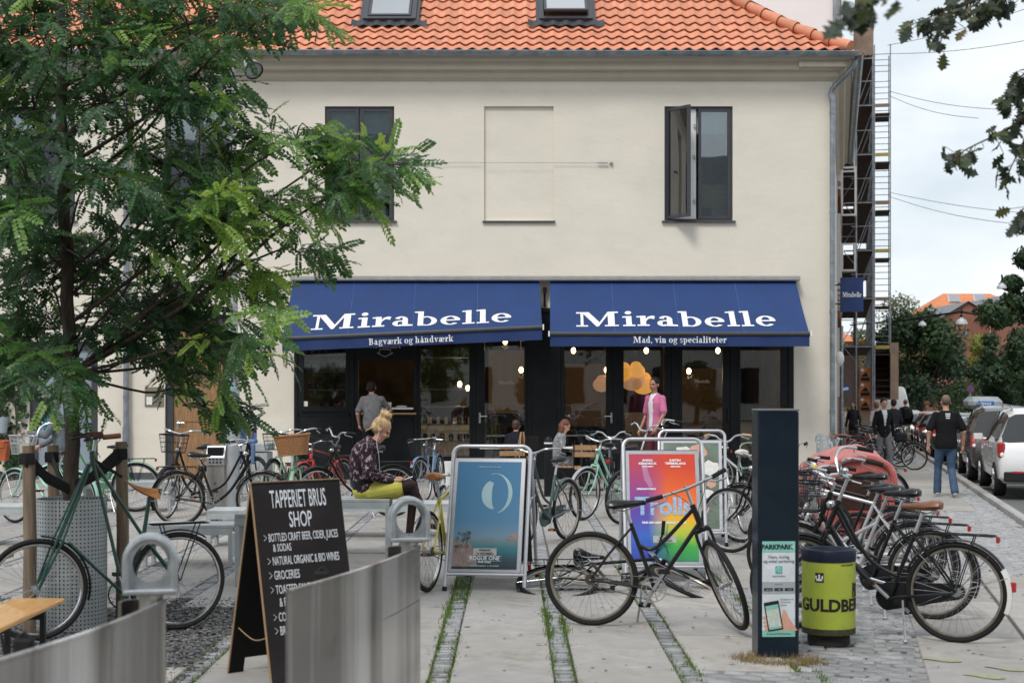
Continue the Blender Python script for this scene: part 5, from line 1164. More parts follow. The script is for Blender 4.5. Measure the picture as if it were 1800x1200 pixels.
# poster stands
M_stand = mat('white_tube', (.50, .51, .54), .3, .35, .06, 6); M_back = mat('stand_back_panel', (.035, .036, .04), .55)
def grad_mat(name, stops, rough=.5, dirx=0, wave=.06, sc=3.0, size=(1, 1)):
    m = bpy.data.materials.new(name); m.use_nodes = True; nt = m.node_tree; N = nt.nodes; L = nt.links; b = N['Principled BSDF']; b.inputs['Roughness'].default_value = rough; b.inputs['Specular IOR Level'].default_value = .25
    tc = N.new('ShaderNodeTexCoord'); sx = N.new('ShaderNodeSeparateXYZ'); L.new(tc.outputs['Object'], sx.inputs[0])
    nb = N.new('ShaderNodeTexNoise'); nb.inputs['Scale'].default_value = 5; nb.inputs['Distortion'].default_value = 1.5; bp = N.new('ShaderNodeBump'); bp.inputs['Strength'].default_value = .10; bp.inputs['Distance'].default_value = .02; L.new(tc.outputs['Object'], nb.inputs[0]); L.new(nb.outputs['Fac'], bp.inputs['Height']); L.new(bp.outputs[0], b.inputs['Normal'])
    n = N.new('ShaderNodeTexNoise'); n.inputs['Scale'].default_value = sc; n.inputs['Distortion'].default_value = 1.2; L.new(tc.outputs['Object'], n.inputs['Vector'])
    def lincomb(a, c, off):
        p = N.new('ShaderNodeMath'); p.operation = 'MULTIPLY'; p.inputs[1].default_value = a; L.new(sx.outputs[0], p.inputs[0]); q = N.new('ShaderNodeMath'); q.operation = 'MULTIPLY_ADD'; q.inputs[1].default_value = c; L.new(sx.outputs[1], q.inputs[0]); L.new(p.outputs[0], q.inputs[2]); r = N.new('ShaderNodeMath'); r.operation = 'MULTIPLY_ADD'; r.inputs[1].default_value = wave; L.new(n.outputs['Fac'], r.inputs[0]); L.new(q.outputs[0], r.inputs[2]); s = N.new('ShaderNodeMath'); s.operation = 'ADD'; s.inputs[1].default_value = off; L.new(r.outputs[0], s.inputs[0]); return s
    def ramp(src, stops):
        r = N.new('ShaderNodeValToRGB'); e = r.color_ramp.elements; e[0].position = stops[0][0]; e[0].color = (*stops[0][1], 1); e[1].position = stops[-1][0]; e[1].color = (*stops[-1][1], 1)
        for p, c in stops[1:-1]: x = e.new(p); x.color = (*c, 1)
        L.new(src.outputs[0], r.inputs[0]); return r
    return m, N, L, b, lincomb, ramp
w_, h_ = .62, .94
m, N, L, b_, lc, rp = grad_mat('sea_poster', None)
v = lc(0, 1/h_, -.03); r = rp(v, [(0, (.02, .025, .03)), (.10, (.025, .07, .09)), (.2, (.03, .17, .21)), (.27, (.14, .21, .23)), (.3, (.15, .25, .32)), (.45, (.07, .20, .34)), (.7, (.045, .17, .31)), (1, (.035, .15, .29))]); r2 = rp(lc(1/w_, -.9, .02), [(0, (0, 0, 0)), (.28, (0, 0, 0)), (.33, (0, 0, 0)), (1, (0, 0, 0))]); L.new(r.outputs[0], b_.inputs['Base Color']); M_p1 = m
m, N, L, b_, lc, rp = grad_mat('rainbow_poster', None, wave=.16)
ra_ = rp(lc(-.15, 1/h_, -.06), [(0, (.03, .04, .32)), (.25, (.03, .12, .5)), (.5, (.10, .05, .35)), (.75, (.30, .05, .22)), (1, (.45, .05, .09))]); rb_ = rp(lc(.1, 1/h_, -.08), [(0, (.02, .16, .10)), (.2, (.04, .35, .06)), (.34, (.45, .50, .04)), (.46, (.75, .40, .02)), (.62, (.80, .16, .02)), (1, (.60, .05, .02))]); mm = rp(lc(1/w_, 0, -.08), [(.25, (0, 0, 0)), (.55, (1, 1, 1))])
mx = N.new('ShaderNodeMix'); mx.data_type = 'RGBA'; L.new(mm.outputs[0], mx.inputs[0]); L.new(ra_.outputs[0], mx.inputs[6]); L.new(rb_.outputs[0], mx.inputs[7]); L.new(mx.outputs[2], b_.inputs['Base Color']); M_p2 = m
M_p3 = mat('green_photo_poster', (.055, .10, .065), .35, 0, .5, 5)
M_ptxt = mat('poster_white', (.78, .80, .82), .5); M_pblk = mat('poster_black', (.02, .02, .02), .5)
def poster_stand(fl, ang, W_, zt, label, pm, art):
    wv = Vector((math.cos(ang), math.sin(ang), 0)); nv = Vector((wv.y, -wv.x, 0)); sp2 = .52
    t = empty('poster_stand', fl+wv*W_/2-nv*sp2, 0, label, 'poster stand'); O = Matrix.Translation(-Vector(t.location)); ap = fl-nv*sp2+Vector((0, 0, zt)); up = (ap-fl).normalized(); nn = wv.cross(up).normalized(); M = O @ basis(fl, wv, up, nn); H = (ap-fl).length; r = .0165
    def frame(M, nm):
        b = MB(); c = .075; pts = [Vector((0, .0, 0)), Vector((0, H-c, 0))]+[Vector((c-c*math.cos(a), H-c+c*math.sin(a), 0)) for a in [R(15*i) for i in range(1, 7)]]+[Vector((W_-c+c*math.sin(a), H-c+c*math.cos(a), 0)) for a in [R(15*i) for i in range(0, 7)]]+[Vector((W_, 0, 0))]
        b.tube([M @ p for p in pts], r, 10); o = b.build(nm, M_stand, t)
        b = MB(); b.cyl(M @ Vector((0, .15, 0)), M @ Vector((W_, .15, 0)), r*.9, n=8); b.build('cross_bar', M_stand, o)
        for x in (0, W_): b = MB(); b.cyl(M @ Vector((x, .0, 0)), M @ Vector((x, .035, 0)), r*1.25, n=8); b.build('rubber_foot', RUB, o)
        return o
    frame(M, 'front_frame'); pw, y0, y1 = W_-.035, .165, H-.115
    b = MB(); b.bev(.018, pw, y0, y1, -.012, .008, .003, M=M); cs = b.build('poster_case', mat('case_alu', (.28, .29, .31), .45, .6), t)
    b = MB(); b.box(.055, pw-.037, y0+.03, y1-.035, .009, .012, M=None); Mp = M @ Matrix.Translation((0, 0, 0)); PM = M @ Matrix.Translation((.05, y0+.03, 0)); sz = (pw-.087, y1-y0-.065)
    b = MB(); b.box(0, sz[0], 0, sz[1], .0085, .011); ps = b.build('poster', pm, t, PM); art(ps, sz)
    ab_ = fl-nv*(2*sp2)+Vector((0, 0, 0)); up2 = (ap-ab_).normalized(); nn2 = wv.cross(up2).normalized(); M2 = O @ basis(ab_+Vector((0, 0, 0)), wv, up2, nn2); frame(M2, 'back_frame')
    b = MB(); b.box(.018, pw, y0, y1, -.01, .006, M=M2); b.build('back_panel', M_back, t)
    b = MB(); z = .62
    for x in (0, W_): b.bev(-.012, .012, -.06, .06, -.004, .004, .002, M=Matrix.Translation(O @ (ap+wv*x+Vector((0, 0, -.0)))) @ Matrix.Translation((0, 0, -.42))) if False else b.cyl(O @ (fl+wv*x+(ap-fl)*z), O @ (ab_+wv*x+(ap-ab_)*z), .012, n=6)
    b.build('spreader', M_stand, t); return t
T3 = Matrix.Translation((0, 0, .013))
def ptx(ps, s, x, y, size, m, sx=1, bold=0): text(s, size, Matrix.Translation((x, y, .0136)), m, 'lettering', ps, .0006, bold, sx)
def flatp(ps, poly, m, z=.0122, name='print'):
    b = MB(); b.add([(x, y, z) for x, y in poly], [tuple(range(len(poly)))]); return b.build(name, m, ps)
M_mist = mat('pale_mist_print', (.27, .42, .46), .5, 0, .1, 6); M_sand = mat('sand_print', (.24, .17, .15), .5, 0, .3, 14); M_palm = mat('dark_palm_print', (.03, .045, .045), .5, 0, .4, 20); M_navy = mat('navy_print', (.02, .03, .045), .5)
def art_sea(ps, sz):
    w, h = sz
    # generic pale arcs in the sky, palms and shore
    b = MB(); pts = [(w*(.5+.45*math.cos(a)*.55+.1), h*(.70+.20*math.sin(a))) for a in [R(-60+i*9) for i in range(20)]]
    o, i_ = arc(w*.60, h*.70, w*.28, h*.19, .035, .004, -75, 105, 20); b.add([(x, y, .0122) for x, y in o+i_], [(j, j+1, 21+j+1, 21+j) for j in range(20)]); o, i_ = arc(w*.60, h*.69, w*.20, h*.14, .09, .02, 115, 268, 18); b.add([(x, y, .0124) for x, y in o+i_], [(j, j+1, 19+j+1, 19+j) for j in range(18)]); b.build('pale_arc', M_mist, ps)
    flatp(ps, [(0, .02), (w*.40, .02), (w*.33, h*.16), (w*.27, h*.235), (0, h*.25)], M_sand, name='shore'); flatp(ps, [(w*.80, h*.272), (w, h*.262), (w, h*.31), (w*.93, h*.335), (w*.86, h*.30)], M_sand, name='far_shore', z=.0123)
    rr = random.Random(4); b = MB()
    for k in range(16):
        x = rr.uniform(.0, .24)*w; y = h*rr.uniform(.19, .36); s = rr.uniform(.018, .035); b.add([(x-.002, y-s*2, .0126), (x+.002, y-s*2, .0126), (x+.003, y, .0126)], [(0, 1, 2)])
        for a in range(7): t_ = a*.9+k; b.add([(x, y, .0127+.0001*a), (x+s*math.cos(t_), y+s*.7*math.sin(t_)-.004, .0127+.0001*a), (x+s*.8*math.cos(t_+.35), y+s*.6*math.sin(t_+.35), .0127+.0001*a)], [(0, 1, 2)])
    b.build('palm_print', M_palm, ps)
    flatp(ps, [(w*.32, h*.125), (w*.68, h*.125), (w*.68, h*.19), (w*.32, h*.19)], mat('grey_label', (.38, .38, .36), .5), .0125, 'date_label')
    ptx(ps, 'PREMIERE', w*.5, h*.163, .026, M_pblk, .9, .0005); ptx(ps, '14. DECEMBER', w*.5, h*.132, .026, M_pblk, .9, .0005)
    ps2 = ps
    for s, x, y, z in (('ROGUE ONE', .5, .082, .048), ('STAR WARS', .5, .055, .022), ('VERDENSPREMIERE 14. DECEMBER', .5, .022, .018), ('A REBELLION BUILT ON HOPE', .5, .945, .016)): ptx(ps, s, w*x, h*y, z, M_ptxt if z > .02 else M_mist, .95, .0004)
    b = MB(); X0, X1, Y0, Y1 = w*.24, w*.76, h*.073, h*.118; b.tube([(X0, Y0, .0125), (X1, Y0, .0125), (X1, Y1, .0125), (X0, Y1, .0125)], .0013, 4, closed=True); b.build('title_box', M_ptxt, ps)
def art_rain(ps, sz):
    w, h = sz
    for s, x, y, z, sx in (('ANNA', .28, .93, .028, 1.2), ('KENDRICK', .28, .90, .028, 1.2), ('RYAN RAMSING', .28, .875, .014, 1), ('JUSTIN', .70, .93, .028, 1.2), ('TIMBERLAKE', .70, .90, .028, 1.2), ('CHRISTOPHER', .70, .875, .014, 1), ('DREAMWORKS', .25, .66, .024, 1.05), ('FIND DIN HAPPY CHANGE COLOR', .5, .345, .028, .9)): ptx(ps, s, w*x, h*y, z, M_ptxt, sx, .0012)
    ptx(ps, 'Trolls', w*.5, h*.43, .235, mat('pale_blue_print', (.28, .42, .60), .5, 0, .3, 30), .92, .007)
    flatp(ps, [(w*.33, h*.17), (w*.67, h*.17), (w*.67, h*.235), (w*.33, h*.235)], MC['grey_label'], .0125, 'date_label'); ptx(ps, 'PREMIERE', w*.5, h*.207, .025, M_pblk, .9); ptx(ps, '13. OKTOBER', w*.5, h*.178, .025, M_pblk, .9)
    flatp(ps, [(w*.18, h*.93), (w*.26, h*.90), (w*.30, h*.80), (w*.36, h*.70), (w*.30, h*.68), (w*.22, h*.76)], mat('pink_smear', (.42, .16, .30), .5), .0121, 'pale_streak')
def art_green(ps, sz):
    w, h = sz; rr = random.Random(9); m1 = mat('print_white_cloth', (.62, .62, .58), .5, 0, .15, 12); m2 = mat('print_skin', (.50, .27, .18), .5)
    for k, (x, y, s, m) in enumerate(((.36, .87, .12, m1), (.62, .9, .12, m2), (.83, .70, .12, m1), (.86, .52, .06, m2), (.8, .40, .07, m1), (.75, .22, .05, m2), (.2, .6, .1, m1))):
        flatp(ps, [(w*x+s*math.cos(a)*rr.uniform(.7, 1.1), h*y+s*.9*math.sin(a)*rr.uniform(.7, 1.1)) for a in [2*PI*i/11 for i in range(11)]], m, .0115+.0003*k, 'shape_print')
poster_stand(on(781, 1038), R(-7), .685, 1.215, 'poster stand with blue seaside film poster reading ROGUE ONE', M_p1, art_sea)
g = on(1101, 1024); poster_stand(g, R(-1), .725, 1.26, 'poster stand with rainbow coloured film poster reading Trolls', M_p2, art_rain)
g = on(1158, 958); poster_stand(g, R(-6), .74, 1.25, 'poster stand with green photo poster standing behind the rainbow one', M_p3, art_green)
# parking column
tz = empty('parking_column', on(1371, 1158)+Vector((0, .14, 0)), R(3), 'dark navy parking payment column with PARKPARK panel', 'parking column'); M_col = mat('navy_column', (.008, .016, .026), .3, 0, .2, 4, wear=((.05, .06, .07), 5, .68, .72), coat=.2)
b = MB(); b.bev(-.135, .135, -.07, .12, .0, 1.60, .008); b.build('body', M_col, tz); b = MB(); b.bev(-.137, .137, -.072, .122, 1.601, 1.615, .004); b.build('cap', mat('column_cap', (.12, .13, .14), .5), tz)
b = MB(); b.box(.1355, .138, -.055, -.03, .15, 1.2); b.build('side_strip', mat('pink_edge_sticker', (.30, .07, .09), .6, 0, .6, 8), tz); b = MB(); b.box(.1355, .138, -.05, -.03, 1.3, 1.55); b.build('side_sticker', mat('blue_sticker', (.03, .16, .30), .5), tz)
M_tl = mat('teal_print', (.22, .52, .44), .5); M_pw = mat('panel_white', (.60, .64, .68), .45); M_gr2 = mat('panel_grey', (.34, .36, .37), .5)
b = MB(); b.box(-.108, .108, -.0735, -.071, .135, .755); pn = b.build('info_panel', M_pw, tz); PMx = basis((0, -.0745, 0), (1, 0, 0), (0, 0, 1), (0, -1, 0))
def fp(x0, x1, z0, z1, m, name, d=0): b = MB(); b.box(x0, x1, -.0755-d, -.0736, z0, z1); return b.build(name, m, pn)
fp(-.108, .108, .685, .755, M_tl, 'header_band'); fp(-.108, .108, .135, .175, M_tl, 'footer_band'); fp(-.108, .108, .415, .492, M_gr2, 'grey_band')
M_dk = mat('print_dark', (.012, .03, .04), .5); M_gtx = mat('print_grey', (.10, .11, .12), .5)
def pt(s, x, z, size, m, al='CENTER', bold=0, d=.002, sx=1): text(s, size, PMx @ Matrix.Translation((x, z, d)), m, 'lettering', pn, .0005, bold, sx, al)
pt('PARKPARK', -.012, .705, .042, M_dk, bold=.0022); pt('⟩', .094, .705, .03, M_dk) if False else None
b = MB()
for k in range(3): b.tube([(.082+.010*k, -.0765, .730), (.076+.010*k, -.0765, .718), (.082+.010*k, -.0765, .706)], .0016, 4)
b.build('mark', M_pw, pn)
pt('Nem, hurtig', 0, .645, .028, M_gtx); pt('og enkel parkering', 0, .618, .027, M_gtx)
b = MB(); b.bev(-.022, .022, -.0765, -.0737, .548, .594, .004); b.build('app_icon', mat('icon_teal', (.03, .42, .36), .4), pn); b = MB(); b.tube([(.015*math.cos(2*PI*i/16), -.0775, .571+.015*math.sin(2*PI*i/16)) for i in range(16)], .0018, 4, closed=True); b.build('icon_ring', M_pw, pn); pt('P', 0, .5635, .022, M_pw, bold=.0006, d=.0035)
pt('Hent ParkPark', 0, .525, .014, M_gtx); pt('Hent den i', 0, .474, .011, M_gtx); 
for x in (-.068, 0, .068): fp(x-.029, x+.029, .432, .452, M_dk, 'badge', .001); pt('App Store' if x < 0 else 'Play' if x == 0 else 'Store', x+.004, .438, .010, M_pw, d=.0035)
b = MB(); Mq = basis((-.035, -.076, .27), (math.cos(.17), 0, math.sin(.17)), (-math.sin(.17), 0, math.cos(.17)), (0, -1, 0))
flh = MB(); flh.add([Mq @ Vector(p) for p in ((.02, -.09, -.0008), (.05, -.02, -.0008), (.07, .03, -.0008), (.085, .02, -.0008), (.10, -.03, -.0008), (.14, -.12, -.0008), (.08, -.115, -.0008), (-.01, -.105, -.0008))], [tuple(range(8))])
for k in range(4): 
    c = Mq @ Vector((-.058, .00-.026*k, -.0004)); flh.ell(c, (.016, .0008, .011), 10, 4)
flh.build('hand_print', mat('skin_print', (.62, .33, .24), .5), pn)
b.bev(-.05, .05, -.095, .095, 0, .0012, .0005, M=Mq); ph = b.build('phone_print', M_pblk, pn); b = MB(); b.box(-.042, .042, -.072, .045, .0014, .002, M=Mq); b.build('map_print', mat('map_print', (.52, .60, .52), .5, 0, .15, 60), pn); b = MB(); b.box(-.042, .042, .046, .072, .0014, .002, M=Mq); b.box(-.042, .042, -.085, -.073, .0014, .002, M=Mq); b.build('app_bar_print', M_tl, pn)
b = MB()
for k in range(5): b.tube([Mq @ Vector((-.04+.02*k, -.06, .0024)), Mq @ Vector((-.02+.015*k, .0, .0024)), Mq @ Vector((-.035+.018*k, .04, .0024))], .0009, 3)
b.build('map_lines', M_gr2, pn)
pt('Se mere på ParkPark.dk/app', 0, .15, .014, M_dk)
for k, s in enumerate(('Du betaler kun for', 'den tid du har', 'parkeret')): pt(s, .012, .375-.018*k, .0115, M_gtx, 'LEFT')
pts = []
gc = on(1371, 1162)
for k in range(1500):
    a = random.uniform(0, 6.28); q = random.gauss(.19, .045); pts.append((gc.x+math.cos(a)*q*1.15, gc.y+.05+math.sin(a)*q*.8, random.uniform(.015, .06), .003))
M_dry = leafmat('dry_grass', [(0, (.13, .10, .03)), (.5, (.26, .20, .08)), (1, (.36, .26, .13))], .7, .2); blades(pts, 'dry_grass', M_dry, 'dry brown grass tuft around the foot of the parking column', 'grass')
# litter bin
bn = empty('litter_bin', on(1467, 1138)+Vector((0, .19, 0)), 0, 'yellow green round street litter bin with GULDBE lettering beside the parking column', 'litter bin')
M_lime = mat('lime_bin', (.40, .47, .055), .5, 0, .10, 3, .06, 20, wear=((.22, .23, .06), 3.5, .56, .8)); M_rim = mat('navy_rim', (.010, .015, .032), .45)
b = MB(); b.lathe([(0, .075), (.16, .075), (.178, .10), (.182, .12), (.182, .585), (.165, .585), (.165, .2)], 40); b.build('barrel', M_lime, bn); b = MB(); b.lathe([(.186, .575), (.188, .64), (.18, .655), (.15, .655), (.125, .63), (.12, .60)], 40); b.build('rim', M_rim, bn); b = MB(); b.lathe([(0, 0), (.145, 0), (.145, .078)], 28); b.build('foot', mat('bin_foot', (.03, .028, .025), .8), bn)
b = MB(); b.lathe([(0, .45), (.164, .45)], 20); b.build('inner_bag', BLACKM, bn)
b = MB(); b.lathe([(.1835, .078), (.1838, .105), (.1836, .12)], 40); b.build('dirt_band', mat('bin_dirt', (.05, .045, .02), .9, 0, .4, 30), bn)
def wraptext(s, size, a0, z, bold, al='LEFT', sx=1):
    o = text(s, size, Matrix.Identity(4), M_pblk, 'lettering', bn, .0008, bold, sx, al); me = o.data
    for v_ in me.vertices:
        a = a0+v_.co.x/.182; q = .1835+v_.co.z; v_.co = (q*math.sin(a), -q*math.cos(a), z+v_.co.y)
wraptext('GULDBERGSGADE', .115, -1.45, .245, .004); wraptext('RENT', .10, .82, .36, .004); wraptext('KÆRLIG HILSEN', .035, .82, .335, .001); wraptext('HOLD BYEN REN', .014, .25, .553, .0)
b = MB(); 
for i in range(6): a = -.72+.055*i*1.0; a2 = a+.055; b.quad(*[(.1842*math.sin(q), -.1842*math.cos(q), z) for q, z in ((a, .44), (a2, .44), (a2, .505), (a, .505))])
b.build('emblem', M_pblk, bn); b = MB(); ca = -.555
for dx, z0, z1, w2 in ((-.022, .465, .485, .005), (0, .465, .495, .006), (.022, .465, .485, .005), (0, .45, .465, .02)): b.box(-w2, w2, -.0012, 0, z0, z1, M=Matrix.Rotation(ca, 4, 'Z') @ Matrix.Translation((dx, -.1848, 0)))
b.build('emblem_tower', M_ptxt, bn)
# lamp post with two spotlights
g = on(410, 903); lp = empty('lamp_post', g, 0, 'tall grey lamp post with two round spotlights rising through the tree', 'lamp post'); s_ = FP/g.y; hp_ = CH+(HY-97)/s_; M_lp = mat('post_grey', (.38, .40, .42), .45, .3, .1, 5)
b = MB(); b.tube([(0, 0, 0), (0, 0, 2.4)], [.088, .086], 18); b.tube([(0, 0, 2.4), (0, 0, hp_)], [.066, .040], 16); b.build('pole', M_lp, lp); b = MB(); b.lathe([(.10, 0), (.10, .03), (.09, .05)], 18); b.build('base_ring', M_lp, lp)
b = MB(); b.box(-.03, .03, -.089, -.087, CH+(HY-688)/s_, CH+(HY-672)/s_) if False else b.lathe([(0, 0), (.028, 0)], 14, M=basis((.02, -.0875, CH+(HY-680)/s_), (1, 0, 0), (0, 0, 1), (0, -1, 0))); b.build('round_sticker', mat('cyan_sticker', (.15, .45, .60), .5), lp)
for px, py, ax, tl in ((443, 120, 1, 40), (385, 143, -1, 55)):
    c = P(px, py, g.y-.1)-Vector(g); dv = Vector((ax*.45, -.55, -.62)).normalized(); X = dv.orthogonal().normalized(); M = basis(c, X, dv.cross(X), dv)
    b = MB(); b.lathe([(0, -.20), (.05, -.20), (.08, -.12), (.115, -.02), (.125, .05), (.13, .07), (.12, .07)], 20, M=M); hd_ = b.build('spotlight', ALU, lp); b = MB(); b.lathe([(0, .045), (.118, .06)], 20, M=M); b.build('lens', mat('lamp_lens', (.35, .38, .40), .15, 0, .3, 50), hd_)
    b = MB(); b.lathe([(.128, .03), (.134, .05), (.134, .08), (.12, .08)], 20, M=M); b.tube([c-dv*.1, Vector((0, 0, c.z+.12)), Vector((0, 0, c.z+.0))], .014, 6); b.build('bracket', BLACKM, hd_)
# steel ash bin and zinc cabinet by the post
g = on(381, 918); t = empty('ash_bin', g, 0, 'stainless steel waste bin with punched top in front of the lamp post', 'waste bin'); s_ = FP/g.y; w = .11; z1 = CH+(HY-817)/s_; z2 = CH+(HY-783)/s_
b = MB(); b.bev(-w, w, -.1, .1, .1, z1-.0, .006); b.build('body', mat('bin_inox', (.45, .44, .42), .32, .85, .2, 3, stretch=(3, 3, .3)), t); b = MB(); b.prism([(-.12, z1+.002), (.10, z1+.002), (.10, z2), (.0, z2), (-.12, z1+.10)], -w-.01, w+.01, 'x'); b.build('hood', ALU, t); b = MB(); b.box(-w+.01, w-.01, -.101, -.02, z1+.115, z2-.02); b.build('opening', M_blk, t)
hb_ = MB(); 
for i in range(4):
    for j in range(2): hb_.box(-.075+.045*i, -.052+.045*i, -.126, -.118, z1+.03+.04*j, z1+.05+.04*j)
hb_.build('punched_holes', M_blk, t, kind='stuff'); b = MB(); b.box(-.015, .015, -.108, -.10, .5, .53); b.cyl((.08, -.12, z1-.3), (.08, -.10, z1-.3), .012, n=8); b.build('lock', CHROME, t); b = MB(); b.box(-.06, .06, -.06, .06, 0, .1); b.build('foot', STEEL, t)
g = on(432, 868); t = empty('zinc_cabinet', g, 0, 'zinc utility cabinet with lid behind the lamp post', 'cabinet'); s_ = FP/g.y; w = 38/s_; b = MB(); b.bev(-w, w, 0, .55, .0, CH+(HY-795)/s_, .008); b.build('body', M_galv, t); b = MB(); b.bev(-w-.03, w+.03, -.03, .58, CH+(HY-795)/s_+.03, CH+(HY-779)/s_, .01); b.build('lid', M_galv, t)
for k in range(6): b = MB(); X = -w+.02+(2*w-.04)*k/5; b.box(X-.012, X+.012, -.012, -.001, .02, CH+(HY-797)/s_); b.build('rib', M_galv, t)
b = MB(); b.ell((-.2, .2, CH+(HY-768)/s_), (.14, .12, .1)); b.build('dark_bag', mat('bag_black', (.02, .02, .022), .7), label='dark bag lying on the zinc cabinet', cat='bag')
# blue child seat
g = on(430, 885); t = empty('child_seat', g+Vector((0, .3, 0)), 0, 'blue perforated plastic child seat on a bicycle behind the lamp post', 'child seat'); M_bs = mat('seat_blue', (.10, .17, .32), .5)
def childseat(t, m, w, z0, h, rz=0, strap=True):
    b = MB(); b.smooth = True; v = []; K = 14
    for i in range(K+1):
        u = i/K; z = z0+h*u; hw = w*(1-.25*u**3 if u < .9 else .78); back = .10+.05*u
        for j in range(9): a = -1+j/4; v.append((a*hw, back-.09*a*a*(1 if u < .7 else .6), z-(.05*a*a if i == K else 0)))
    f = [(i*9+j, i*9+j+1, (i+1)*9+j+1, (i+1)*9+j) for i in range(K) for j in range(8) if not (5 < i < 12 and j in (2, 5) and i % 2)]
    b.add(v, f); Mr = Matrix.Rotation(rz, 4, 'Z'); b.build('shell', m, t, Mr); b = MB(); b.bev(-w, w, -.15, .12, z0-.05, z0+.02, .02); b.build('seat_base', m, t, Mr)
    for s in (-1, 1): b = MB(); b.bev(s*w*.8-.03, s*w*.8+.03, -.2, -.12, z0-.35, z0-.04, .015); b.build('foot_rest', m, t, Mr)
    b = MB(); b.cyl((0, -.03, z0-.05), (0, -.2, z0-.45), .012, n=6); b.build('mount', BLACKM, t, Mr)
    if strap: b = MB(); b.box(-.05, -.03, .06, .07, z0+.05, z0+h*.75); b.box(.03, .05, .06, .07, z0+.05, z0+h*.75); b.build('strap', mat('orange_strap', (.5, .15, .05), .6), t, Mr)
s_ = FP/g.y; childseat(t, M_bs, .13, CH+(HY-775)/s_, .36)
bike('dark bicycle carrying the blue child seat behind the lamp post', FB, *turned(452, 884, .6, -.75), style='step', bars='swept', barh=1.2)
g = on(1458, 900); t = empty('child_seat', g+Vector((0, .2, 0)), 0, 'light grey plastic child seat on a bicycle by the house corner', 'child seat'); s_ = FP/g.y; childseat(t, M_greyp, .17, CH+(HY-800)/s_, .42, .5, False)
# orange bag in the mint bicycle's basket
p = on(2, 917); bg_ = empty('shoulder_bag', p+Vector((-.02, -.1, .80)), 0, 'orange brown shoulder bag in the basket of the mint bicycle', 'bag'); b = MB(); b.prism([(-.15, 0), (.13, 0), (.15, .2), (.10, .27), (-.12, .27), (-.17, .2)], -.08, .08); b.build('bag_body', mat('orange_bag', (.40, .095, .03), .7, 0, .2, 12, .2, 40), bg_, fix=True); b = MB(); b.bev(-.16, .14, -.09, .09, .15, .27, .02); b.build('flap', MC['orange_bag'], bg_); b = MB(); b.box(-.01, .015, -.1, -.085, .05, .27); b.build('strap', RUB, bg_)
# red hooded bicycle trailer
M_hood = mat('red_canvas', (.42, .095, .08), .8, 0, .15, 6, .6, 9, sheen=.3, wear=((.55, .20, .17), 2.5, .5, .75)); M_clear = glass('clear_foil', (.5, .42, .38), .06, .55)
g = on(1500, 990); tr_ = empty('hooded_trailer', g, R(-6), 'faded red hooded child carrier behind the right hand bicycles', 'child carrier'); s_ = FP/g.y; zt = (CH+(HY-788)/s_)/1.13; tr_.scale = (1.13,)*3
b = MB(); b.smooth = True; xs_ = [-.52, -.44, -.3, -.1, .1, .24, .31, .33]; zs_ = [zt-.34, zt-.20, zt-.08, zt-.0, zt+.02, zt-.03, zt-.12, zt-.3]; prof2 = list(zip(xs_, zs_)); v = []
for y in [-.32+.06*i for i in range(16)]:
    for x, z in prof2: v.append((x, y, z+.10*(y+.32)-.10*max(0, y-.35)+.008*math.sin(x*50+y*30)))
b.add(v, [(i*8+j, i*8+j+1, (i+1)*8+j+1, (i+1)*8+j) for i in range(15) for j in range(7)]); b.build('hood', M_hood, tr_)
b = MB(); b.tube(curve([(x, -.325, z-.02) for x, z in prof2], 4), .028, 7); b.build('hem', M_hood, tr_)
b = MB(); b.add([(x, -.305, z) for x, z in [(.31, .33), (-.50, .33)]+[(x, z-.01) for x, z in prof2]], [tuple(range(10))]); b.build('side_cloth', M_hood, tr_); b = MB(); b.add([(-.34, -.315, zt-.46), (.20, -.315, zt-.46), (.22, -.315, zt-.16), (.10, -.315, zt-.12), (-.12, -.315, zt-.16), (-.30, -.315, zt-.30)], [(0, 1, 2, 3, 4, 5)]); b.build('side_window', mat('smoked_foil', (.05, .025, .02), .12), tr_)
b = MB(); b.box(-.45, .33, -.28, .28, .25, .36); b.box(.30, .325, -.29, .29, .36, zt-.3); b.build('tub', mat('dark_red_cloth', (.13, .02, .02), .8), tr_)
for y in (-.34, .34): b = MB(); ms = wheel_meshes(.25, CHROME, .018, 32); w = put('wheel', ms[0], tr_, Matrix.Translation((0, y, .25))); put('rim', ms[1], w); put('spokes', ms[2], w); put('hub', ms[3], w)
# bollard, cafe furniture, small easel, bucket
g = on(945, 868); t = empty('bollard', on(964, 872), 0, 'black bollard with white ring in front of the cafe', 'bollard'); b = MB(); b.lathe([(.07, 0), (.07, .82), (.065, .9), (.04, .95), (0, .96)], 20); b.build('post', M_blk, t); b = MB(); b.lathe([(.072, .845), (.072, .87)], 20); b.build('ring', M_wht, t)
b = MB(); b.lathe([(0, 0), (.13, 0), (.16, .42), (.15, .42), (.12, .03)], 24, c=tuple(on(786, 853)+Vector((0, .2, 0)))); b.build('bucket', M_wht, label='white bucket standing at the foot of the shop window', cat='bucket')
t = empty('easel_board', on(918, 868), R(20), 'small wooden easel blackboard standing before the shop door', 'easel'); b = MB()
for s in (-1, 1): b.tube([(s*.14, -.12, 0), (s*.06*0+s*.02, 0, 1.02)], .012, 5); b.tube([(s*.14, .3, 0), (s*.02, 0, 1.02)], .012, 5)
b.build('frame', M_pine, t); b = MB(); b.bev(.02, .26, .02, .035, .3, .95, .003, M=Matrix.Rotation(.12, 4, 'X')); b.build('board', M_chb, t)
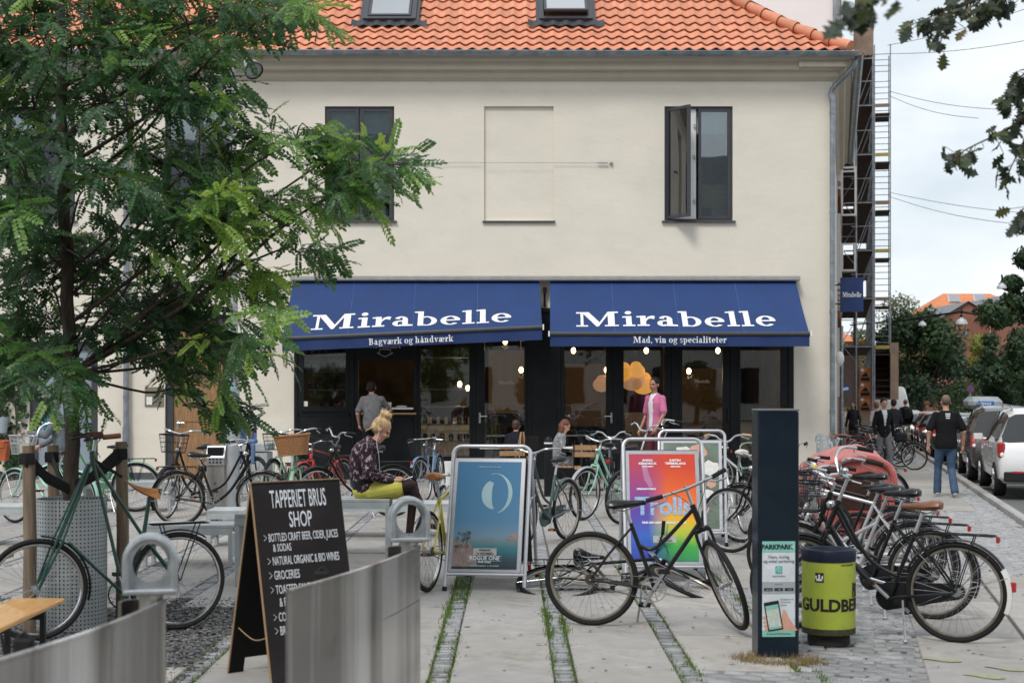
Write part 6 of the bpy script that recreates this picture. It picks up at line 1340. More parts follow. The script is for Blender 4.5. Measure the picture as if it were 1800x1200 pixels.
def cafe_table(px, py, label, w=.62):
    g = on(px, py); t = empty('cafe_table', g, 0, label, 'table', 'cafe tables before the shop windows'); b = MB(); b.bev(-w/2, w/2, -.3, .3, .72, .74, .004); b.build('table_top', M_wht, t); b = MB(); b.cyl((0, 0, .02), (0, 0, .72), .022, n=10); b.box(-.25, .25, -.02, .02, 0, .025); b.box(-.02, .02, -.25, .25, 0, .02); b.build('pedestal', BLACKM, t)
cafe_table(1035, 862, 'white cafe table beside the girl in the grey coat', .9); cafe_table(1220, 860, 'white cafe table left of the parking column with a beige cup', 1.1); cafe_table(880, 862, 'white cafe table beside the seated child', .7)
b = MB(); g = on(1283-30, 860); b.lathe([(0, 0), (.035, 0), (.04, .13), (.037, .13), (.03, .01)], 14, c=(g.x+.12, g.y, .741)); b.build('paper_cup', mat('beige_cup', (.5, .4, .28), .6), label='beige paper cup on the right cafe table', cat='cup')
M_cw = mat('chair_wood', (.35, .20, .10), .5, 0, .15, 6, stretch=(1, 8, 8))
def cafe_chair(px, py, rz, label):
    t = empty('cafe_chair', on(px, py), rz, label, 'chair', 'wooden slatted cafe chairs')
    for k in range(5): b = MB(); b.bev(-.2, .2, -.19+.08*k, -.12+.08*k, .44, .455, .003); b.build('seat_slat', M_cw, t)
    for k in range(2): b = MB(); b.bev(-.21, .21, .20, .215, .64+.11*k, .72+.11*k, .003); b.build('back_slat', M_cw, t)
    for s in (-1, 1): b = MB(); b.tube([(s*.19, -.2, 0), (s*.19, .2, .44), (s*.19, .225, .84)], .011, 6); b.tube([(s*.17, .22, 0), (s*.17, -.18, .43)], .011, 6); b.build('leg', BLACKM, t)
cafe_chair(1030, 872, PI*.98, 'wooden folding chair with two back slats right of the girl'); cafe_chair(1000, 868, -PI/2, 'wooden folding chair the girl in grey sits on'); cafe_chair(905, 872, .2, 'wooden folding chair the child in navy sits on')
t = empty('cafe_chair', on(1330, 872), .4, 'mint green metal chair beside the parking column', 'chair'); b = MB()
for s in (-1, 1): b.tube(curve([(s*.19, -.2, 0), (s*.18, -.18, .45), (s*.18, .18, .46), (s*.17, .22, .8), (0, .24, .86)], 4), .011, 6); b.tube([(s*.19, .2, 0), (s*.18, .16, .45)], .011, 6)
b.build('frame', FLG, t); b = MB(); b.bev(-.18, .18, -.18, .18, .455, .468, .004); b.build('seat', FLG, t)
# wall planter and hanging perforated bucket
t = tag(MB().lathe([(0, -.0), (.13, 0), (.16, .3), (.15, .3), (.12, .02)], 20, c=(hx(6), CY-.2, hz(760))).build('planter', mat('pale_zinc_pot', (.42, .50, .54), .5, .2, .1, 30)), 'pale blue perforated planter on the wall at the far left', 'planter')

# small litter and dry leaves on the paving
random.seed(77); V = []; F = []; T = []
for k in range(420):
    y = random.uniform(8.2, 24); x = random.uniform(-.36, .36)*y; s_ = random.uniform(.006, .02); a = random.uniform(0, 6.28); i = len(V); z = gz(x, y)+.006
    for j in range(4): V.append((x+s_*math.cos(a+j*1.57)*(1.6 if j % 2 else .8), y+s_*math.sin(a+j*1.57), z+random.uniform(0, .008)))
    F.append((i, i+1, i+2, i+3)); T.append(random.random())
me = bpy.data.meshes.new('fallen_leaves'); me.from_pydata(V, [], F); me.materials.append(leafmat('dead_leaf', [(0, (.03, .025, .02)), (.6, (.12, .08, .04)), (1, (.35, .30, .22))], .8, .1)); tone_attr(me, T); put('fallen_leaves', me, kind='stuff', label='tiny dry leaves and scraps scattered over the paving', cat='leaves')
V = []; F = []
for k in range(420):
    y = random.uniform(8.3, 22); x = random.uniform(-.36, .36)*y; s_ = random.uniform(.006, .016); i = len(V); z = gz(x, y)+.0062
    if in_gravel(x, y): continue
    V += [(x+s_*math.cos(j*1.047)*random.uniform(.7, 1.2), y+s_*math.sin(j*1.047), z) for j in range(6)]; F.append(tuple(range(i, i+6)))
me = bpy.data.meshes.new('gum_spots'); me.from_pydata(V, [], F); me.materials.append(mat('gum_grey', (.11, .105, .10), .9)); put('gum_spots', me, ground, kind='stuff')
# ======================= TREES =======================
M_bark = mat('bark', (.055, .042, .032), .95, 0, .5, 9, .8, 45, stretch=(3, 3, .6)); M_stake = mat('weathered_stake', (.20, .15, .105), .85, 0, .35, 4, .3, 50, stretch=(8, 8, .7), wear=((.36, .17, .05), 3, .62, .75))
M_rob = leafmat('robinia_leaves', [(0, (.016, .048, .022)), (.38, (.034, .10, .034)), (.68, (.085, .20, .036)), (1, (.24, .38, .07))], .45, .38)  # dark end paints shaded leaves, yellow green end light through the tips
def leaf_template(kind, seed):
    r = random.Random(seed); v = []; f = []
    def blade(c, d, l, w, up):
        s = d.cross(up).normalized(); i = len(v); dr = -.12*l*up
        v.extend([c, c+d*l*.3+s*w*.45, c+d*l*.7+s*w*.42+dr*.5, c+d*l+dr, c+d*l*.7-s*w*.42+dr*.5, c+d*l*.3-s*w*.45]); f.append((i, i+1, i+2, i+3)); f.append((i, i+3, i+4, i+5))
    if kind == 'robinia':
        n = 8; Lr = .235
        for k in range(n):
            t = (k+1)/(n+.4); c = Vector((Lr*t, 0, -.05*t*t)); 
            for s in (-1, 1): a = s*R(68-14*t)+r.uniform(-.12, .12); blade(c, Vector((math.cos(a), math.sin(a), r.uniform(-.28, .05))).normalized(), .047*(1-.25*abs(t-.5)), .031, Vector((0, r.uniform(-.3, .3), 1)))
        blade(Vector((Lr, 0, -.05)), Vector((1, 0, -.3)).normalized(), .046, .03, Vector((0, 0, 1)))
    else:       # lobed oak leaf, flat polygon with midrib fold
        L_ = .115; o = [(0, .004), (.10, .012), (.18, .030), (.26, .016), (.36, .045), (.45, .020), (.56, .050), (.66, .022), (.76, .034), (.86, .014), (1, .0)]
        for s in (-1, 1):
            i = len(v); pts = [Vector((x*L_, s*w*1.0, -.12*abs(w)-.03*x*x*.5+.006*math.sin(x*9+seed))) for x, w in o]; ctr = [Vector((x*L_, 0, -.03*x*x*.5)) for x, w in o]
            v.extend(pts+ctr); n = len(o)
            for k in range(n-1): f.append((i+k, i+k+1, i+n+k+1, i+n+k))
    return v, f
def leaf_mass(par, name, T, ms, tones, m, partname='leaf', near=300):
    """matrices -> nearest ones as single objects, the others one mesh"""
    idx = sorted(range(len(ms)), key=lambda i: ms[i].translation.y); one = idx[:near]; rest = idx[near:]; vs = []
    var = {}
    for i in one:
        k = (i % len(T), int(min(.99, max(0, tones[i]))*6))
        if k not in var:
            me = bpy.data.meshes.new(partname); me.from_pydata(T[k[0]][0], [], T[k[0]][1]); me.materials.append(m); tone_attr(me, [(k[1]+.5)/6+.04*((j*7) % 5-2)/2 for j in range(len(T[k[0]][1]))]); var[k] = me
        put(partname, var[k], par, ms[i])
    V = []; F = []; A = []; off = 0
    for t in range(len(T)):
        sel = [i for i in rest if i % len(T) == t]
        if not sel: continue
        tv = np.array([(*p, 1) for p in T[t][0]]); MM = np.array([[list(r) for r in ms[i]] for i in sel]); P_ = np.einsum('nij,vj->nvi', MM, tv)[..., :3]; nv = len(tv); V.append(P_.reshape(-1, 3))
        tf = np.array([q for q in T[t][1]]); F.append((tf[None]+(off+nv*np.arange(len(sel)))[:, None, None]).reshape(-1, 4)); off += nv*len(sel)
        A.append((np.array([tones[i] for i in sel])[:, None]+rng.uniform(-.07, .07, (len(sel), len(tf)))).reshape(-1))
    if not V: return
    V = np.concatenate(V); F = np.concatenate(F); me = bpy.data.meshes.new(name); me.vertices.add(len(V)); me.vertices.foreach_set('co', V.ravel().astype(np.float32)); me.loops.add(F.size); me.loops.foreach_set('vertex_index', F.ravel().astype(np.int32)); me.polygons.add(len(F)); me.polygons.foreach_set('loop_start', np.arange(0, F.size, 4, dtype=np.int32)); me.update(calc_edges=True); me.materials.append(m); tone_attr(me, np.concatenate(A).astype(np.float32)); put(name, me, par, kind='stuff')
def tmat(p, d, up):
    d = d.normalized(); y = up.cross(d)
    if y.length < 1e-3: y = Vector((0, 1, 0))
    y.normalize(); return basis(p, d, y, d.cross(y))
random.seed(12); TY = 10.75; g = on(124, 1100); TB = Vector((-3.2, TY, 0))
tree = empty('robinia_tree', TB, 0, 'young robinia tree with feathery dark green foliage filling the upper left', 'tree'); O = -TB
def T_(px, py, dy=0): return P(px, py, TY+dy)+O
b = MB(); tk = curve([(0, 0, 0), T_(126, 900), T_(125, 700), T_(118, 480), T_(110, 250), T_(107, 20), T_(104, -160)], 5); nT = len(tk); b.tube([p+Vector((.01*math.sin(i*1.7), 0, 0)) for i, p in enumerate(tk)], [.066-.040*i/nT for i in range(nT)], 12); b.build('trunk', M_bark, tree)
BLO = [(60, 60, 120, 80, 18), (200, 50, 110, 70, 17), (330, 45, 105, 60, 17), (430, 15, 75, 30, 8), (505, 8, 36, 20, 3), (60, 190, 110, 80, 17), (190, 180, 110, 80, 16), (320, 150, 90, 65, 14), (385, 95, 35, 30, 3), (50, 330, 90, 80, 14), (160, 330, 80, 70, 9), (290, 290, 100, 60, 12), (410, 250, 90, 50, 10), (520, 245, 60, 40, 5), (560, 290, 80, 45, 8), (668, 295, 42, 26, 5), (60, 470, 95, 80, 15), (180, 460, 100, 75, 15), (310, 410, 100, 65, 14), (410, 370, 80, 50, 11), (520, 365, 50, 35, 5), (585, 345, 35, 22, 3), (60, 590, 85, 65, 13), (190, 570, 100, 70, 16), (300, 540, 90, 60, 15), (395, 485, 70, 50, 10), (520, 428, 40, 26, 4), (440, 550, 45, 34, 4), (110, 645, 90, 32, 9), (20, 640, 50, 30, 4), (285, 630, 65, 38, 7), (355, 600, 40, 35, 5), (415, 612, 40, 22, 3), (360, 715, 55, 34, 6), (-60, 250, 90, 250, 26), (-60, 600, 80, 120, 10), (150, -60, 260, 60, 30), (420, -60, 120, 50, 12)]
LM = []; LT = []; br = MB(); tw = MB()
for bx, by, rx, ry, n in BLO:
    dy = random.uniform(-.7, .7); c = T_(bx, by, dy); k = min(nT-1, max(11, int(nT*(1-(by+160)/1260)-2-abs(bx-120)/70))); s0 = tk[k]
    ln = (c-s0).length; mid = s0.lerp(c, .45)+Vector((random.uniform(-.1, .1), random.uniform(-.1, .1), -.02*ln)); br.tube(curve([s0, mid, mid.lerp(c, .5)+Vector((0, random.uniform(-.1, .1), .08)), c], 4), [.015*max(.6, min(1, ln/2))*(1-.7*i/12)+.002 for i in range(13)], 6)
    tb = random.uniform(-.12, .16)+(.16 if bx > 380 else 0)  # right hand clumps get paler leaf colour, painting the light on that side
    for j in range(int(n*(1.7 if bx < 380 else 2.0))):
        a = random.uniform(0, 2*PI); q = math.sqrt(random.random()); st = T_(bx+rx*.75*q*math.cos(a), by+ry*.75*q*math.sin(a), dy+random.uniform(-.55, .55))
        out = (st-s0); out.z *= .5; out = out.normalized()+Vector((random.gauss(0, .8), random.gauss(0, .6), random.gauss(-.0, .5))); out.normalize(); L_ = random.uniform(.26, .5) if bx < 330 else random.uniform(.16, .34); 
        tone = .27+tb+random.gauss(0, .14)+(.45 if random.random() < .10 else 0)
        tp = [st+out*(L_*u)+Vector((0, 0, -.12*u*u*L_*2)) for u in (0, .33, .66, 1)]; tw.tube(tp, [.0045, .0038, .003, .0015], 3, cap=False)
        if j % 3 == 0: tw.tube([c.lerp(st, 0), c.lerp(st, .5)+Vector((0, 0, .03)), st], [.007, .006, .0045], 4, cap=False)
        m_ = int(L_/.036)
        for i in range(m_):
            u = (i+.7)/m_; p = st+out*(L_*u)+Vector((0, 0, -.24*u*u*L_)); sd = 1 if i % 2 else -1; ax = out.cross(Vector((0, 0, 1))).normalized(); d = out*.55+ax*sd*(1-.5*u)+Vector((random.gauss(0, .25), random.gauss(0, .25), random.gauss(-.35, .5)))
            M = tmat(p, d, Vector((random.gauss(0, .5), random.gauss(-.55, .45), 1)).normalized()); M = M @ Matrix.Scale(random.uniform(.55, .98), 4); LM.append(M); LT.append(max(0, min(1, tone+random.gauss(0, .05)+.16*u)))
br.build('limbs', M_bark, tree, kind='stuff'); tw.build('twigs', M_bark, tree, kind='stuff')
leaf_mass(tree, 'crown', [leaf_template('robinia', k) for k in range(5)], LM, LT, M_rob)
# guard, stakes, straps
m = mat('punched_zinc', (.40, .43, .44), .45, .5, .12, 5); nt_ = m.node_tree; N = nt_.nodes; L = nt_.links; tc = N.new('ShaderNodeTexCoord'); sx = N.new('ShaderNodeSeparateXYZ'); L.new(tc.outputs['Object'], sx.inputs[0])
def mth(op, a, c=None, d=None):
    n = N.new('ShaderNodeMath'); n.operation = op
    for i, q in enumerate((a, c, d)):
        if q is None: continue
        if isinstance(q, (int, float)): n.inputs[i].default_value = q
        else: L.new(q, n.inputs[i])
    return n.outputs[0]
u_ = mth('FRACT', mth('MULTIPLY', mth('ARCTAN2', sx.outputs[1], sx.outputs[0]), .25/.029)); w_ = mth('FRACT', mth('MULTIPLY', sx.outputs[2], 1/.029)); du = mth('SUBTRACT', u_, .5); dw = mth('SUBTRACT', w_, .5); rr = mth('LESS_THAN', mth('ADD', mth('MULTIPLY', du, du), mth('MULTIPLY', dw, dw)), .045)
bs = N['Principled BSDF']; old = bs.inputs['Base Color'].links[0].from_socket; mx = N.new('ShaderNodeMix'); mx.data_type = 'RGBA'; L.new(rr, mx.inputs[0]); L.new(old, mx.inputs[6]); mx.inputs[7].default_value = (.01, .01, .01, 1); L.new(mx.outputs[2], bs.inputs['Base Color'])
t = empty('tree_guard', TB, .3, 'perforated zinc cylinder guard around the foot of the left tree', 'tree guard'); b = MB(); b.lathe([(.25, .0), (.25, .93), (.246, .93), (.246, 0)], 48); b.build('sheet', m, t)
for a in (-1.95, -1.65): b = MB(); b.bev(.25, .256, -.004, .004, 0, .93, .001, M=Matrix.Rotation(a, 4, 'Z')); b.build('seam_strip', M_galv, t)
for px, Y, pt_, lb in ((51, 10.35, 783, 'left wooden tree stake in front of the mint bicycle'), (94, 11.3, 782, 'middle wooden tree stake behind the trunk'), (214, 10.95, 776, 'right wooden tree stake beside the downpipe')):
    x = (px-900)/FP*Y; zt = CH-(pt_-HY)/FP*Y; t = empty('tree_stake', (x, Y, 0), 0, lb, 'stake', 'wooden stakes holding the left tree'); b = MB(); b.tube([(0, 0, -.05), (.008, 0, zt*.5), (-.004, 0, zt)], [.046, .045, .043], 14); b.build('pole', M_stake, t)
    a = Vector((0, -.05, zt-.09)); e = Vector((TB.x-x, TB.y-Y-.05, zt-.33)); b = MB()
    for s in (-1, 1): b.tube([a+Vector((0, 0, .02*s)), a.lerp(e, .5)+Vector((0, -.02*s, -.03)), e], .036, 4, sq=(1, .15))
    b.tube([a+Vector((-.05, .0, 0)), a+Vector((0, -.012, 0)), a+Vector((.05, .02, 0))], .04, 4, sq=(1, .15)); b.build('strap', RUB, t)
# oak branches entering at the upper right
random.seed(8); M_oak = leafmat('oak_leaves', [(0, (.012, .024, .014)), (.5, (.030, .052, .022)), (.85, (.09, .10, .03)), (1, (.16, .11, .05))], .5, .3)
OB = Vector((5.0, 8.2, gz(5.0, 8.2))); oak = empty('oak_tree', OB, 0, 'oak tree at the right whose lobed leaves hang into the upper corner', 'tree'); O = -OB; b = MB(); b.tube([(0, 0, 0), (.05, 0, 2.5), (0, .1, 5), (-.2, 0, 8)], [.24, .19, .15, .08], 14); b.build('trunk', M_bark, oak)
OM = []; OT = []; bb = MB(); root = Vector((5.0, 8.2, 4.6))
for pts, n, Y in ((((2000, -60), (1800, -20), (1700, 5), (1600, 45)), 34, 7.6), (((1760, -25), (1680, 20), (1640, 70)), 14, 7.3), (((2000, -120), (1760, -60), (1560, -40)), 16, 7.6), (((2000, 60), (1850, 150), (1790, 215), (1700, 262), (1685, 275)), 24, 7.4), (((1850, 140), (1800, 130), (1770, 185)), 16, 7.4), (((1850, 180), (1810, 230), (1772, 305)), 18, 7.5), (((1950, 300), (1830, 350), (1788, 375)), 8, 7.2), (((2100, -60), (1780, -10), (1740, 20)), 14, 7.8), (((1700, -80), (1550, -10), (1500, 22)), 12, 4.6)):
    cv = curve([P(x, y, Y+.15*random.random())+O for x, y in pts], 6); start = root+O; bb.tube([start, start.lerp(cv[0], .6)+Vector((0, 0, .25)), cv[0]], [.05, .02, .008], 5); bb.tube(cv, [.008-.006*i/len(cv) for i in range(len(cv))], 5)
    n = int(n*1.7)
    for j in range(n):
        u = (j+random.random())/n; k = min(len(cv)-2, int((.25+.75*u)*(len(cv)-1))); p = cv[k].lerp(cv[k+1], random.random()); dr = (cv[k+1]-cv[k]).normalized()
        q = p+Vector((random.gauss(0, .035), random.gauss(0, .05), random.gauss(-.01, .03))); bb.tube([p, q], .002, 3, cap=False); d = dr*.6+Vector((random.gauss(0, .6), random.gauss(0, .5), random.gauss(-.35, .45))); OM.append(tmat(q, d, Vector((random.gauss(0, .6), random.gauss(-.5, .5), .8))) @ Matrix.Scale(random.uniform(.55, .95), 4)); OT.append(.85*random.random()**1.8)
bb.build('branches', M_bark, oak, kind='stuff'); leaf_mass(oak, 'crown', [leaf_template('oak', k) for k in range(4)], OM, OT, M_oak)
# background trees
def far_tree(px, Y, pt_, pwid, label, ramp, n=5200, ls=.26, base=None, group=None, nm='street_tree', cat='tree', low=.32, seed=0):
    r = np.random.default_rng(seed+abs(int(px))); x = (px-900)/FP*Y; z0 = gz(x, Y)-.05; zt = CH-(pt_-HY)/FP*Y; w = pwid/FP*Y/2; H = zt-z0; t = empty(nm, (x, Y, z0), 0, label, cat, group)
    if low > .05: b = MB(); b.tube([(0, 0, 0), (.05, 0, H*.3), (0, .1, H*.62)], [.05*w+.06, .04*w+.04, .03], 9); [b.tube([(0, 0, H*.28), (w*.5*math.cos(a), w*.4*math.sin(a), H*.55)], [.03*w, .02], 5) for a in (0, 1.2, 2.5, 3.9, 5.2)]; b.build('trunk', M_bark, t)
    nb = 26; bl = []
    for k in range(nb):
        a = r.uniform(0, 2*PI); q = r.uniform(0, 1)**.5; hh = r.uniform(low, 1); prof = math.sin(min(1, (1-hh)/.55+.12)*PI/2)*(1 if hh > low+.12 else .75); bl.append((q*prof*w*.8*math.cos(a), q*prof*w*.8*math.sin(a), hh*H*.93, w*r.uniform(.2, .38)))
    bl = np.array(bl); idx = r.integers(0, nb, n); d = r.normal(size=(n, 3)); d /= np.linalg.norm(d, axis=1)[:, None]; rad = bl[idx, 3]*r.uniform(.55, 1.08, n); C_ = bl[idx, :3]+d*rad[:, None]*[1, 1, .8]
    A1 = r.normal(size=(n, 3)); A1 /= np.linalg.norm(A1, axis=1)[:, None]; A2 = np.cross(A1, d); A2 /= np.linalg.norm(A2, axis=1)[:, None]+1e-9; s = (ls*r.uniform(.5, 1.1, n))[:, None]
    V = np.stack([C_-A1*s*.5, C_+A2*s*.32, C_+A1*s*.5, C_-A2*s*.32], 1).reshape(-1, 3); F = np.arange(4*n, dtype=np.int32); me = bpy.data.meshes.new('crown'); me.vertices.add(4*n); me.vertices.foreach_set('co', V.ravel().astype(np.float32)); me.loops.add(4*n); me.loops.foreach_set('vertex_index', F); me.polygons.add(n); me.polygons.foreach_set('loop_start', np.arange(0, 4*n, 4, dtype=np.int32)); me.update(calc_edges=True)
    me.materials.append(leafmat('foliage_%.3f' % ramp[0][1][0], ramp, .6, .25)); tn = np.clip(r.uniform(0, 1, nb)[idx]*.5+r.uniform(0, .5, n), 0, 1); tone_attr(me, tn.astype(np.float32)); put('crown', me, t); return t
DG = [(0, (.014, .035, .018)), (.6, (.03, .07, .028)), (1, (.07, .12, .04))]; LG = [(0, (.04, .07, .03)), (.6, (.09, .12, .045)), (1, (.16, .17, .07))]; YG = [(0, (.08, .12, .02)), (.6, (.17, .20, .03)), (1, (.28, .26, .05))]
far_tree(1617, 88, 540, 215, 'dark broad street tree with visible trunk behind the parked cars', DG, 11000, .32, low=.26)
far_tree(1580, 118, 515, 150, 'tall pale thin leaved tree behind the dark street tree', LG, 2600, .30, low=.3)
far_tree(1500, 125, 560, 120, 'green tree seen through the legs of the scaffold', LG, 4000, .34, low=.1)
far_tree(1812, 50, 424, 190, 'tall green tree at the right edge of the street', DG, 15000, .22, low=.02)
far_tree(1795, 62, 585, 170, 'bushy green tree under the tall right edge tree', DG, 8000, .24, low=.02)
far_tree(1770, 70, 540, 130, 'dense dark tree left of the tall right edge tree', DG, 6000, .26, low=.1)
far_tree(1722, 96, 580, 110, 'yellow green small tree in front of the brick gable house', YG, 3500, .28, low=.15)
far_tree(1690, 78, 668, 120, 'low dark shrubs behind the parked cars', DG, 2500, .2, nm='shrub', cat='shrub', low=.0)
far_tree(1570, 100, 640, 120, 'dark shrubs behind the white van', DG, 2500, .26, nm='shrub', cat='shrub', low=.0, seed=5)
far_tree(1740, 66, 690, 140, 'pale green hedge plants near the no parking sign', LG, 2000, .16, nm='shrub', cat='shrub', low=.0)
# ivy on the far left wall
random.seed(6); b = MB(); V = []; F = []; T = []
iv = empty('ivy_plant', (hx(25), CY-.02, 0), 0, 'ivy climbing the cream wall at the far left edge', 'ivy'); st_ = [(-20, 790), (5, 700), (30, 610), (10, 540), (45, 700), (38, 800), (-10, 620)]
for k in range(900):
    a = random.choice(((8, 700, 28, 90), (30, 620, 22, 60), (-10, 760, 25, 60), (22, 800, 14, 30), (40, 690, 8, 60))); px, py = random.gauss(a[0], a[2]*.5), random.gauss(a[1], a[3]*.5)
    c = Vector((hx(px)-hx(25), -random.uniform(.01, .1), hz(py))); d = Vector((random.gauss(0, 1), -.4, random.gauss(0, 1))).normalized(); s = random.uniform(.03, .06); e = d.cross(Vector((0, 1, .2))).normalized(); i = len(V); V += [c-d*s, c+e*s, c+d*s, c-e*s]; F.append((i, i+1, i+2, i+3)); T.append(random.random())
me = bpy.data.meshes.new('foliage'); me.from_pydata(V, [], F); me.materials.append(leafmat('ivy_leaves', DG, .5, .2)); tone_attr(me, T); put('foliage', me, iv, kind='stuff'); b = MB(); b.tube(curve([(0, -.02, 0), (.05, -.02, 1.2), (-.1, -.02, 2.4), (.1, -.02, 3.2)], 5), .015, 5); b.build('stem', M_bark, iv)
# ======================= STREET BUILDINGS =======================
def brickmat(name, c1, c2, mort, sc):
    m = bpy.data.materials.new(name); m.use_nodes = True; nt = m.node_tree; N = nt.nodes; L = nt.links; b = N['Principled BSDF']; b.inputs['Roughness'].default_value = .9; tc = N.new('ShaderNodeTexCoord'); mp = N.new('ShaderNodeMapping'); mp.inputs['Rotation'].default_value = (R(90), 0, 0); br = N.new('ShaderNodeTexBrick'); br.inputs['Scale'].default_value = sc; br.inputs['Mortar Size'].default_value = .012; br.inputs['Color1'].default_value = (*c1, 1); br.inputs['Color2'].default_value = (*c2, 1); br.inputs['Mortar'].default_value = (*mort, 1); br.inputs['Brick Width'].default_value = .24; br.inputs['Row Height'].default_value = .075
    L.new(tc.outputs['Object'], mp.inputs[0]); L.new(mp.outputs[0], br.inputs['Vector']); n = N.new('ShaderNodeTexNoise'); n.inputs['Scale'].default_value = .8; n.inputs['Detail'].default_value = 5; L.new(tc.outputs['Object'], n.inputs[0]); hs = N.new('ShaderNodeHueSaturation'); mr = N.new('ShaderNodeMapRange'); mr.inputs[3].default_value = .75; mr.inputs[4].default_value = 1.25; L.new(n.outputs['Fac'], mr.inputs[0]); L.new(mr.outputs[0], hs.inputs['Value']); L.new(br.outputs[0], hs.inputs['Color']); L.new(hs.outputs[0], b.inputs['Base Color']); return m
M_brick = brickmat('red_brick', (.30, .085, .048), (.21, .06, .036), (.20, .15, .12), 1)
org = Vector((*sp(.02, 13.25), -.5)); bb_ = empty('brick_building', org, ang, 'tall red brick building with white painted gable behind the corner house', 'building')
Mg = Matrix.Rotation(-ang, 4, 'Z')
b = MB(); b.box(-12, 0, .2, 60, 0, 20); b.build('wall', M_brick, bb_)
b = MB(); b.add([(-12.5, .16, 0), (.01, .16, 0), (.01, .16, 20), (-12.5, .16, 20)], [(0, 1, 2, 3)]); b.box(-12.5, .012, .12, .155, 0, 20); b.build('gable_render', mat('white_gable', (.74, .75, .76), .9, 0, .04, .7, .1, 10), bb_)
b = MB(); b.cyl((-.06, .05, 8), (-.06, .05, 20), .06, n=10); b.build('downpipe', M_zinc, bb_); b = MB(); b.cyl((.12, .4, .3), (.12, .4, 4), .05, n=8); b.build('downpipe', M_zinc, bb_)
for z in (4.2, 7.6, 10.9, 14.2): b = MB(); b.box(0, .10, .2, 60, z, z+.22); b.build('brick_band', M_brick, bb_)
for i in range(9):
    for j in range(5):
        y = 2.2+i*2.7; z = 1.6+j*3.3+.4; b = MB()
        for q in ((0, .09, y-.6, y-.52, z, z+2), (0, .09, y+.52, y+.6, z, z+2), (0, .09, y-.52, y+.52, z, z+.08), (0, .09, y-.52, y+.52, z+1.92, z+2), (0, .09, y-.03, y+.03, z+.08, z+1.92)): b.box(*q)
        o = b.build('window', M_wht, bb_); b = MB(); b.box(.0, .04, y-.52, y+.52, z+.08, z+1.92); b.build('pane', M_win, o)
for y, z, h in ((4.0, 7.5, 1.5), (6.4, 6.0, .9), (9.4, 9.6, 1.2)): b = MB(); [b.box(*q) for q in ((.1, .16, y, y+.03, z, z+h), (.5, .56, y, y+.03, z, z+h), (.16, .5, y, y+.03, z, z+.06), (.16, .5, y, y+.03, z+h-.06, z+h))]; b.build('open_sash', M_wht, bb_)
# scaffold
so = Vector((*sp(0, 32.5), 0)); sc = empty('scaffold', so, ang, 'tall galvanised scaffold with plank decks and ladder tower on the brick building', 'scaffold'); M_pl = mat('scaffold_plank', (.085, .06, .045), .9, 0, .4, 3, .2, 20, stretch=(6, 1, 1)); M_tube = mat('scaffold_tube', (.34, .37, .40), .45, .6, .25, 4); M_ply = mat('scaffold_ply', (.30, .22, .16), .8, 0, .2, 2)
UI, UO, UL = .68, 1.33, 2.02; LZ = [3.52, 5.46, 7.4, 9.33, 11.27, 13.25, 15.15, 17.0]
for v_ in range(0, 8):
    for u in (UI, UO): b = MB(); b.cyl((u, v_*2.5, -.65), (u, v_*2.5, 18.5 if v_ else 18.5), .028 if v_ else .034, n=7); b.build('upright', M_tube, sc)
for k, z in enumerate(LZ):
    for v_ in range(7):
        b = MB(); [b.box(UI-.62*(k < 5 and v_ > 0)+.02, UO, v_*2.5+.03+0*q, v_*2.5+2.47, z-.05, z) for q in (0,)]; b.build('plank_deck', M_pl, sc)
        b = MB(); [b.cyl((UO, v_*2.5, z+h), (UO, v_*2.5+2.5, z+h), .022, n=5) for h in (.5, 1.0)]; b.cyl((UI, v_*2.5, z+1), (UI, v_*2.5+2.5, z+1), .02, n=5); b.build('guard_rail', M_tube, sc)
    b = MB(); b.cyl((UI-.5, 0, z-.08), (UO+.05, 0, z-.08), .03, n=6); b.cyl((UI-.2, -.01, z+.9), (UO, -.01, z+.9), .02, n=6); b.tube([(UI-.5, 0, z-.1), (UI, 0, z-.7)], .018, 5); b.build('ledger', M_tube, sc)
    for y_ in (1.2, 5.1): b = MB(); b.tube([(UI, y_, z-1.9), (UO, y_, z-.1)], .018, 5); b.tube([(UO+.03, y_-1.2, z-1.9), (UO+.03, y_+1.3, z-.1)], .018, 5); b.build('brace', M_tube, sc)
    if k < 5:
        b = MB(); b.cyl((UI-.62, .02, z-1.9), (UI-.62, .02, z+1.1), .026, n=6); b.cyl((UI-.62, .02, z+1.0), (UI, .02, z+1.0), .02, n=5); b.cyl((UI-.62, .02, z+.5), (UI, .02, z+.5), .018, n=5); b.tube([(UI-.62, .03, z), (UI, .03, z+1.0)], .014, 4); b.build('side_rail', M_tube, sc)
b = MB()
for u in (UO+.07, UL):
    for y in (0, 2.1): b.cyl((u, y, 3.2 if u > 2 else -.6), (u, y, 15.6), .026, n=6)
tw_ = b.build('ladder_tower', M_tube, sc); 
for i in range(46): z = 3.6+i*.26; b = MB(); b.cyl((UO+.07, .0+((i % 7)*.12), z), (UL, ((i % 7)*.12), z), .016, n=5); b.build('rung', M_tube, tw_)
M_yb = mat('yellow_board', (.45, .38, .10), .7, 0, .2, 8)
for k, z in enumerate(LZ[:6]):
    b = MB(); b.box(UO+.10, UL-.03, -.04, -.01, z+.28-.45, z+.42-.45); b.build('toe_board', M_yb if k % 2 == 0 else M_ply, tw_); b = MB(); b.box(UO+.1, UL-.02, .1, 2.0, z-.42, z-.38); b.build('landing', M_pl, tw_)
b = MB(); b.box(UI-.1, UO+.02, -.04, -.01, 15.2, 16.3); b.box(UI-.1, UI-.07, 0, 2, 15.2, 16.3); b.build('plywood_fence', M_ply, sc)
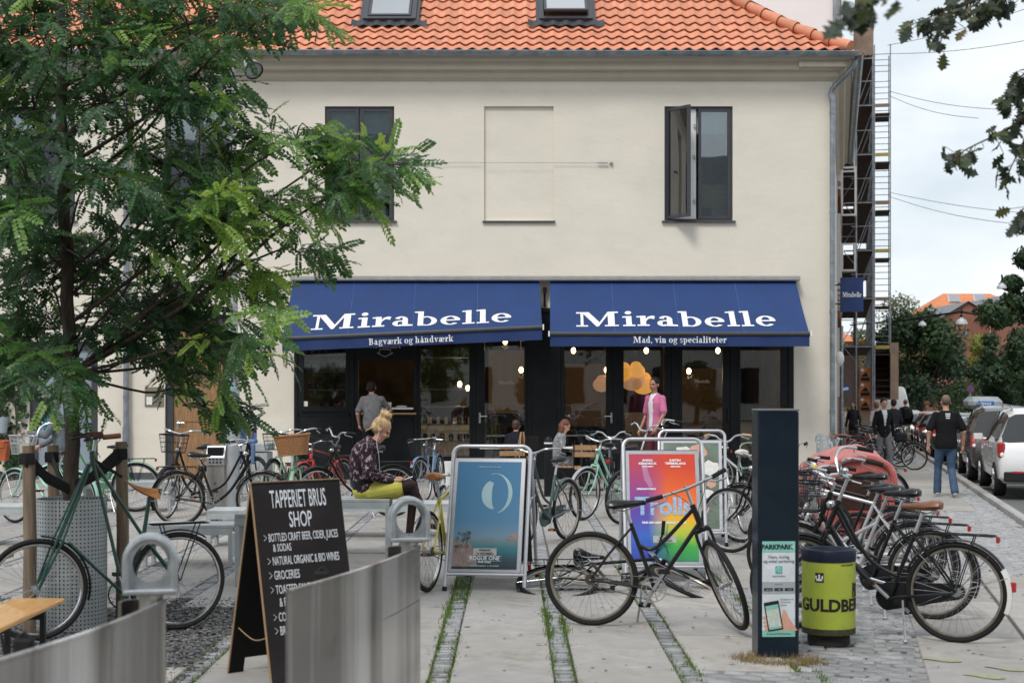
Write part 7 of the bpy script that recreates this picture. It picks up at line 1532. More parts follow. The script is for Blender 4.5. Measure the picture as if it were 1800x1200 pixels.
b = MB(); [b.box(UO+.1, UL, .05+.22*i, .25+.22*i, 1.35+.24*i, 1.39+.24*i) for i in range(9)]; b.box(UO+.06, UO+.1, 0, 2.1, 1.3, 3.5); b.build('stair', M_pl, sc); b = MB(); b.box(UL+.0, UL+.32, -.02, 2.2, 1.3, 3.6); b.build('stair_side_board', M_ply, sc); b = MB(); b.box(UO+.1, UL, 2.1, 2.13, 1.3, 3.45); b.build('stair_back', M_pl, sc)
b = MB(); b.box(UI+.12, UO-.04, .3, .8, -.7, 2.6); hd_ = b.build('hoarding_post', M_ply, sc); b = MB(); b.box(UI-.55, UI+.1, .5, .56, 1.0, 3.1); b.build('hoarding', mat('pink_brown_board', (.23, .16, .14), .8), sc)
M_op = mat('orange_poster', (.52, .17, .05), .6, 0, .3, 5)
for k in range(3): b = MB(); z = .83+k*.60; b.box(UI+.14, UO-.10, .27, .295, z, z+.56); o = b.build('poster', M_op, sc); b = MB(); b.box(UI+.18, UO-.12, .262, .269, z+.03, z+.17); b.add([(UI+.18, .266, z+.2), (UO-.14, .266, z+.2), (UI+.38, .266, z+.4)], [(0, 1, 2)]); b.build('dark_print', M_blk, o); b = MB(); b.lathe([(0, 0), (.06, 0)], 12, M=basis((UI+.24, .262, z+.47), (1, 0, 0), (0, 0, 1), (0, -1, 0))); b.build('round_print', M_ptxt, o)
# far houses
M_rt = mat('far_orange_roof', (.58, .20, .08), .8, 0, .15, 1.5); M_gr_ = mat('far_grey_roof', (.16, .17, .19), .7, 0, .1, 1)
def far_house(px0, px1, Y, pe, pr, label, gable=False, roofm=None, wins=()):
    x0, x1 = (px0-900)/FP*Y, (px1-900)/FP*Y; ze, zr = CH-(pe-HY)/FP*Y, CH-(pr-HY)/FP*Y; D = 14; t = empty('brick_house', ((x0+x1)/2, Y, -1.3), 0, label, 'house'); w = (x1-x0)/2; a, c = ze+1.3, zr+1.3
    b = MB(); b.box(-w, w, 0, D, 0, a)
    if gable: b.add([(-w, 0, a), (w, 0, a), (0, 0, c)], [(0, 1, 2)])
    b.build('wall', M_brick, t); b = MB()
    if gable: b.add([(-w-.3, -.3, a-.1), (0, -.3, c+.1), (0, D, c+.1), (-w-.3, D, a-.1), (w+.3, -.3, a-.1), (w+.3, D, a-.1)], [(0, 1, 2, 3), (1, 4, 5, 2)])
    else: q = min(w*.55, D/2); b.add([(-w-.4, -.4, a), (w+.4, -.4, a), (w+.4, D+.4, a), (-w-.4, D+.4, a), (-w+q, D/2, c), (w-q, D/2, c)], [(0, 1, 5, 4), (1, 2, 5), (2, 3, 4, 5), (3, 0, 4)])
    b.build('roof', roofm, t)
    for wx, wy, ww, wh, m in wins:
        X = (wx-900)/FP*Y-(x0+x1)/2; Z = CH-(wy-HY)/FP*Y+1.3; W_, H_ = ww/FP*Y/2, wh/FP*Y/2; b = MB(); b.box(X-W_, X+W_, -.08, -.01, Z-H_, Z+H_); o = b.build('window', M_wht if m else M_dfr, t); b = MB(); b.box(X-W_*.75, X+W_*.75, -.1, -.081, Z-H_*.8, Z+H_*.8); b.build('pane', M_win if m == 0 else MC['skylight_glass'], o)
    return t
far_house(1636, 1830, 165, 556, 509, 'large brick house with orange hipped roof at the end of the street', roofm=M_rt)
far_house(1648, 1754, 150, 563, 531, 'brick gable house with grey roof in front of the orange roofed one', True, M_gr_, [(1746, 580, 12, 14, 1), (1697, 585, 8, 9, 0), (1690, 640, 10, 12, 1)])
far_house(1752, 1800, 148, 530, 518, 'narrow brick wing at the right of the gable house', True, M_gr_, [(1760, 540, 8, 12, 1)])
far_house(1400, 1530, 140, 600, 576, 'low orange roofed house seen through the scaffold', roofm=M_rt)
far_house(1605, 1690, 104, 690, 684, 'low red brick wall building behind the shrubs', roofm=M_rt)
for k, (px, py) in enumerate(((1677, 525), (1722, 524), (1640, 575))): p = P(px, py, 158-(k == 1)*0); b = MB(); b.bev(-.6, .6, -.1, .1, -.5, .5, .02, M=Matrix.Translation(p) @ Euler((-.6, 0, 0)).to_matrix().to_4x4()); tag(b.build('roof_window', MC['skylight_glass'] if 'skylight_glass' in MC else M_win), ('left', 'right', 'lowest')[k]+' roof window on the distant orange hipped roof', 'window')
# houses and trees across the square, behind the camera (seen in the glass)
for k, (x0, x1, h, c) in enumerate(((-34, -15, 12, (.62, .60, .55)), (-14.8, 2, 14, (.70, .69, .66)), (2.2, 15, 11, (.58, .56, .52)), (15.2, 32, 13, (.60, .55, .45)))):
    t = empty('town_house', ((x0+x1)/2, -24, 0), 0, ('pale grey', 'white', 'stone coloured', 'sandy')[k]+' town house across the square behind the camera', 'house'); w = (x1-x0)/2; b = MB(); b.box(-w, w, -8, 0, 0, h); b.build('wall', mat('town_wall%d' % k, c, .9), t); b = MB(); b.prism([(-8.3, h), (.3, h), (-4, h+4)], -w, w, 'x'); b.build('roof', M_gr_, t)
    nx = int(w*2/2.4)
    b = MB(); [b.box(-w+1.2+i*2.4-.5, -w+1.2+i*2.4+.5, .01, .06, 1+j*3.1, 2.9+j*3.1) for i in range(nx) for j in range(int(h/3.1))]; b.build('windows', M_blk, t, kind='stuff')
for k, x in enumerate((-9, 1.5, 9)): far_tree(900+x*FP/19, 19, 684-150, 440, 'leafy tree on the square behind the camera, %s' % ('west of the others', 'in the middle', 'east of the others')[k], DG, 1800, .3, nm='square_tree', low=.3).location = (x, -16, 0)
# street lamps on wires, overhead wires
M_lw = mat('lamp_white', (.62, .64, .66), .35)
for k, (px, py, Y, w) in enumerate(((1690, 565, 62, 20), (1743, 563, 58, 19), (1621, 569, 74, 14), (1761, 503, 50, 17))):
    p = P(px, py, Y); r = w/2/FP*Y; t = empty('street_lamp', p, 0, ('white dome street lamp left of the brick gable', 'white dome street lamp right of the brick gable', 'small far dome street lamp near the dark tree', 'high street lamp with spike against the sky')[k], 'street lamp', 'dome street lamps hung over the street'); b = MB(); b.lathe([(r, -r*.5), (r, -r*.2), (r*.8, r*.25), (r*.35, r*.5), (r*.3, r*.9), (0, r*.9)], 18); b.lathe([(0, -r*.4), (r*.95, -r*.45)], 18); b.build('dome', M_lw, t); b = MB(); b.lathe([(r*.32, r*.5), (r*.34, r*1.0), (r*.12, r*1.2), (.03, r*2.4)], 10); b.build('cap', BLACKM, t)
b = MB(); a, c = P(1600, 562, 66), P(1760, 558, 56); b.tube([a, P(1640, 555, 64), P(1690, 548, 62), P(1743, 556, 58), c], .05, 5); b.tube([a, a+Vector((-2, 3, -.1))], .03, 4); b.build('lamp_wire', BLACKM, label='dark support cable carrying the dome street lamps', cat='cable')
for k, (a, c, y1, y2) in enumerate((((1560, 95), (1900, 52), 55, 40), ((1560, 80), (1900, -20), 55, 40), ((1562, 160), (1800, 194), 58, 45), ((1562, 168), (1720, 208), 58, 50), ((1562, 338), (1900, 380), 60, 50), ((1562, 345), (1800, 395), 60, 50))):
    p, q = P(*a, y1), P(*c, y2); b = MB(); b.tube(curve([p, p.lerp(q, .25)+Vector((0, 0, -.13)), p.lerp(q, .5)+Vector((0, 0, -.18)), p.lerp(q, .75)+Vector((0, 0, -.13)), q], 4), .009, 4); tag(b.build('overhead_wire', BLACKM), ('lower thin wire crossing the top of the sky', 'upper thin wire crossing the top of the sky', 'upper wire of the pair at mid sky height', 'lower wire of the pair at mid sky height', 'upper wire of the lowest pair in the sky', 'lower wire of the lowest pair in the sky')[k], 'wire')
g = G(1768, 742); t = empty('traffic_sign', P(1705, 700, 76), 0, 'small round red and blue no parking sign among the far shrubs', 'sign'); t.location.z = -.7; b = MB(); b.cyl((0, 0, 0), (0, 0, 2.3), .04, n=6); b.build('pole', STEEL, t); b = MB(); b.lathe([(0, 0), (.19, 0), (.19, .03)], 20, M=basis((0, -.05, 2.45), (1, 0, 0), (0, 0, 1), (0, -1, 0))); b.build('disc', M_red, t); b = MB(); b.lathe([(0, 0), (.13, 0)], 20, M=basis((0, -.09, 2.45), (1, 0, 0), (0, 0, 1), (0, -1, 0))); b.build('face', mat('sign_blue', (.02, .08, .3), .4), t)
p = P(1484, 684, 44); t = empty('street_name_sign', p, 0, 'small blue and white street name sign on a pole by the brick wall', 'sign'); b = MB(); b.box(-.15, .15, -.02, .02, -.1, .12, M=Matrix.Rotation(-.15, 4, 'Y')); b.build('plate', mat('sign_blue2', (.03, .09, .3), .4), t); b = MB(); b.box(-.12, .12, -.03, -.021, -.03, .05, M=Matrix.Rotation(-.15, 4, 'Y')); b.build('text_strip', M_ptxt, t); b = MB(); b.cyl((-.1, 0, -.1), (.05, 0, -2.2), .025, n=6); b.build('pole', STEEL, t)
# ======================= CARS =======================
M_tint = mat('car_glass', (.015, .018, .02), .05, coat=.5); M_lamp_r = mat('tail_lamp', (.35, .02, .02), .15, coat=.6); M_platew = mat('plate_white', (.7, .7, .7), .5)
def car(name, label, cat, paint, v, u=3.62, L_=4.4, W_=1.78, H=1.6, kind='mpv', away=True, box=False, plate='', group='cars parked along the kerb'):
    x, y = sp(u, v); t = empty(name, (x, y, gz(x, y)), ang, label, cat, group); k = L_/4.4; h = H/1.6; w = W_/2
    if kind == 'mpv': S = [(0, .45, .62, .66, .80), (.05, .30, .82, .86, .86), (.12, .27, .98, 1.0, .88), (.20, .26, 1.0, 1.12, .885), (.42, .25, 1.0, 1.50, .89), (.6, .25, 1.0, 1.565, .89), (1.3, .25, .99, 1.6, .89), (2.0, .25, .97, 1.6, .89), (2.6, .25, .95, 1.53, .89), (3.45, .25, .93, .97, .88), (3.9, .26, .84, .87, .86), (4.25, .30, .70, .73, .80), (4.4, .42, .52, .55, .68)]
    elif kind == 'van': S = [(0, .4, .9, 1.0, .84), (.05, .3, 1.1, 1.75, .87), (.2, .27, 1.15, 1.95, .9), (2.8, .27, 1.15, 1.95, .9), (3.3, .27, 1.1, 1.75, .89), (3.8, .28, 1.05, 1.1, .88), (4.3, .32, .8, .85, .82), (4.4, .4, .6, .62, .7)]
    else: S = [(0, .45, .60, .64, .80), (.05, .30, .78, .82, .86), (.14, .27, .90, .94, .88), (.30, .26, .93, 1.04, .885), (.62, .25, .93, 1.34, .885), (.85, .25, .93, 1.42, .885), (1.5, .25, .92, 1.45, .885), (2.2, .25, .90, 1.43, .885), (2.6, .25, .89, 1.36, .885), (3.35, .25, .87, .90, .87), (3.9, .26, .78, .81, .85), (4.25, .30, .66, .69, .78), (4.4, .42, .5, .53, .66)]
    b = MB(); v_ = []; n = 14
    for sx_, zb, zbl, zr, ww in S:
        W = ww/.89*w; wr = W*(.74 if zr > zbl+.2 else .92)
        ring = [(0, zb), (W*.86, zb), (W*.97, zb+.09), (W, (zb+zbl)/2), (W*.975, zbl), (W*.955+(wr-W*.955)*.9, zbl+(zr-zbl)*.86), (wr*.86, zr-.012), (0, zr+.015)]
        ring = ring+[(-a, c) for a, c in ring[1:7]][::-1]
        v_ += [(a, sx_*k, c*h) for a, c in ring]
    for i in range(len(S)-1):
        for j in range(n):
            gl = False; a, c = S[i], S[i+1]; tall = a[3] > a[2]+.2 and c[3] > c[2]+.2; half = (a[3] > a[2]+.2) != (c[3] > c[2]+.2)
            if kind != 'van' or i > 2: gl = (j in (4, 9) and (tall or (half and i > 4))) or (half and j in (5, 6, 7, 8)) or (j in (5, 6, 7, 8) and not tall and a[3]-a[2] < .2 and c[3]-c[2] >= .1 and i in (2, 3))
            b.m = 1 if gl else 0; b.add([v_[i*n+j], v_[i*n+(j+1) % n], v_[(i+1)*n+(j+1) % n], v_[(i+1)*n+j]], [(0, 1, 2, 3)], True)
    b.m = 0; b.add(v_[:n], [tuple(range(n))[::-1]]); b.add(v_[-n:], [tuple(range(n))])
    me = b.me('body', [paint, M_tint], 180)
    import bmesh
    q = bmesh.new(); q.from_mesh(me); bmesh.ops.remove_doubles(q, verts=q.verts, dist=.0005); q.to_mesh(me); q.free(); me.set_sharp_from_angle(angle=R(38)); put('body', me, t)
    for yy in (.78*k, 3.5*k):
        for s in (-1, 1):
            b = MB(); M = basis((s*(w-.085), yy, .31), (0, 1, 0), (0, 0, 1), (1, 0, 0)); b.lathe([(.2, -.1), (.30, -.1), (.315, -.07), (.315, .07), (.30, .1), (.2, .1)], 24, M=M); wh = b.build('wheel', RUB, t); b = MB(); b.lathe([(0, s*.085), (.06, s*.09), (.19, s*.10), (.2, s*.07)], 20, M=M)
            for a in range(5): b.cyl(M @ Vector((0, 0, s*.095)), M @ Vector((.19*math.cos(a*1.257), .19*math.sin(a*1.257), s*.10)), .02, n=5)
            b.build('rim', ALU, wh); 
            
    for s in (-1, 1):
        b = MB(); b.bev(s*w*.93-.07, s*w*.93+.055, -.0*k+.03, .20, .72*h, 1.0*h, .03); o = b.build('tail_light', M_lamp_r, t); b = MB(); b.ell((s*w*.93, .028, .78*h), (.035, .01, .04), 8, 6); b.build('lamp_lens', M_wht, o)
        b = MB(); b.bev(s*(w+.02)-.0, s*(w+.02)+s*.17 if s > 0 else s*(w+.02), 2.75*k, 2.83*k, .96*h, 1.08*h, .01) if s > 0 else b.bev(-w-.19, -w-.02, 2.75*k, 2.83*k, .96*h, 1.08*h, .01); b.build('mirror', paint if kind == 'mpv' else BLACKM, t)
        for yy in (1.55, 2.55): b = MB(); b.bev(s*w-.005 if s > 0 else -w-.012, s*w+.012 if s > 0 else -w+.005, yy*k, (yy+.16)*k, .86*h, .885*h, .004); b.build('door_handle', paint, t)
    b = MB(); b.bev(-w*.90, w*.90, -.03, .10, .30, .48*h, .02); b.build('bumper', mat('bumper_black', (.02, .02, .021), .6), t); b = MB(); b.box(-w*.75, -w*.55, -.034, -.03, .46*h, .49*h); b.box(w*.55, w*.75, -.034, -.03, .46*h, .49*h); b.build('reflector', M_red, t)
    b = MB(); b.box(-.26, .26, -.015+.03, .03, .70*h, .81*h); pl = b.build('number_plate', M_platew, t)
    b = MB(); b.box(-.255, -.21, .01, .0149, .705*h, .805*h); b.build('blue_band', mat('plate_blue', (.02, .08, .35), .5), pl)
    for yy in (1.0, 1.95): 
        b = MB(); b.box(-w-.003, -w+.02, yy*k+.0, yy*k+.03, .98*h, 1.35*h) if False else None
    if kind == 'mpv':
        for s in (-1, 1): b = MB(); b.tube([(s*w*.66, .7*k, 1.55*h), (s*w*.66, .9*k, 1.63*h), (s*w*.66, 2.2*k, 1.64*h), (s*w*.66, 2.4*k, 1.58*h)], .018, 6); b.build('roof_rail', ALU, t)
    b = MB(); b.cyl((.0, .7*k, H-.03), (.0, .5*k, H+.09), .01, n=5); b.build('antenna', BLACKM, t)
    if box:
        q = MB(); q.bev(-.42, .42, .2, 2.2, H+.05, H+.38, .12); o = q.build('roof_box', mat('box_grey', (.30, .33, .36), .4), t); q = MB(); q.box(-.42, .42, .5, .56, H, H+.06); q.box(-.42, .42, 1.7, 1.76, H, H+.06); q.build('roof_bars', BLACKM, t); q = MB(); q.bev(-.2, .2, .19, .199, H+.15, H+.27, .004); q.build('blue_badge', mat('badge_blue', (.02, .14, .45), .4), o)
        text('THULE', .085, basis((0, .185, H+.18), (1, 0, 0), (0, 0, 1), (0, -1, 0)), M_ptxt, 'lettering', o, .001, .002)
    return t
PW = mat('car_white', (.72, .72, .72), .25, 0, .02, 2, coat=.8); PD = mat('car_anthracite', (.055, .05, .05), .25, .5, .05, 2, coat=.8); PB = mat('car_black', (.012, .013, .015), .2, 0, .1, 2, coat=.8); PR = mat('car_red', (.30, .03, .025), .25, 0, .05, 2, coat=.8); PS = mat('car_silver', (.42, .44, .46), .25, .6, .05, 2, coat=.8)
car('parked_car', 'white people carrier parked nearest at the right edge', 'car', PW, -1.9, 3.75, 4.45, 1.80, 1.58)
car('parked_car', 'dark grey people carrier parked in front of the white one', 'car', PD, 3.6, 3.72, 4.3, 1.78, 1.6)
car('parked_car', 'dark estate car carrying a grey roof box', 'car', PB, 10.4, 3.75, 4.6, 1.78, 1.45, 'est', box=True)
car('parked_car', 'black car parked beyond the estate with the roof box', 'car', PB, 16.2, 3.6, 4.3, 1.74, 1.5, 'est')
car('parked_car', 'dark red brown car in the middle of the row', 'car', PD, 21.5, 3.55, 4.2, 1.72, 1.5, 'est')
car('parked_car', 'bright red car far down the row', 'car', PR, 27, 3.6, 4.2, 1.72, 1.5, 'est')
car('parked_car', 'silver car far down the row beside the man with the backpack', 'car', PS, 33, 3.2, 4.3, 1.74, 1.45, 'est')
car('parked_car', 'white car farthest down the parked row', 'car', PW, 39, 2.9, 4.3, 1.74, 1.5, 'est')
car('van', 'white van parked at the far end of the street', 'van', PW, 52, 2.6, 5.2, 1.95, 2.1, 'van')
# ======================= PEOPLE =======================
def smooth_mesh(b, mt, vox, it=4):
    me = b.me('tmp', mt); o = bpy.data.objects.new('tmp', me); COL.objects.link(o)
    m = o.modifiers.new('r', 'REMESH'); m.mode = 'VOXEL'; m.voxel_size = vox; m.use_smooth_shade = True
    s = o.modifiers.new('s', 'SMOOTH'); s.factor = .5; s.iterations = it
    bpy.context.view_layer.update(); r = bpy.data.meshes.new_from_object(o.evaluated_get(bpy.context.evaluated_depsgraph_get())); bpy.data.objects.remove(o); bpy.data.meshes.remove(me)
    r.materials.clear(); r.materials.append(mt); return r
def cap(b, p, q, r0, r1, n=12):
    """tapered limb piece with round ends"""
    p, q = Vector(p), Vector(q); d = (q-p); L_ = d.length; d.normalize(); pts = []; rs = []
    for a in (80, 50, 20): pts.append(p-d*r0*math.sin(R(a))); rs.append(r0*math.cos(R(a)))
    for a in (0, 20, 50, 80): pts.append(q+d*r1*math.sin(R(a))); rs.append(r1*math.cos(R(a)))
    b.tube(pts, rs, n)
SK = mat('skin', (.50, .27, .19), .55, 0, .06, 20); SKT = mat('skin_tanned', (.36, .17, .11), .5, 0, .06, 20)
M_eye = mat('eye_dark', (.02, .015, .012), .3); M_lip = mat('lips', (.40, .13, .11), .5); M_brow = mat('brow', (.05, .03, .02), .8)
def head(b, H, fwd, up, s=1.0):
    """H head centre; fwd and up unit vectors"""
    fwd = fwd.normalized(); up = (up-fwd*up.dot(fwd)).normalized(); sd_ = fwd.cross(up); M = basis(H, sd_, fwd, up) @ Matrix.Scale(s, 4)
    b.ell((0, 0, 0), (.001, .001, .001)) if False else None
    def E(c, r): b.ell((0, 0, 0), (1, 1, 1)) if False else b.add([M @ Vector((c[0]+r[0]*x, c[1]+r[1]*y, c[2]+r[2]*z)) for x, y, z in SPH[0]], SPH[1], True)
    E((0, -.015, .03), (.077, .096, .090)); E((0, .018, -.035), (.060, .072, .072)); E((0, .035, -.088), (.036, .036, .026)); E((0, .092, -.018), (.012, .018, .022)); E((0, .083, .004), (.009, .012, .03))
    for q in (-1, 1): E((q*.078, -.01, -.012), (.010, .020, .030)); E((q*.032, .066, -.03), (.022, .02, .02)); E((q*.03, .077, .028), (.024, .01, .008))
    return M
_s = MB(); _s.ell((0, 0, 0), (1, 1, 1), 16, 10); SPH = (_s.v, _s.f)
def sph(b, c, r, M): b.add([M @ Vector((c[0]+r[0]*x, c[1]+r[1]*y, c[2]+r[2]*z)) for x, y, z in SPH[0]], SPH[1], True)
def hand(b, W_, d, palm, s=1.0, curl=.5, side=1):
    """palm at the wrist W_, pointing along d, palm normal facing palm"""
    d = d.normalized(); palm = (palm-d*palm.dot(d)).normalized(); sd_ = d.cross(palm)*side
    cap(b, W_, W_+d*.07*s, .026*s, .032*s, 8); sph(b, (0, 0, 0), (.036*s, .045*s, .016*s), basis(W_+d*.055*s, sd_, d, palm))
    for k, (off, ln) in enumerate(((-.028, .066), (-.009, .078), (.010, .074), (.028, .058))):
        p = W_+d*.085*s+sd_*off*s; q = p+(d*math.cos(curl*.6)+palm*math.sin(curl*.6))*ln*.5*s; r = q+(d*math.cos(curl*1.8)+palm*math.sin(curl*1.8))*ln*.5*s; cap(b, p, q, .0095*s, .0085*s, 6); cap(b, q, r, .0085*s, .007*s, 6)
    p = W_+d*.03*s-sd_*.03*s; q = p+(d*.6-sd_*.7+palm*.35).normalized()*.04*s; cap(b, p, q, .012*s, .010*s, 6); cap(b, q, q+(d*.9+palm*.4-sd_*.1).normalized()*.032*s, .010*s, .008*s, 6)
def person(px, py, Y, h, rz, label, J={}, skin=SK, hair=('short', (.03, .02, .015)), top=(.02, .02, .022), sleeve='long', legs=(.05, .05, .06), legkind='long', shoes=(.02, .02, .02), vox=.014, fwd=None, hup=None, extra=None, loc=None, wide=1.0, jacket=None, topmat=None, legmat=None, coat=0, open_=None, lowhem=.11, group='people'):
    """local axes: y+ is where the person faces; J overrides joints of the 1.8 m skeleton"""
    if loc is None: x = (px-900)/FP*Y; loc = Vector((x, Y, gz(x, Y)))
    t = empty('person', loc, rz, label, 'person'); s = h/1.8
    D = dict(pelvis=(0, 0, .96), waist=(0, .0, 1.12), chest=(0, .01, 1.34), neck=(0, .0, 1.50), head=(0, .03, 1.665), shL=(-.185, 0, 1.44), shR=(.185, 0, 1.44), elL=(-.245, -.03, 1.15), elR=(.245, -.03, 1.15), wrL=(-.26, .05, .90), wrR=(.26, .05, .90), hiL=(-.09, 0, .94), hiR=(.09, 0, .94), knL=(-.105, .02, .52), knR=(.105, .02, .52), anL=(-.11, -.02, .09), anR=(.11, -.02, .09), toL=(-.125, .13, .035), toR=(.125, .13, .035)); D.update(J)
    D = {k: Vector(v)*s for k, v in D.items()}; F = Vector(fwd or (0, 1, 0)); U = Vector(hup or (0, 0, 1)); out = {}
    def torso(b, e, lo=True, w=1.0):
        """lofted trunk along the spine"""
        pe, wa, ch, ne = D['pelvis'], D['waist'], D['chest'], D['neck']; sd_ = (D['shR']-D['shL']).normalized(); dn = (wa-pe).normalized()
        sp = curve([pe-dn*lowhem*s, pe, wa, ch, ch.lerp(ne, .62), ne+(ne-ch)*.12], 4); T_ = [(.155, .105), (.166, .118), (.146, .104), (.168, .112), (.128, .086), (.058, .056)]; n = 20; v = []
        for i, p in enumerate(sp):
            u = i/4; k = min(4, int(u)); f_ = u-k; rx = T_[k][0]*(1-f_)+T_[min(5, k+1)][0]*f_; ry = T_[k][1]*(1-f_)+T_[min(5, k+1)][1]*f_
            tg = (sp[min(i+1, len(sp)-1)]-sp[max(i-1, 0)]).normalized(); fy = tg.cross(sd_)
            for j in range(n): a_ = 2*PI*j/n; v.append(p+sd_*((rx+e)*s*wide*math.cos(a_))+fy*((ry+e)*s*wide*math.sin(a_)))
        m = len(sp); b.add(v, [(i*n+j, i*n+(j+1) % n, (i+1)*n+(j+1) % n, (i+1)*n+j) for i in range(m-1) for j in range(n)]+[tuple(range(n))[::-1], tuple(range((m-1)*n, m*n))], True)
        for q in ('L', 'R'): cap(b, D['sh'+q]+(D['neck']-D['sh'+q])*.10-Vector((0, 0, .022*s)), ch.lerp(ne, .62), (.052+e)*s, (.05+e)*s)
    def arm(b, q, e, full=True, part=1.0, hem=0):
        cap(b, D['sh'+q]+(D['neck']-D['sh'+q])*.10-Vector((0, 0, .022*s)), D['sh'+q].lerp(D['el'+q], part), (.050+e)*s*wide, (.043+e+hem)*s*wide)
        if full: cap(b, D['el'+q], D['wr'+q], (.040+e)*s*wide, (.029+e)*s)
    def leg(b, q, e, part=1.0, fl=0):
        cap(b, D['hi'+q], D['kn'+q], (.088+e)*s*wide, (.058+e)*s)
        cap(b, D['kn'+q], D['kn'+q].lerp(D['an'+q], part), (.056+e)*s, (.040+(.056-.04)*(1-part)+e+fl)*s)
    # body, one surface
    b = MB(); torso(b, -.006); cap(b, D['chest'].lerp(D['neck'], .4), D['head']+Vector((0, 0, -.06))*s, .056*s, .052*s); HM = head(b, D['head'], F, U, s*1.02)
    for q, sg in (('L', -1), ('R', 1)):
        arm(b, q, -.003); leg(b, q, -.006); cap(b, D['an'+q], D['to'+q], .035*s, .03*s)
        d = (D['wr'+q]-D['el'+q]).normalized(); hp_ = D.get('palm'+q, Vector((-sg, .15, 0))); hand(b, D['wr'+q], D.get('hd'+q, d), hp_, s, .55, sg)
    put('body', smooth_mesh(b, skin, vox*.62, 3), t)
    tm = topmat or mat('cloth_%.3f_%.3f_%.3f' % top, top, .85, 0, .25, 14, .3, 30, sheen=.0); lm = legmat or mat('cloth_%.3f_%.3f_%.3f' % legs, legs, .85, 0, .25, 12, .3, 30)
    b = MB(); torso(b, .014, True)
    for q in ('L', 'R'): arm(b, q, .013, sleeve == 'long', 1.0 if sleeve == 'long' else .80, .010 if sleeve != 'long' else 0)
    if sleeve == 'long':
        pass
    if coat:
        for q in ('L', 'R'): cap(b, D['hi'+q], D['hi'+q].lerp(D['kn'+q], coat), .115*s, .115*s)
    me = smooth_mesh(b, tm, vox, 3)
    if open_:
        import bmesh
        q = bmesh.new(); q.from_mesh(me); zw = D['waist'].z; bmesh.ops.delete(q, geom=[v for v in q.verts if v.co.y > .02 and abs(v.co.x) < open_[0]+open_[1]*max(0, v.co.z-zw)], context='VERTS'); q.to_mesh(me); q.free()
        b = MB(); torso(b, .004); b.v = [(x, y, z) for x, y, z in b.v]; put('white_tee', smooth_mesh(b, mat('white_tee', (.66, .66, .68), .8, 0, .1, 12), vox, 3), t)
    put('jacket' if jacket or open_ else 'top', me, t)
    b = MB(); sp_ = (D['waist']-D['pelvis']).normalized()
    for q in ('L', 'R'): leg(b, q, .014 if legkind != 'tights' else .001, 1.0 if legkind != 'shorts' else .12, .018 if legkind == 'long' else .03 if legkind == 'shorts' else 0)
    sph(b, (0, 0, 0), (.168*s*wide, .118*s*wide, .12*s), Matrix.Translation(D['pelvis']-sp_*.02*s)); put('trousers' if legkind != 'tights' else 'tights', smooth_mesh(b, lm, vox, 3), t)
    shm = mat('shoe_%.2f' % shoes[0], shoes, .6)
    for q in ('L', 'R'):
        b = MB(); cap(b, D['an'+q]+Vector((0, -.02, -.035))*s, D['to'+q]+Vector((0, .0, .012))*s, .044*s, .036*s, 10); b.v = [(x, y, max(z, min(D['to'+q].z, D['an'+q].z)-.035*s)) for x, y, z in b.v]; o = b.build('shoe', shm, t)
    # face
    b = MB(); [sph(b, (q*.032, .079, .006), (.011, .006, .006), HM) for q in (-1, 1)]; b.build('eyes', M_eye, t); b = MB(); [sph(b, (q*.032, .083, .028), (.02, .006, .0035), HM) for q in (-1, 1)]; b.build('eyebrows', M_brow, t); b = MB(); sph(b, (0, .078, -.058), (.022, .012, .006), HM); b.build('mouth', M_lip, t)
    hk, hc = hair; hm = mat('hair_%.3f' % hc[0], hc, .55, 0, .45, 30, .5, 120, stretch=(1, 1, .25)); b = MB()
    if hk == 'bald': sph(b, (0, -.02, .028), (.079, .094, .090), HM)
    else: sph(b, (0, -.028, .040), (.086, .100, .092), HM); sph(b, (0, -.045, -.005), (.082, .078, .075), HM)
    if hk == 'long':
        sph(b, (0, -.05, -.02), (.092, .080, .10), HM); 
        for k in range(9): a = -1.2+k*.3; p = HM @ Vector((.08*math.sin(a), -.09*math.cos(a)+.0, -.04)); cap(b, p, p+Vector((.02*math.sin(k*3.1), -.05, -.30-.05*math.sin(k*2.3)))*s, .034*s, .012*s, 8)
    if hk == 'bun':
        sph(b, (0, -.06, .145), (.062, .058, .052), HM); sph(b, (.02, -.03, .16), (.04, .04, .035), HM)
        for k in range(10): a = k*.63; p = HM @ Vector((.05*math.cos(a), -.06+.05*math.sin(a), .145+.02*math.sin(k*2))); cap(b, p, HM @ Vector((.062*math.cos(a+.8), -.06+.06*math.sin(a+.8), .15)), .016*s, .014*s, 6)
        for k in range(5): p = HM @ Vector((-.06+.03*k, -.10, -.06)); cap(b, p, HM @ Vector((-.07+.03*k, -.13-.01*(k % 2), -.13)), .014*s, .004*s, 6)
    me = smooth_mesh(b, hm, .009, 2)
    if hk not in ('bald',):      # keep the face free
        Mi = HM.inverted(); 
        for v in me.vertices:
            q = Mi @ v.co
            if q.y > .045 and q.z < .062: q.y = .045+(q.y-.045)*.05; v.co = HM @ q
    put('hair', me, t)
    out.update(t=t, D=D, HM=HM, s=s, b=cap); return out
def put_in(t, b, name, m, fix=False): return b.build(name, m, t, fix=fix)
R_ = on
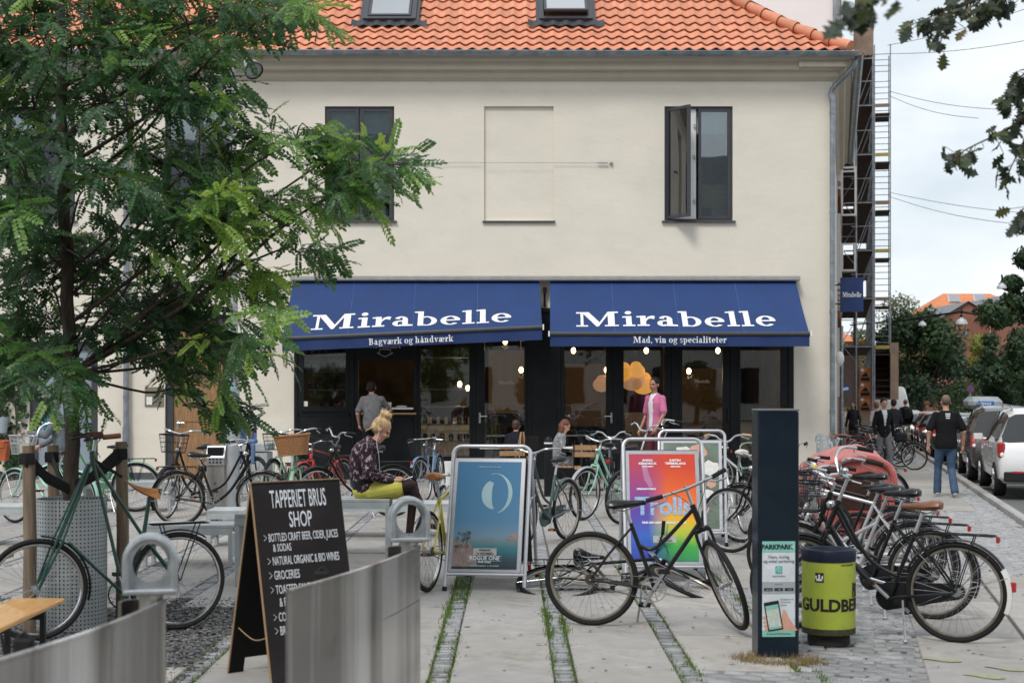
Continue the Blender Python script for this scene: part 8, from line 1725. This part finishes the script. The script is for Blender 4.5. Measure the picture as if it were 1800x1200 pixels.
# 1 seated woman on the bench, facing right
Ys = 15.25; sx_ = (648-900)/FP*Ys; zs_ = CH-(877-HY)/FP*Ys
M_floral = mat('floral_bomber', (.030, .012, .020), .8, 0, .2, 26, .2, 60, col2=(.42, .36, .38), mask=(.52, .64), stretch=(1.2, 1, .8)); M_tig = mat('dark_tights', (.035, .018, .018), .6)
W = person(0, 0, 0, 1.74, -PI/2, 'woman with blond bun in floral bomber jacket and yellow skirt seated on a steel bench', loc=Vector((sx_, Ys+.12, zs_-.555)), vox=.010, wide=1.10, lowhem=-.005, hair=('bun', (.50, .34, .17)), topmat=M_floral, legkind='tights', legmat=M_tig, shoes=(.03, .03, .035), fwd=(0, .80, -.60), hup=(0, .6, .8),
    J=dict(pelvis=(0, -.03, .67), waist=(0, -.09, .83), chest=(0, -.07, 1.04), neck=(0, .04, 1.19), head=(0, .13, 1.315), shL=(-.175, -.03, 1.13), shR=(.175, -.03, 1.13), elL=(-.23, .00, .84), elR=(.23, .00, .84), wrL=(-.10, .25, .775), wrR=(.12, .24, .765), hiL=(-.09, .03, .655), hiR=(.09, .03, .655), knL=(-.07, .47, .66), knR=(.05, .45, .72), anL=(-.06, .42, .17), anR=(-.05, .62, .33), toL=(-.07, .56, .115), toR=(-.06, .76, .25), palmL=(.2, .3, 1), palmR=(-.2, -.2, 1), hdL=(0.25, 1, .0), hdR=(-.25, 1, 0)))
t = W['t']; D = W['D']; b = MB()
for q in ('L', 'R'): cap(b, D['hi'+q], D['hi'+q].lerp(D['kn'+q], .60), .108, .096)
sph(b, (0, 0, 0), (.185, .155, .125), Matrix.Translation(D['pelvis']+Vector((0, .0, -.01)))); put('skirt', smooth_mesh(b, mat('yellow_skirt', (.60, .56, .10), .7, 0, .1, 6, .2, 20), .011, 3), t)
b = MB(); p = D['wrR']+Vector((-.08, .15, .0)); b.bev(-.035, .035, -.07, .07, -.005, .005, .003, M=Matrix.Translation(p+Vector((0, 0, .02))) @ Euler((.35, 0, 0)).to_matrix().to_4x4()); tag(put('phone', b.me('phone', M_wht), None, t.matrix_basis.copy()), 'white smartphone held by the seated woman', 'phone')
b = MB()
for q in ('L', 'R'): d = (D['wr'+q]-D['el'+q]).normalized(); b.cyl(D['wr'+q]-d*.045, D['wr'+q]-d*.0, .042, .040, 14)
b.build('cuff', BLACKM, t); b = MB(); b.lathe([(.172, -.06), (.182, -.02), (.178, .03)], 26, M=Matrix.Translation(D['pelvis']+Vector((0, -.03, .09))) @ Matrix.Diagonal((1, .80, 1, 1))); b.build('waistband', BLACKM, t)
b = MB(); HM = W['HM']
for k in range(70):
    a = random.uniform(0, 6.28); c_ = (0, -.06, .145) if k % 2 else (0, -.03, .05); q = .055 if k % 2 else .09; dv = Vector((math.cos(a), random.gauss(-.2, .5), math.sin(a)+.2)).normalized(); p = Vector(c_)+dv*q; e = dv.cross(Vector((random.gauss(0, 1), random.gauss(0, 1), 1))).normalized()
    if p.y > .05 and p.z < .06: continue
    b.tube([HM @ p, HM @ (p+dv*.012+e*.02), HM @ (p+dv*.018+e*.045)], [.0022, .0016, .0006], 3, cap=False)
b.build('stray_hair', mat('hair_0.500', (.50, .34, .17)), t, kind='stuff'); b = MB(); b.tube(curve([HM @ Vector((.078, 0, -.02)), HM @ Vector((.09, .03, -.12)), D['chest']+Vector((.1, .17, .0)), D['waist']+Vector((.05, .2, -.04))], 5), .0022, 4); b.build('earphone_cord', M_wht, t)
# 2 customer at the hatch, seen from behind
person(654, 0, 27.35, 1.80, 0, 'man in grey shirt and black trousers leaning at the serving hatch', hair=('short', (.015, .011, .010)), top=(.115, .115, .12), legs=(.006, .006, .007), J=dict(chest=(0, .07, 1.33), neck=(0, .11, 1.49), head=(-.03, .18, 1.63), shL=(-.19, .07, 1.43), shR=(.19, .09, 1.43), elL=(-.27, .03, 1.15), elR=(.27, .22, 1.22), wrL=(-.25, .15, .95), wrR=(.30, .42, 1.22)), loc=Vector(((654-900)/FP*27.35, 27.35, .12)), sleeve='short')
# 3 man in pink shirt
M_pink = mat('pink_shirt', (.52, .14, .27), .8, 0, .12, 16, .3, 30)
w_ = person(1150, 0, 26.4, 1.84, PI*.72, 'dark haired man in open pink shirt over white tee standing before the shop', skin=SKT, hair=('short', (.012, .009, .008)), topmat=M_pink, open_=(.045, .05), sleeve='short', legs=(.10, .015, .03), loc=Vector(((1152-900)/FP*26.4, 26.4, .10)), J=dict(elL=(-.25, .05, 1.15), wrL=(-.22, .2, .92), elR=(.25, -.02, 1.13), wrR=(.26, .1, .90)), fwd=(-.15, 1, -.12))
D = w_['D']
for s_ in (-1, 1): b = MB(); cap(b, D['neck']+Vector((s_*.05, .03, -.01)), D['chest']+Vector((s_*.06, .11, .06)), .018, .012, 6); b.build('collar', M_pink, w_['t'])
# seated pose shared by the two children
SEAT = dict(pelvis=(0, -.02, .60), waist=(0, -.03, .76), chest=(0, .01, .98), neck=(0, .05, 1.14), head=(0, .12, 1.28), shL=(-.16, .02, 1.08), shR=(.16, .02, 1.08), elL=(-.21, .06, .84), elR=(.21, .06, .84), wrL=(-.12, .28, .80), wrR=(.12, .28, .80), hiL=(-.09, .03, .58), hiR=(.09, .03, .58), knL=(-.10, .44, .60), knR=(.10, .44, .60), anL=(-.10, .45, .16), anR=(.10, .5, .16), toL=(-.10, .6, .10), toR=(.10, .65, .10))
person(986, 0, 25.2, 1.55, -PI/2, 'girl with long auburn hair in speckled grey coat sitting at a cafe table', J=SEAT, hair=('long', (.13, .045, .02)), topmat=mat('tweed_grey', (.11, .11, .115), .9, 0, .2, 60, .4, 120, col2=(.42, .42, .43), mask=(.45, .6)), legs=(.006, .006, .007), loc=Vector(((983-900)/FP*25.2, 25.2, -.01)), fwd=(0, .85, -.5), hup=(0, .5, .85), coat=.45)
person(906, 0, 25.6, 1.50, -.25, 'child in navy jacket with white piping seen from behind at the cafe', J=SEAT, hair=('short', (.045, .022, .014)), top=(.010, .012, .02), legs=(.03, .03, .04), loc=Vector(((905-900)/FP*25.6, 25.6, .02)))
# 6 person by the tree holding handlebars
w_ = person(0, 0, 0, 1.68, PI/2, 'person with glasses in grey hoodie and turquoise scarf holding a bicycle behind the tree', hair=('short', (.03, .018, .012)), top=(.13, .15, .17), legs=(.08, .10, .13), loc=Vector(((108-900)/FP*20.6, 20.6, 0)), J=dict(chest=(0, .08, 1.32), neck=(0, .14, 1.47), head=(0, .22, 1.60), elL=(-.24, .16, 1.16), elR=(.24, .12, 1.12), wrL=(-.2, .42, 1.20), wrR=(.2, .36, 1.0)), fwd=(0, .9, -.45), hup=(0, .45, .9))
b = MB(); D = w_['D']; cap(b, D['neck']+Vector((-.06, 0, -.0)), D['neck']+Vector((.06, .04, -.02)), .075, .075); cap(b, D['neck']+Vector((0, .08, -.02)), D['chest']+Vector((.05, .15, -.05)), .06, .05); put('scarf', smooth_mesh(b, mat('turquoise_scarf', (.02, .33, .48), .8, 0, .5, 18, .5, 40, col2=(.03, .10, .14)), .012, 2), w_['t'])
# walkers in the street
WALK = dict(knL=(-.10, .16, .54), anL=(-.10, .22, .10), toL=(-.11, .37, .06), knR=(.10, .04, .50), anR=(.10, -.20, .12), toR=(.11, -.06, .045), elR=(.24, .0, 1.14), wrR=(.25, .16, .92), elL=(-.25, -.08, 1.15), wrL=(-.27, -.06, .88))
w_ = person(1553, 0, 36, 1.80, PI+.1, 'man in open black jacket, white tee and grey jeans walking towards the camera', hair=('short', (.012, .01, .009)), top=(.010, .010, .012), legs=(.16, .17, .19), J=WALK, fwd=(0, 1, -.25), open_=(.004, .16))
g = sp(1, 1); p = Vector(((1583-900)/FP*35.9, 35.9, CH-(758-HY)/FP*35.9)); t = empty('handbag', p, 0, 'black bag hanging in the hand of the man in the open jacket', 'bag'); b = MB(); b.bev(-.16, .16, -.06, .06, -.26, -.02, .05); b.build('bag_body', MC['bag_black'], t); b = MB(); b.tube(curve([(-.1, 0, 0), (0, 0, .14), (.1, 0, 0)], 5), .012, 6); b.build('strap', BLACKM, t)
w_ = person(1663, 0, 26.3, 1.83, -.05, 'heavy set man in black tee and blue jeans walking away on the pavement', skin=SK, hair=('bald', (.14, .085, .06)), top=(.008, .008, .009), sleeve='short', legs=(.045, .085, .15), shoes=(.55, .55, .55), wide=1.12, J=dict(WALK, elL=(-.30, -.03, 1.15), wrL=(-.30, .04, .90), elR=(.30, -.03, 1.15), wrR=(.31, .08, .90), shL=(-.20, 0, 1.45), shR=(.20, 0, 1.45)))
for k, (sz_, wd) in enumerate(((.025, .09), (.025, .08), (.02, .07))): b = MB(); z = 1.47-.035*k; [b.box(-wd/2+wd*i/4, -wd/2+wd*(i+.8)/4, -.142-.004*0, -.138, z, z+sz_) for i in range(4)]; b.build('back_print', M_ptxt, w_['t'], kind='stuff')
w_ = person(1592, 0, 56, 1.84, 0, 'man with black backpack and beige shorts walking away', hair=('bald', (.20, .12, .07)), top=(.010, .012, .016), legs=(.36, .33, .28), legkind='shorts', J=WALK, skin=SK, wide=1.08); b = MB(); b.bev(-.15, .15, -.26, -.1, 1.05, 1.50, .05); tag(put('backpack', b.me('backpack', M_blk), None, w_['t'].matrix_basis.copy()), 'black backpack on the man in beige shorts', 'backpack')
person(1571, 0, 44, 1.80, .1, 'person in dark jacket half hidden behind the man in the open jacket', top=(.02, .022, .027), legs=(.03, .03, .035), J=WALK)
person(1541, 0, 47, 1.72, .2, 'person with reddish hair and pale clothes behind the man in the open jacket', hair=('short', (.22, .08, .03)), top=(.40, .36, .36), legs=(.3, .25, .25), J=WALK)
person(1500, 0, 50, 1.70, PI*.8, 'dark haired woman in dark floral clothes standing among the far bicycles', hair=('long', (.02, .013, .01)), top=(.03, .028, .03), legs=(.02, .02, .02))
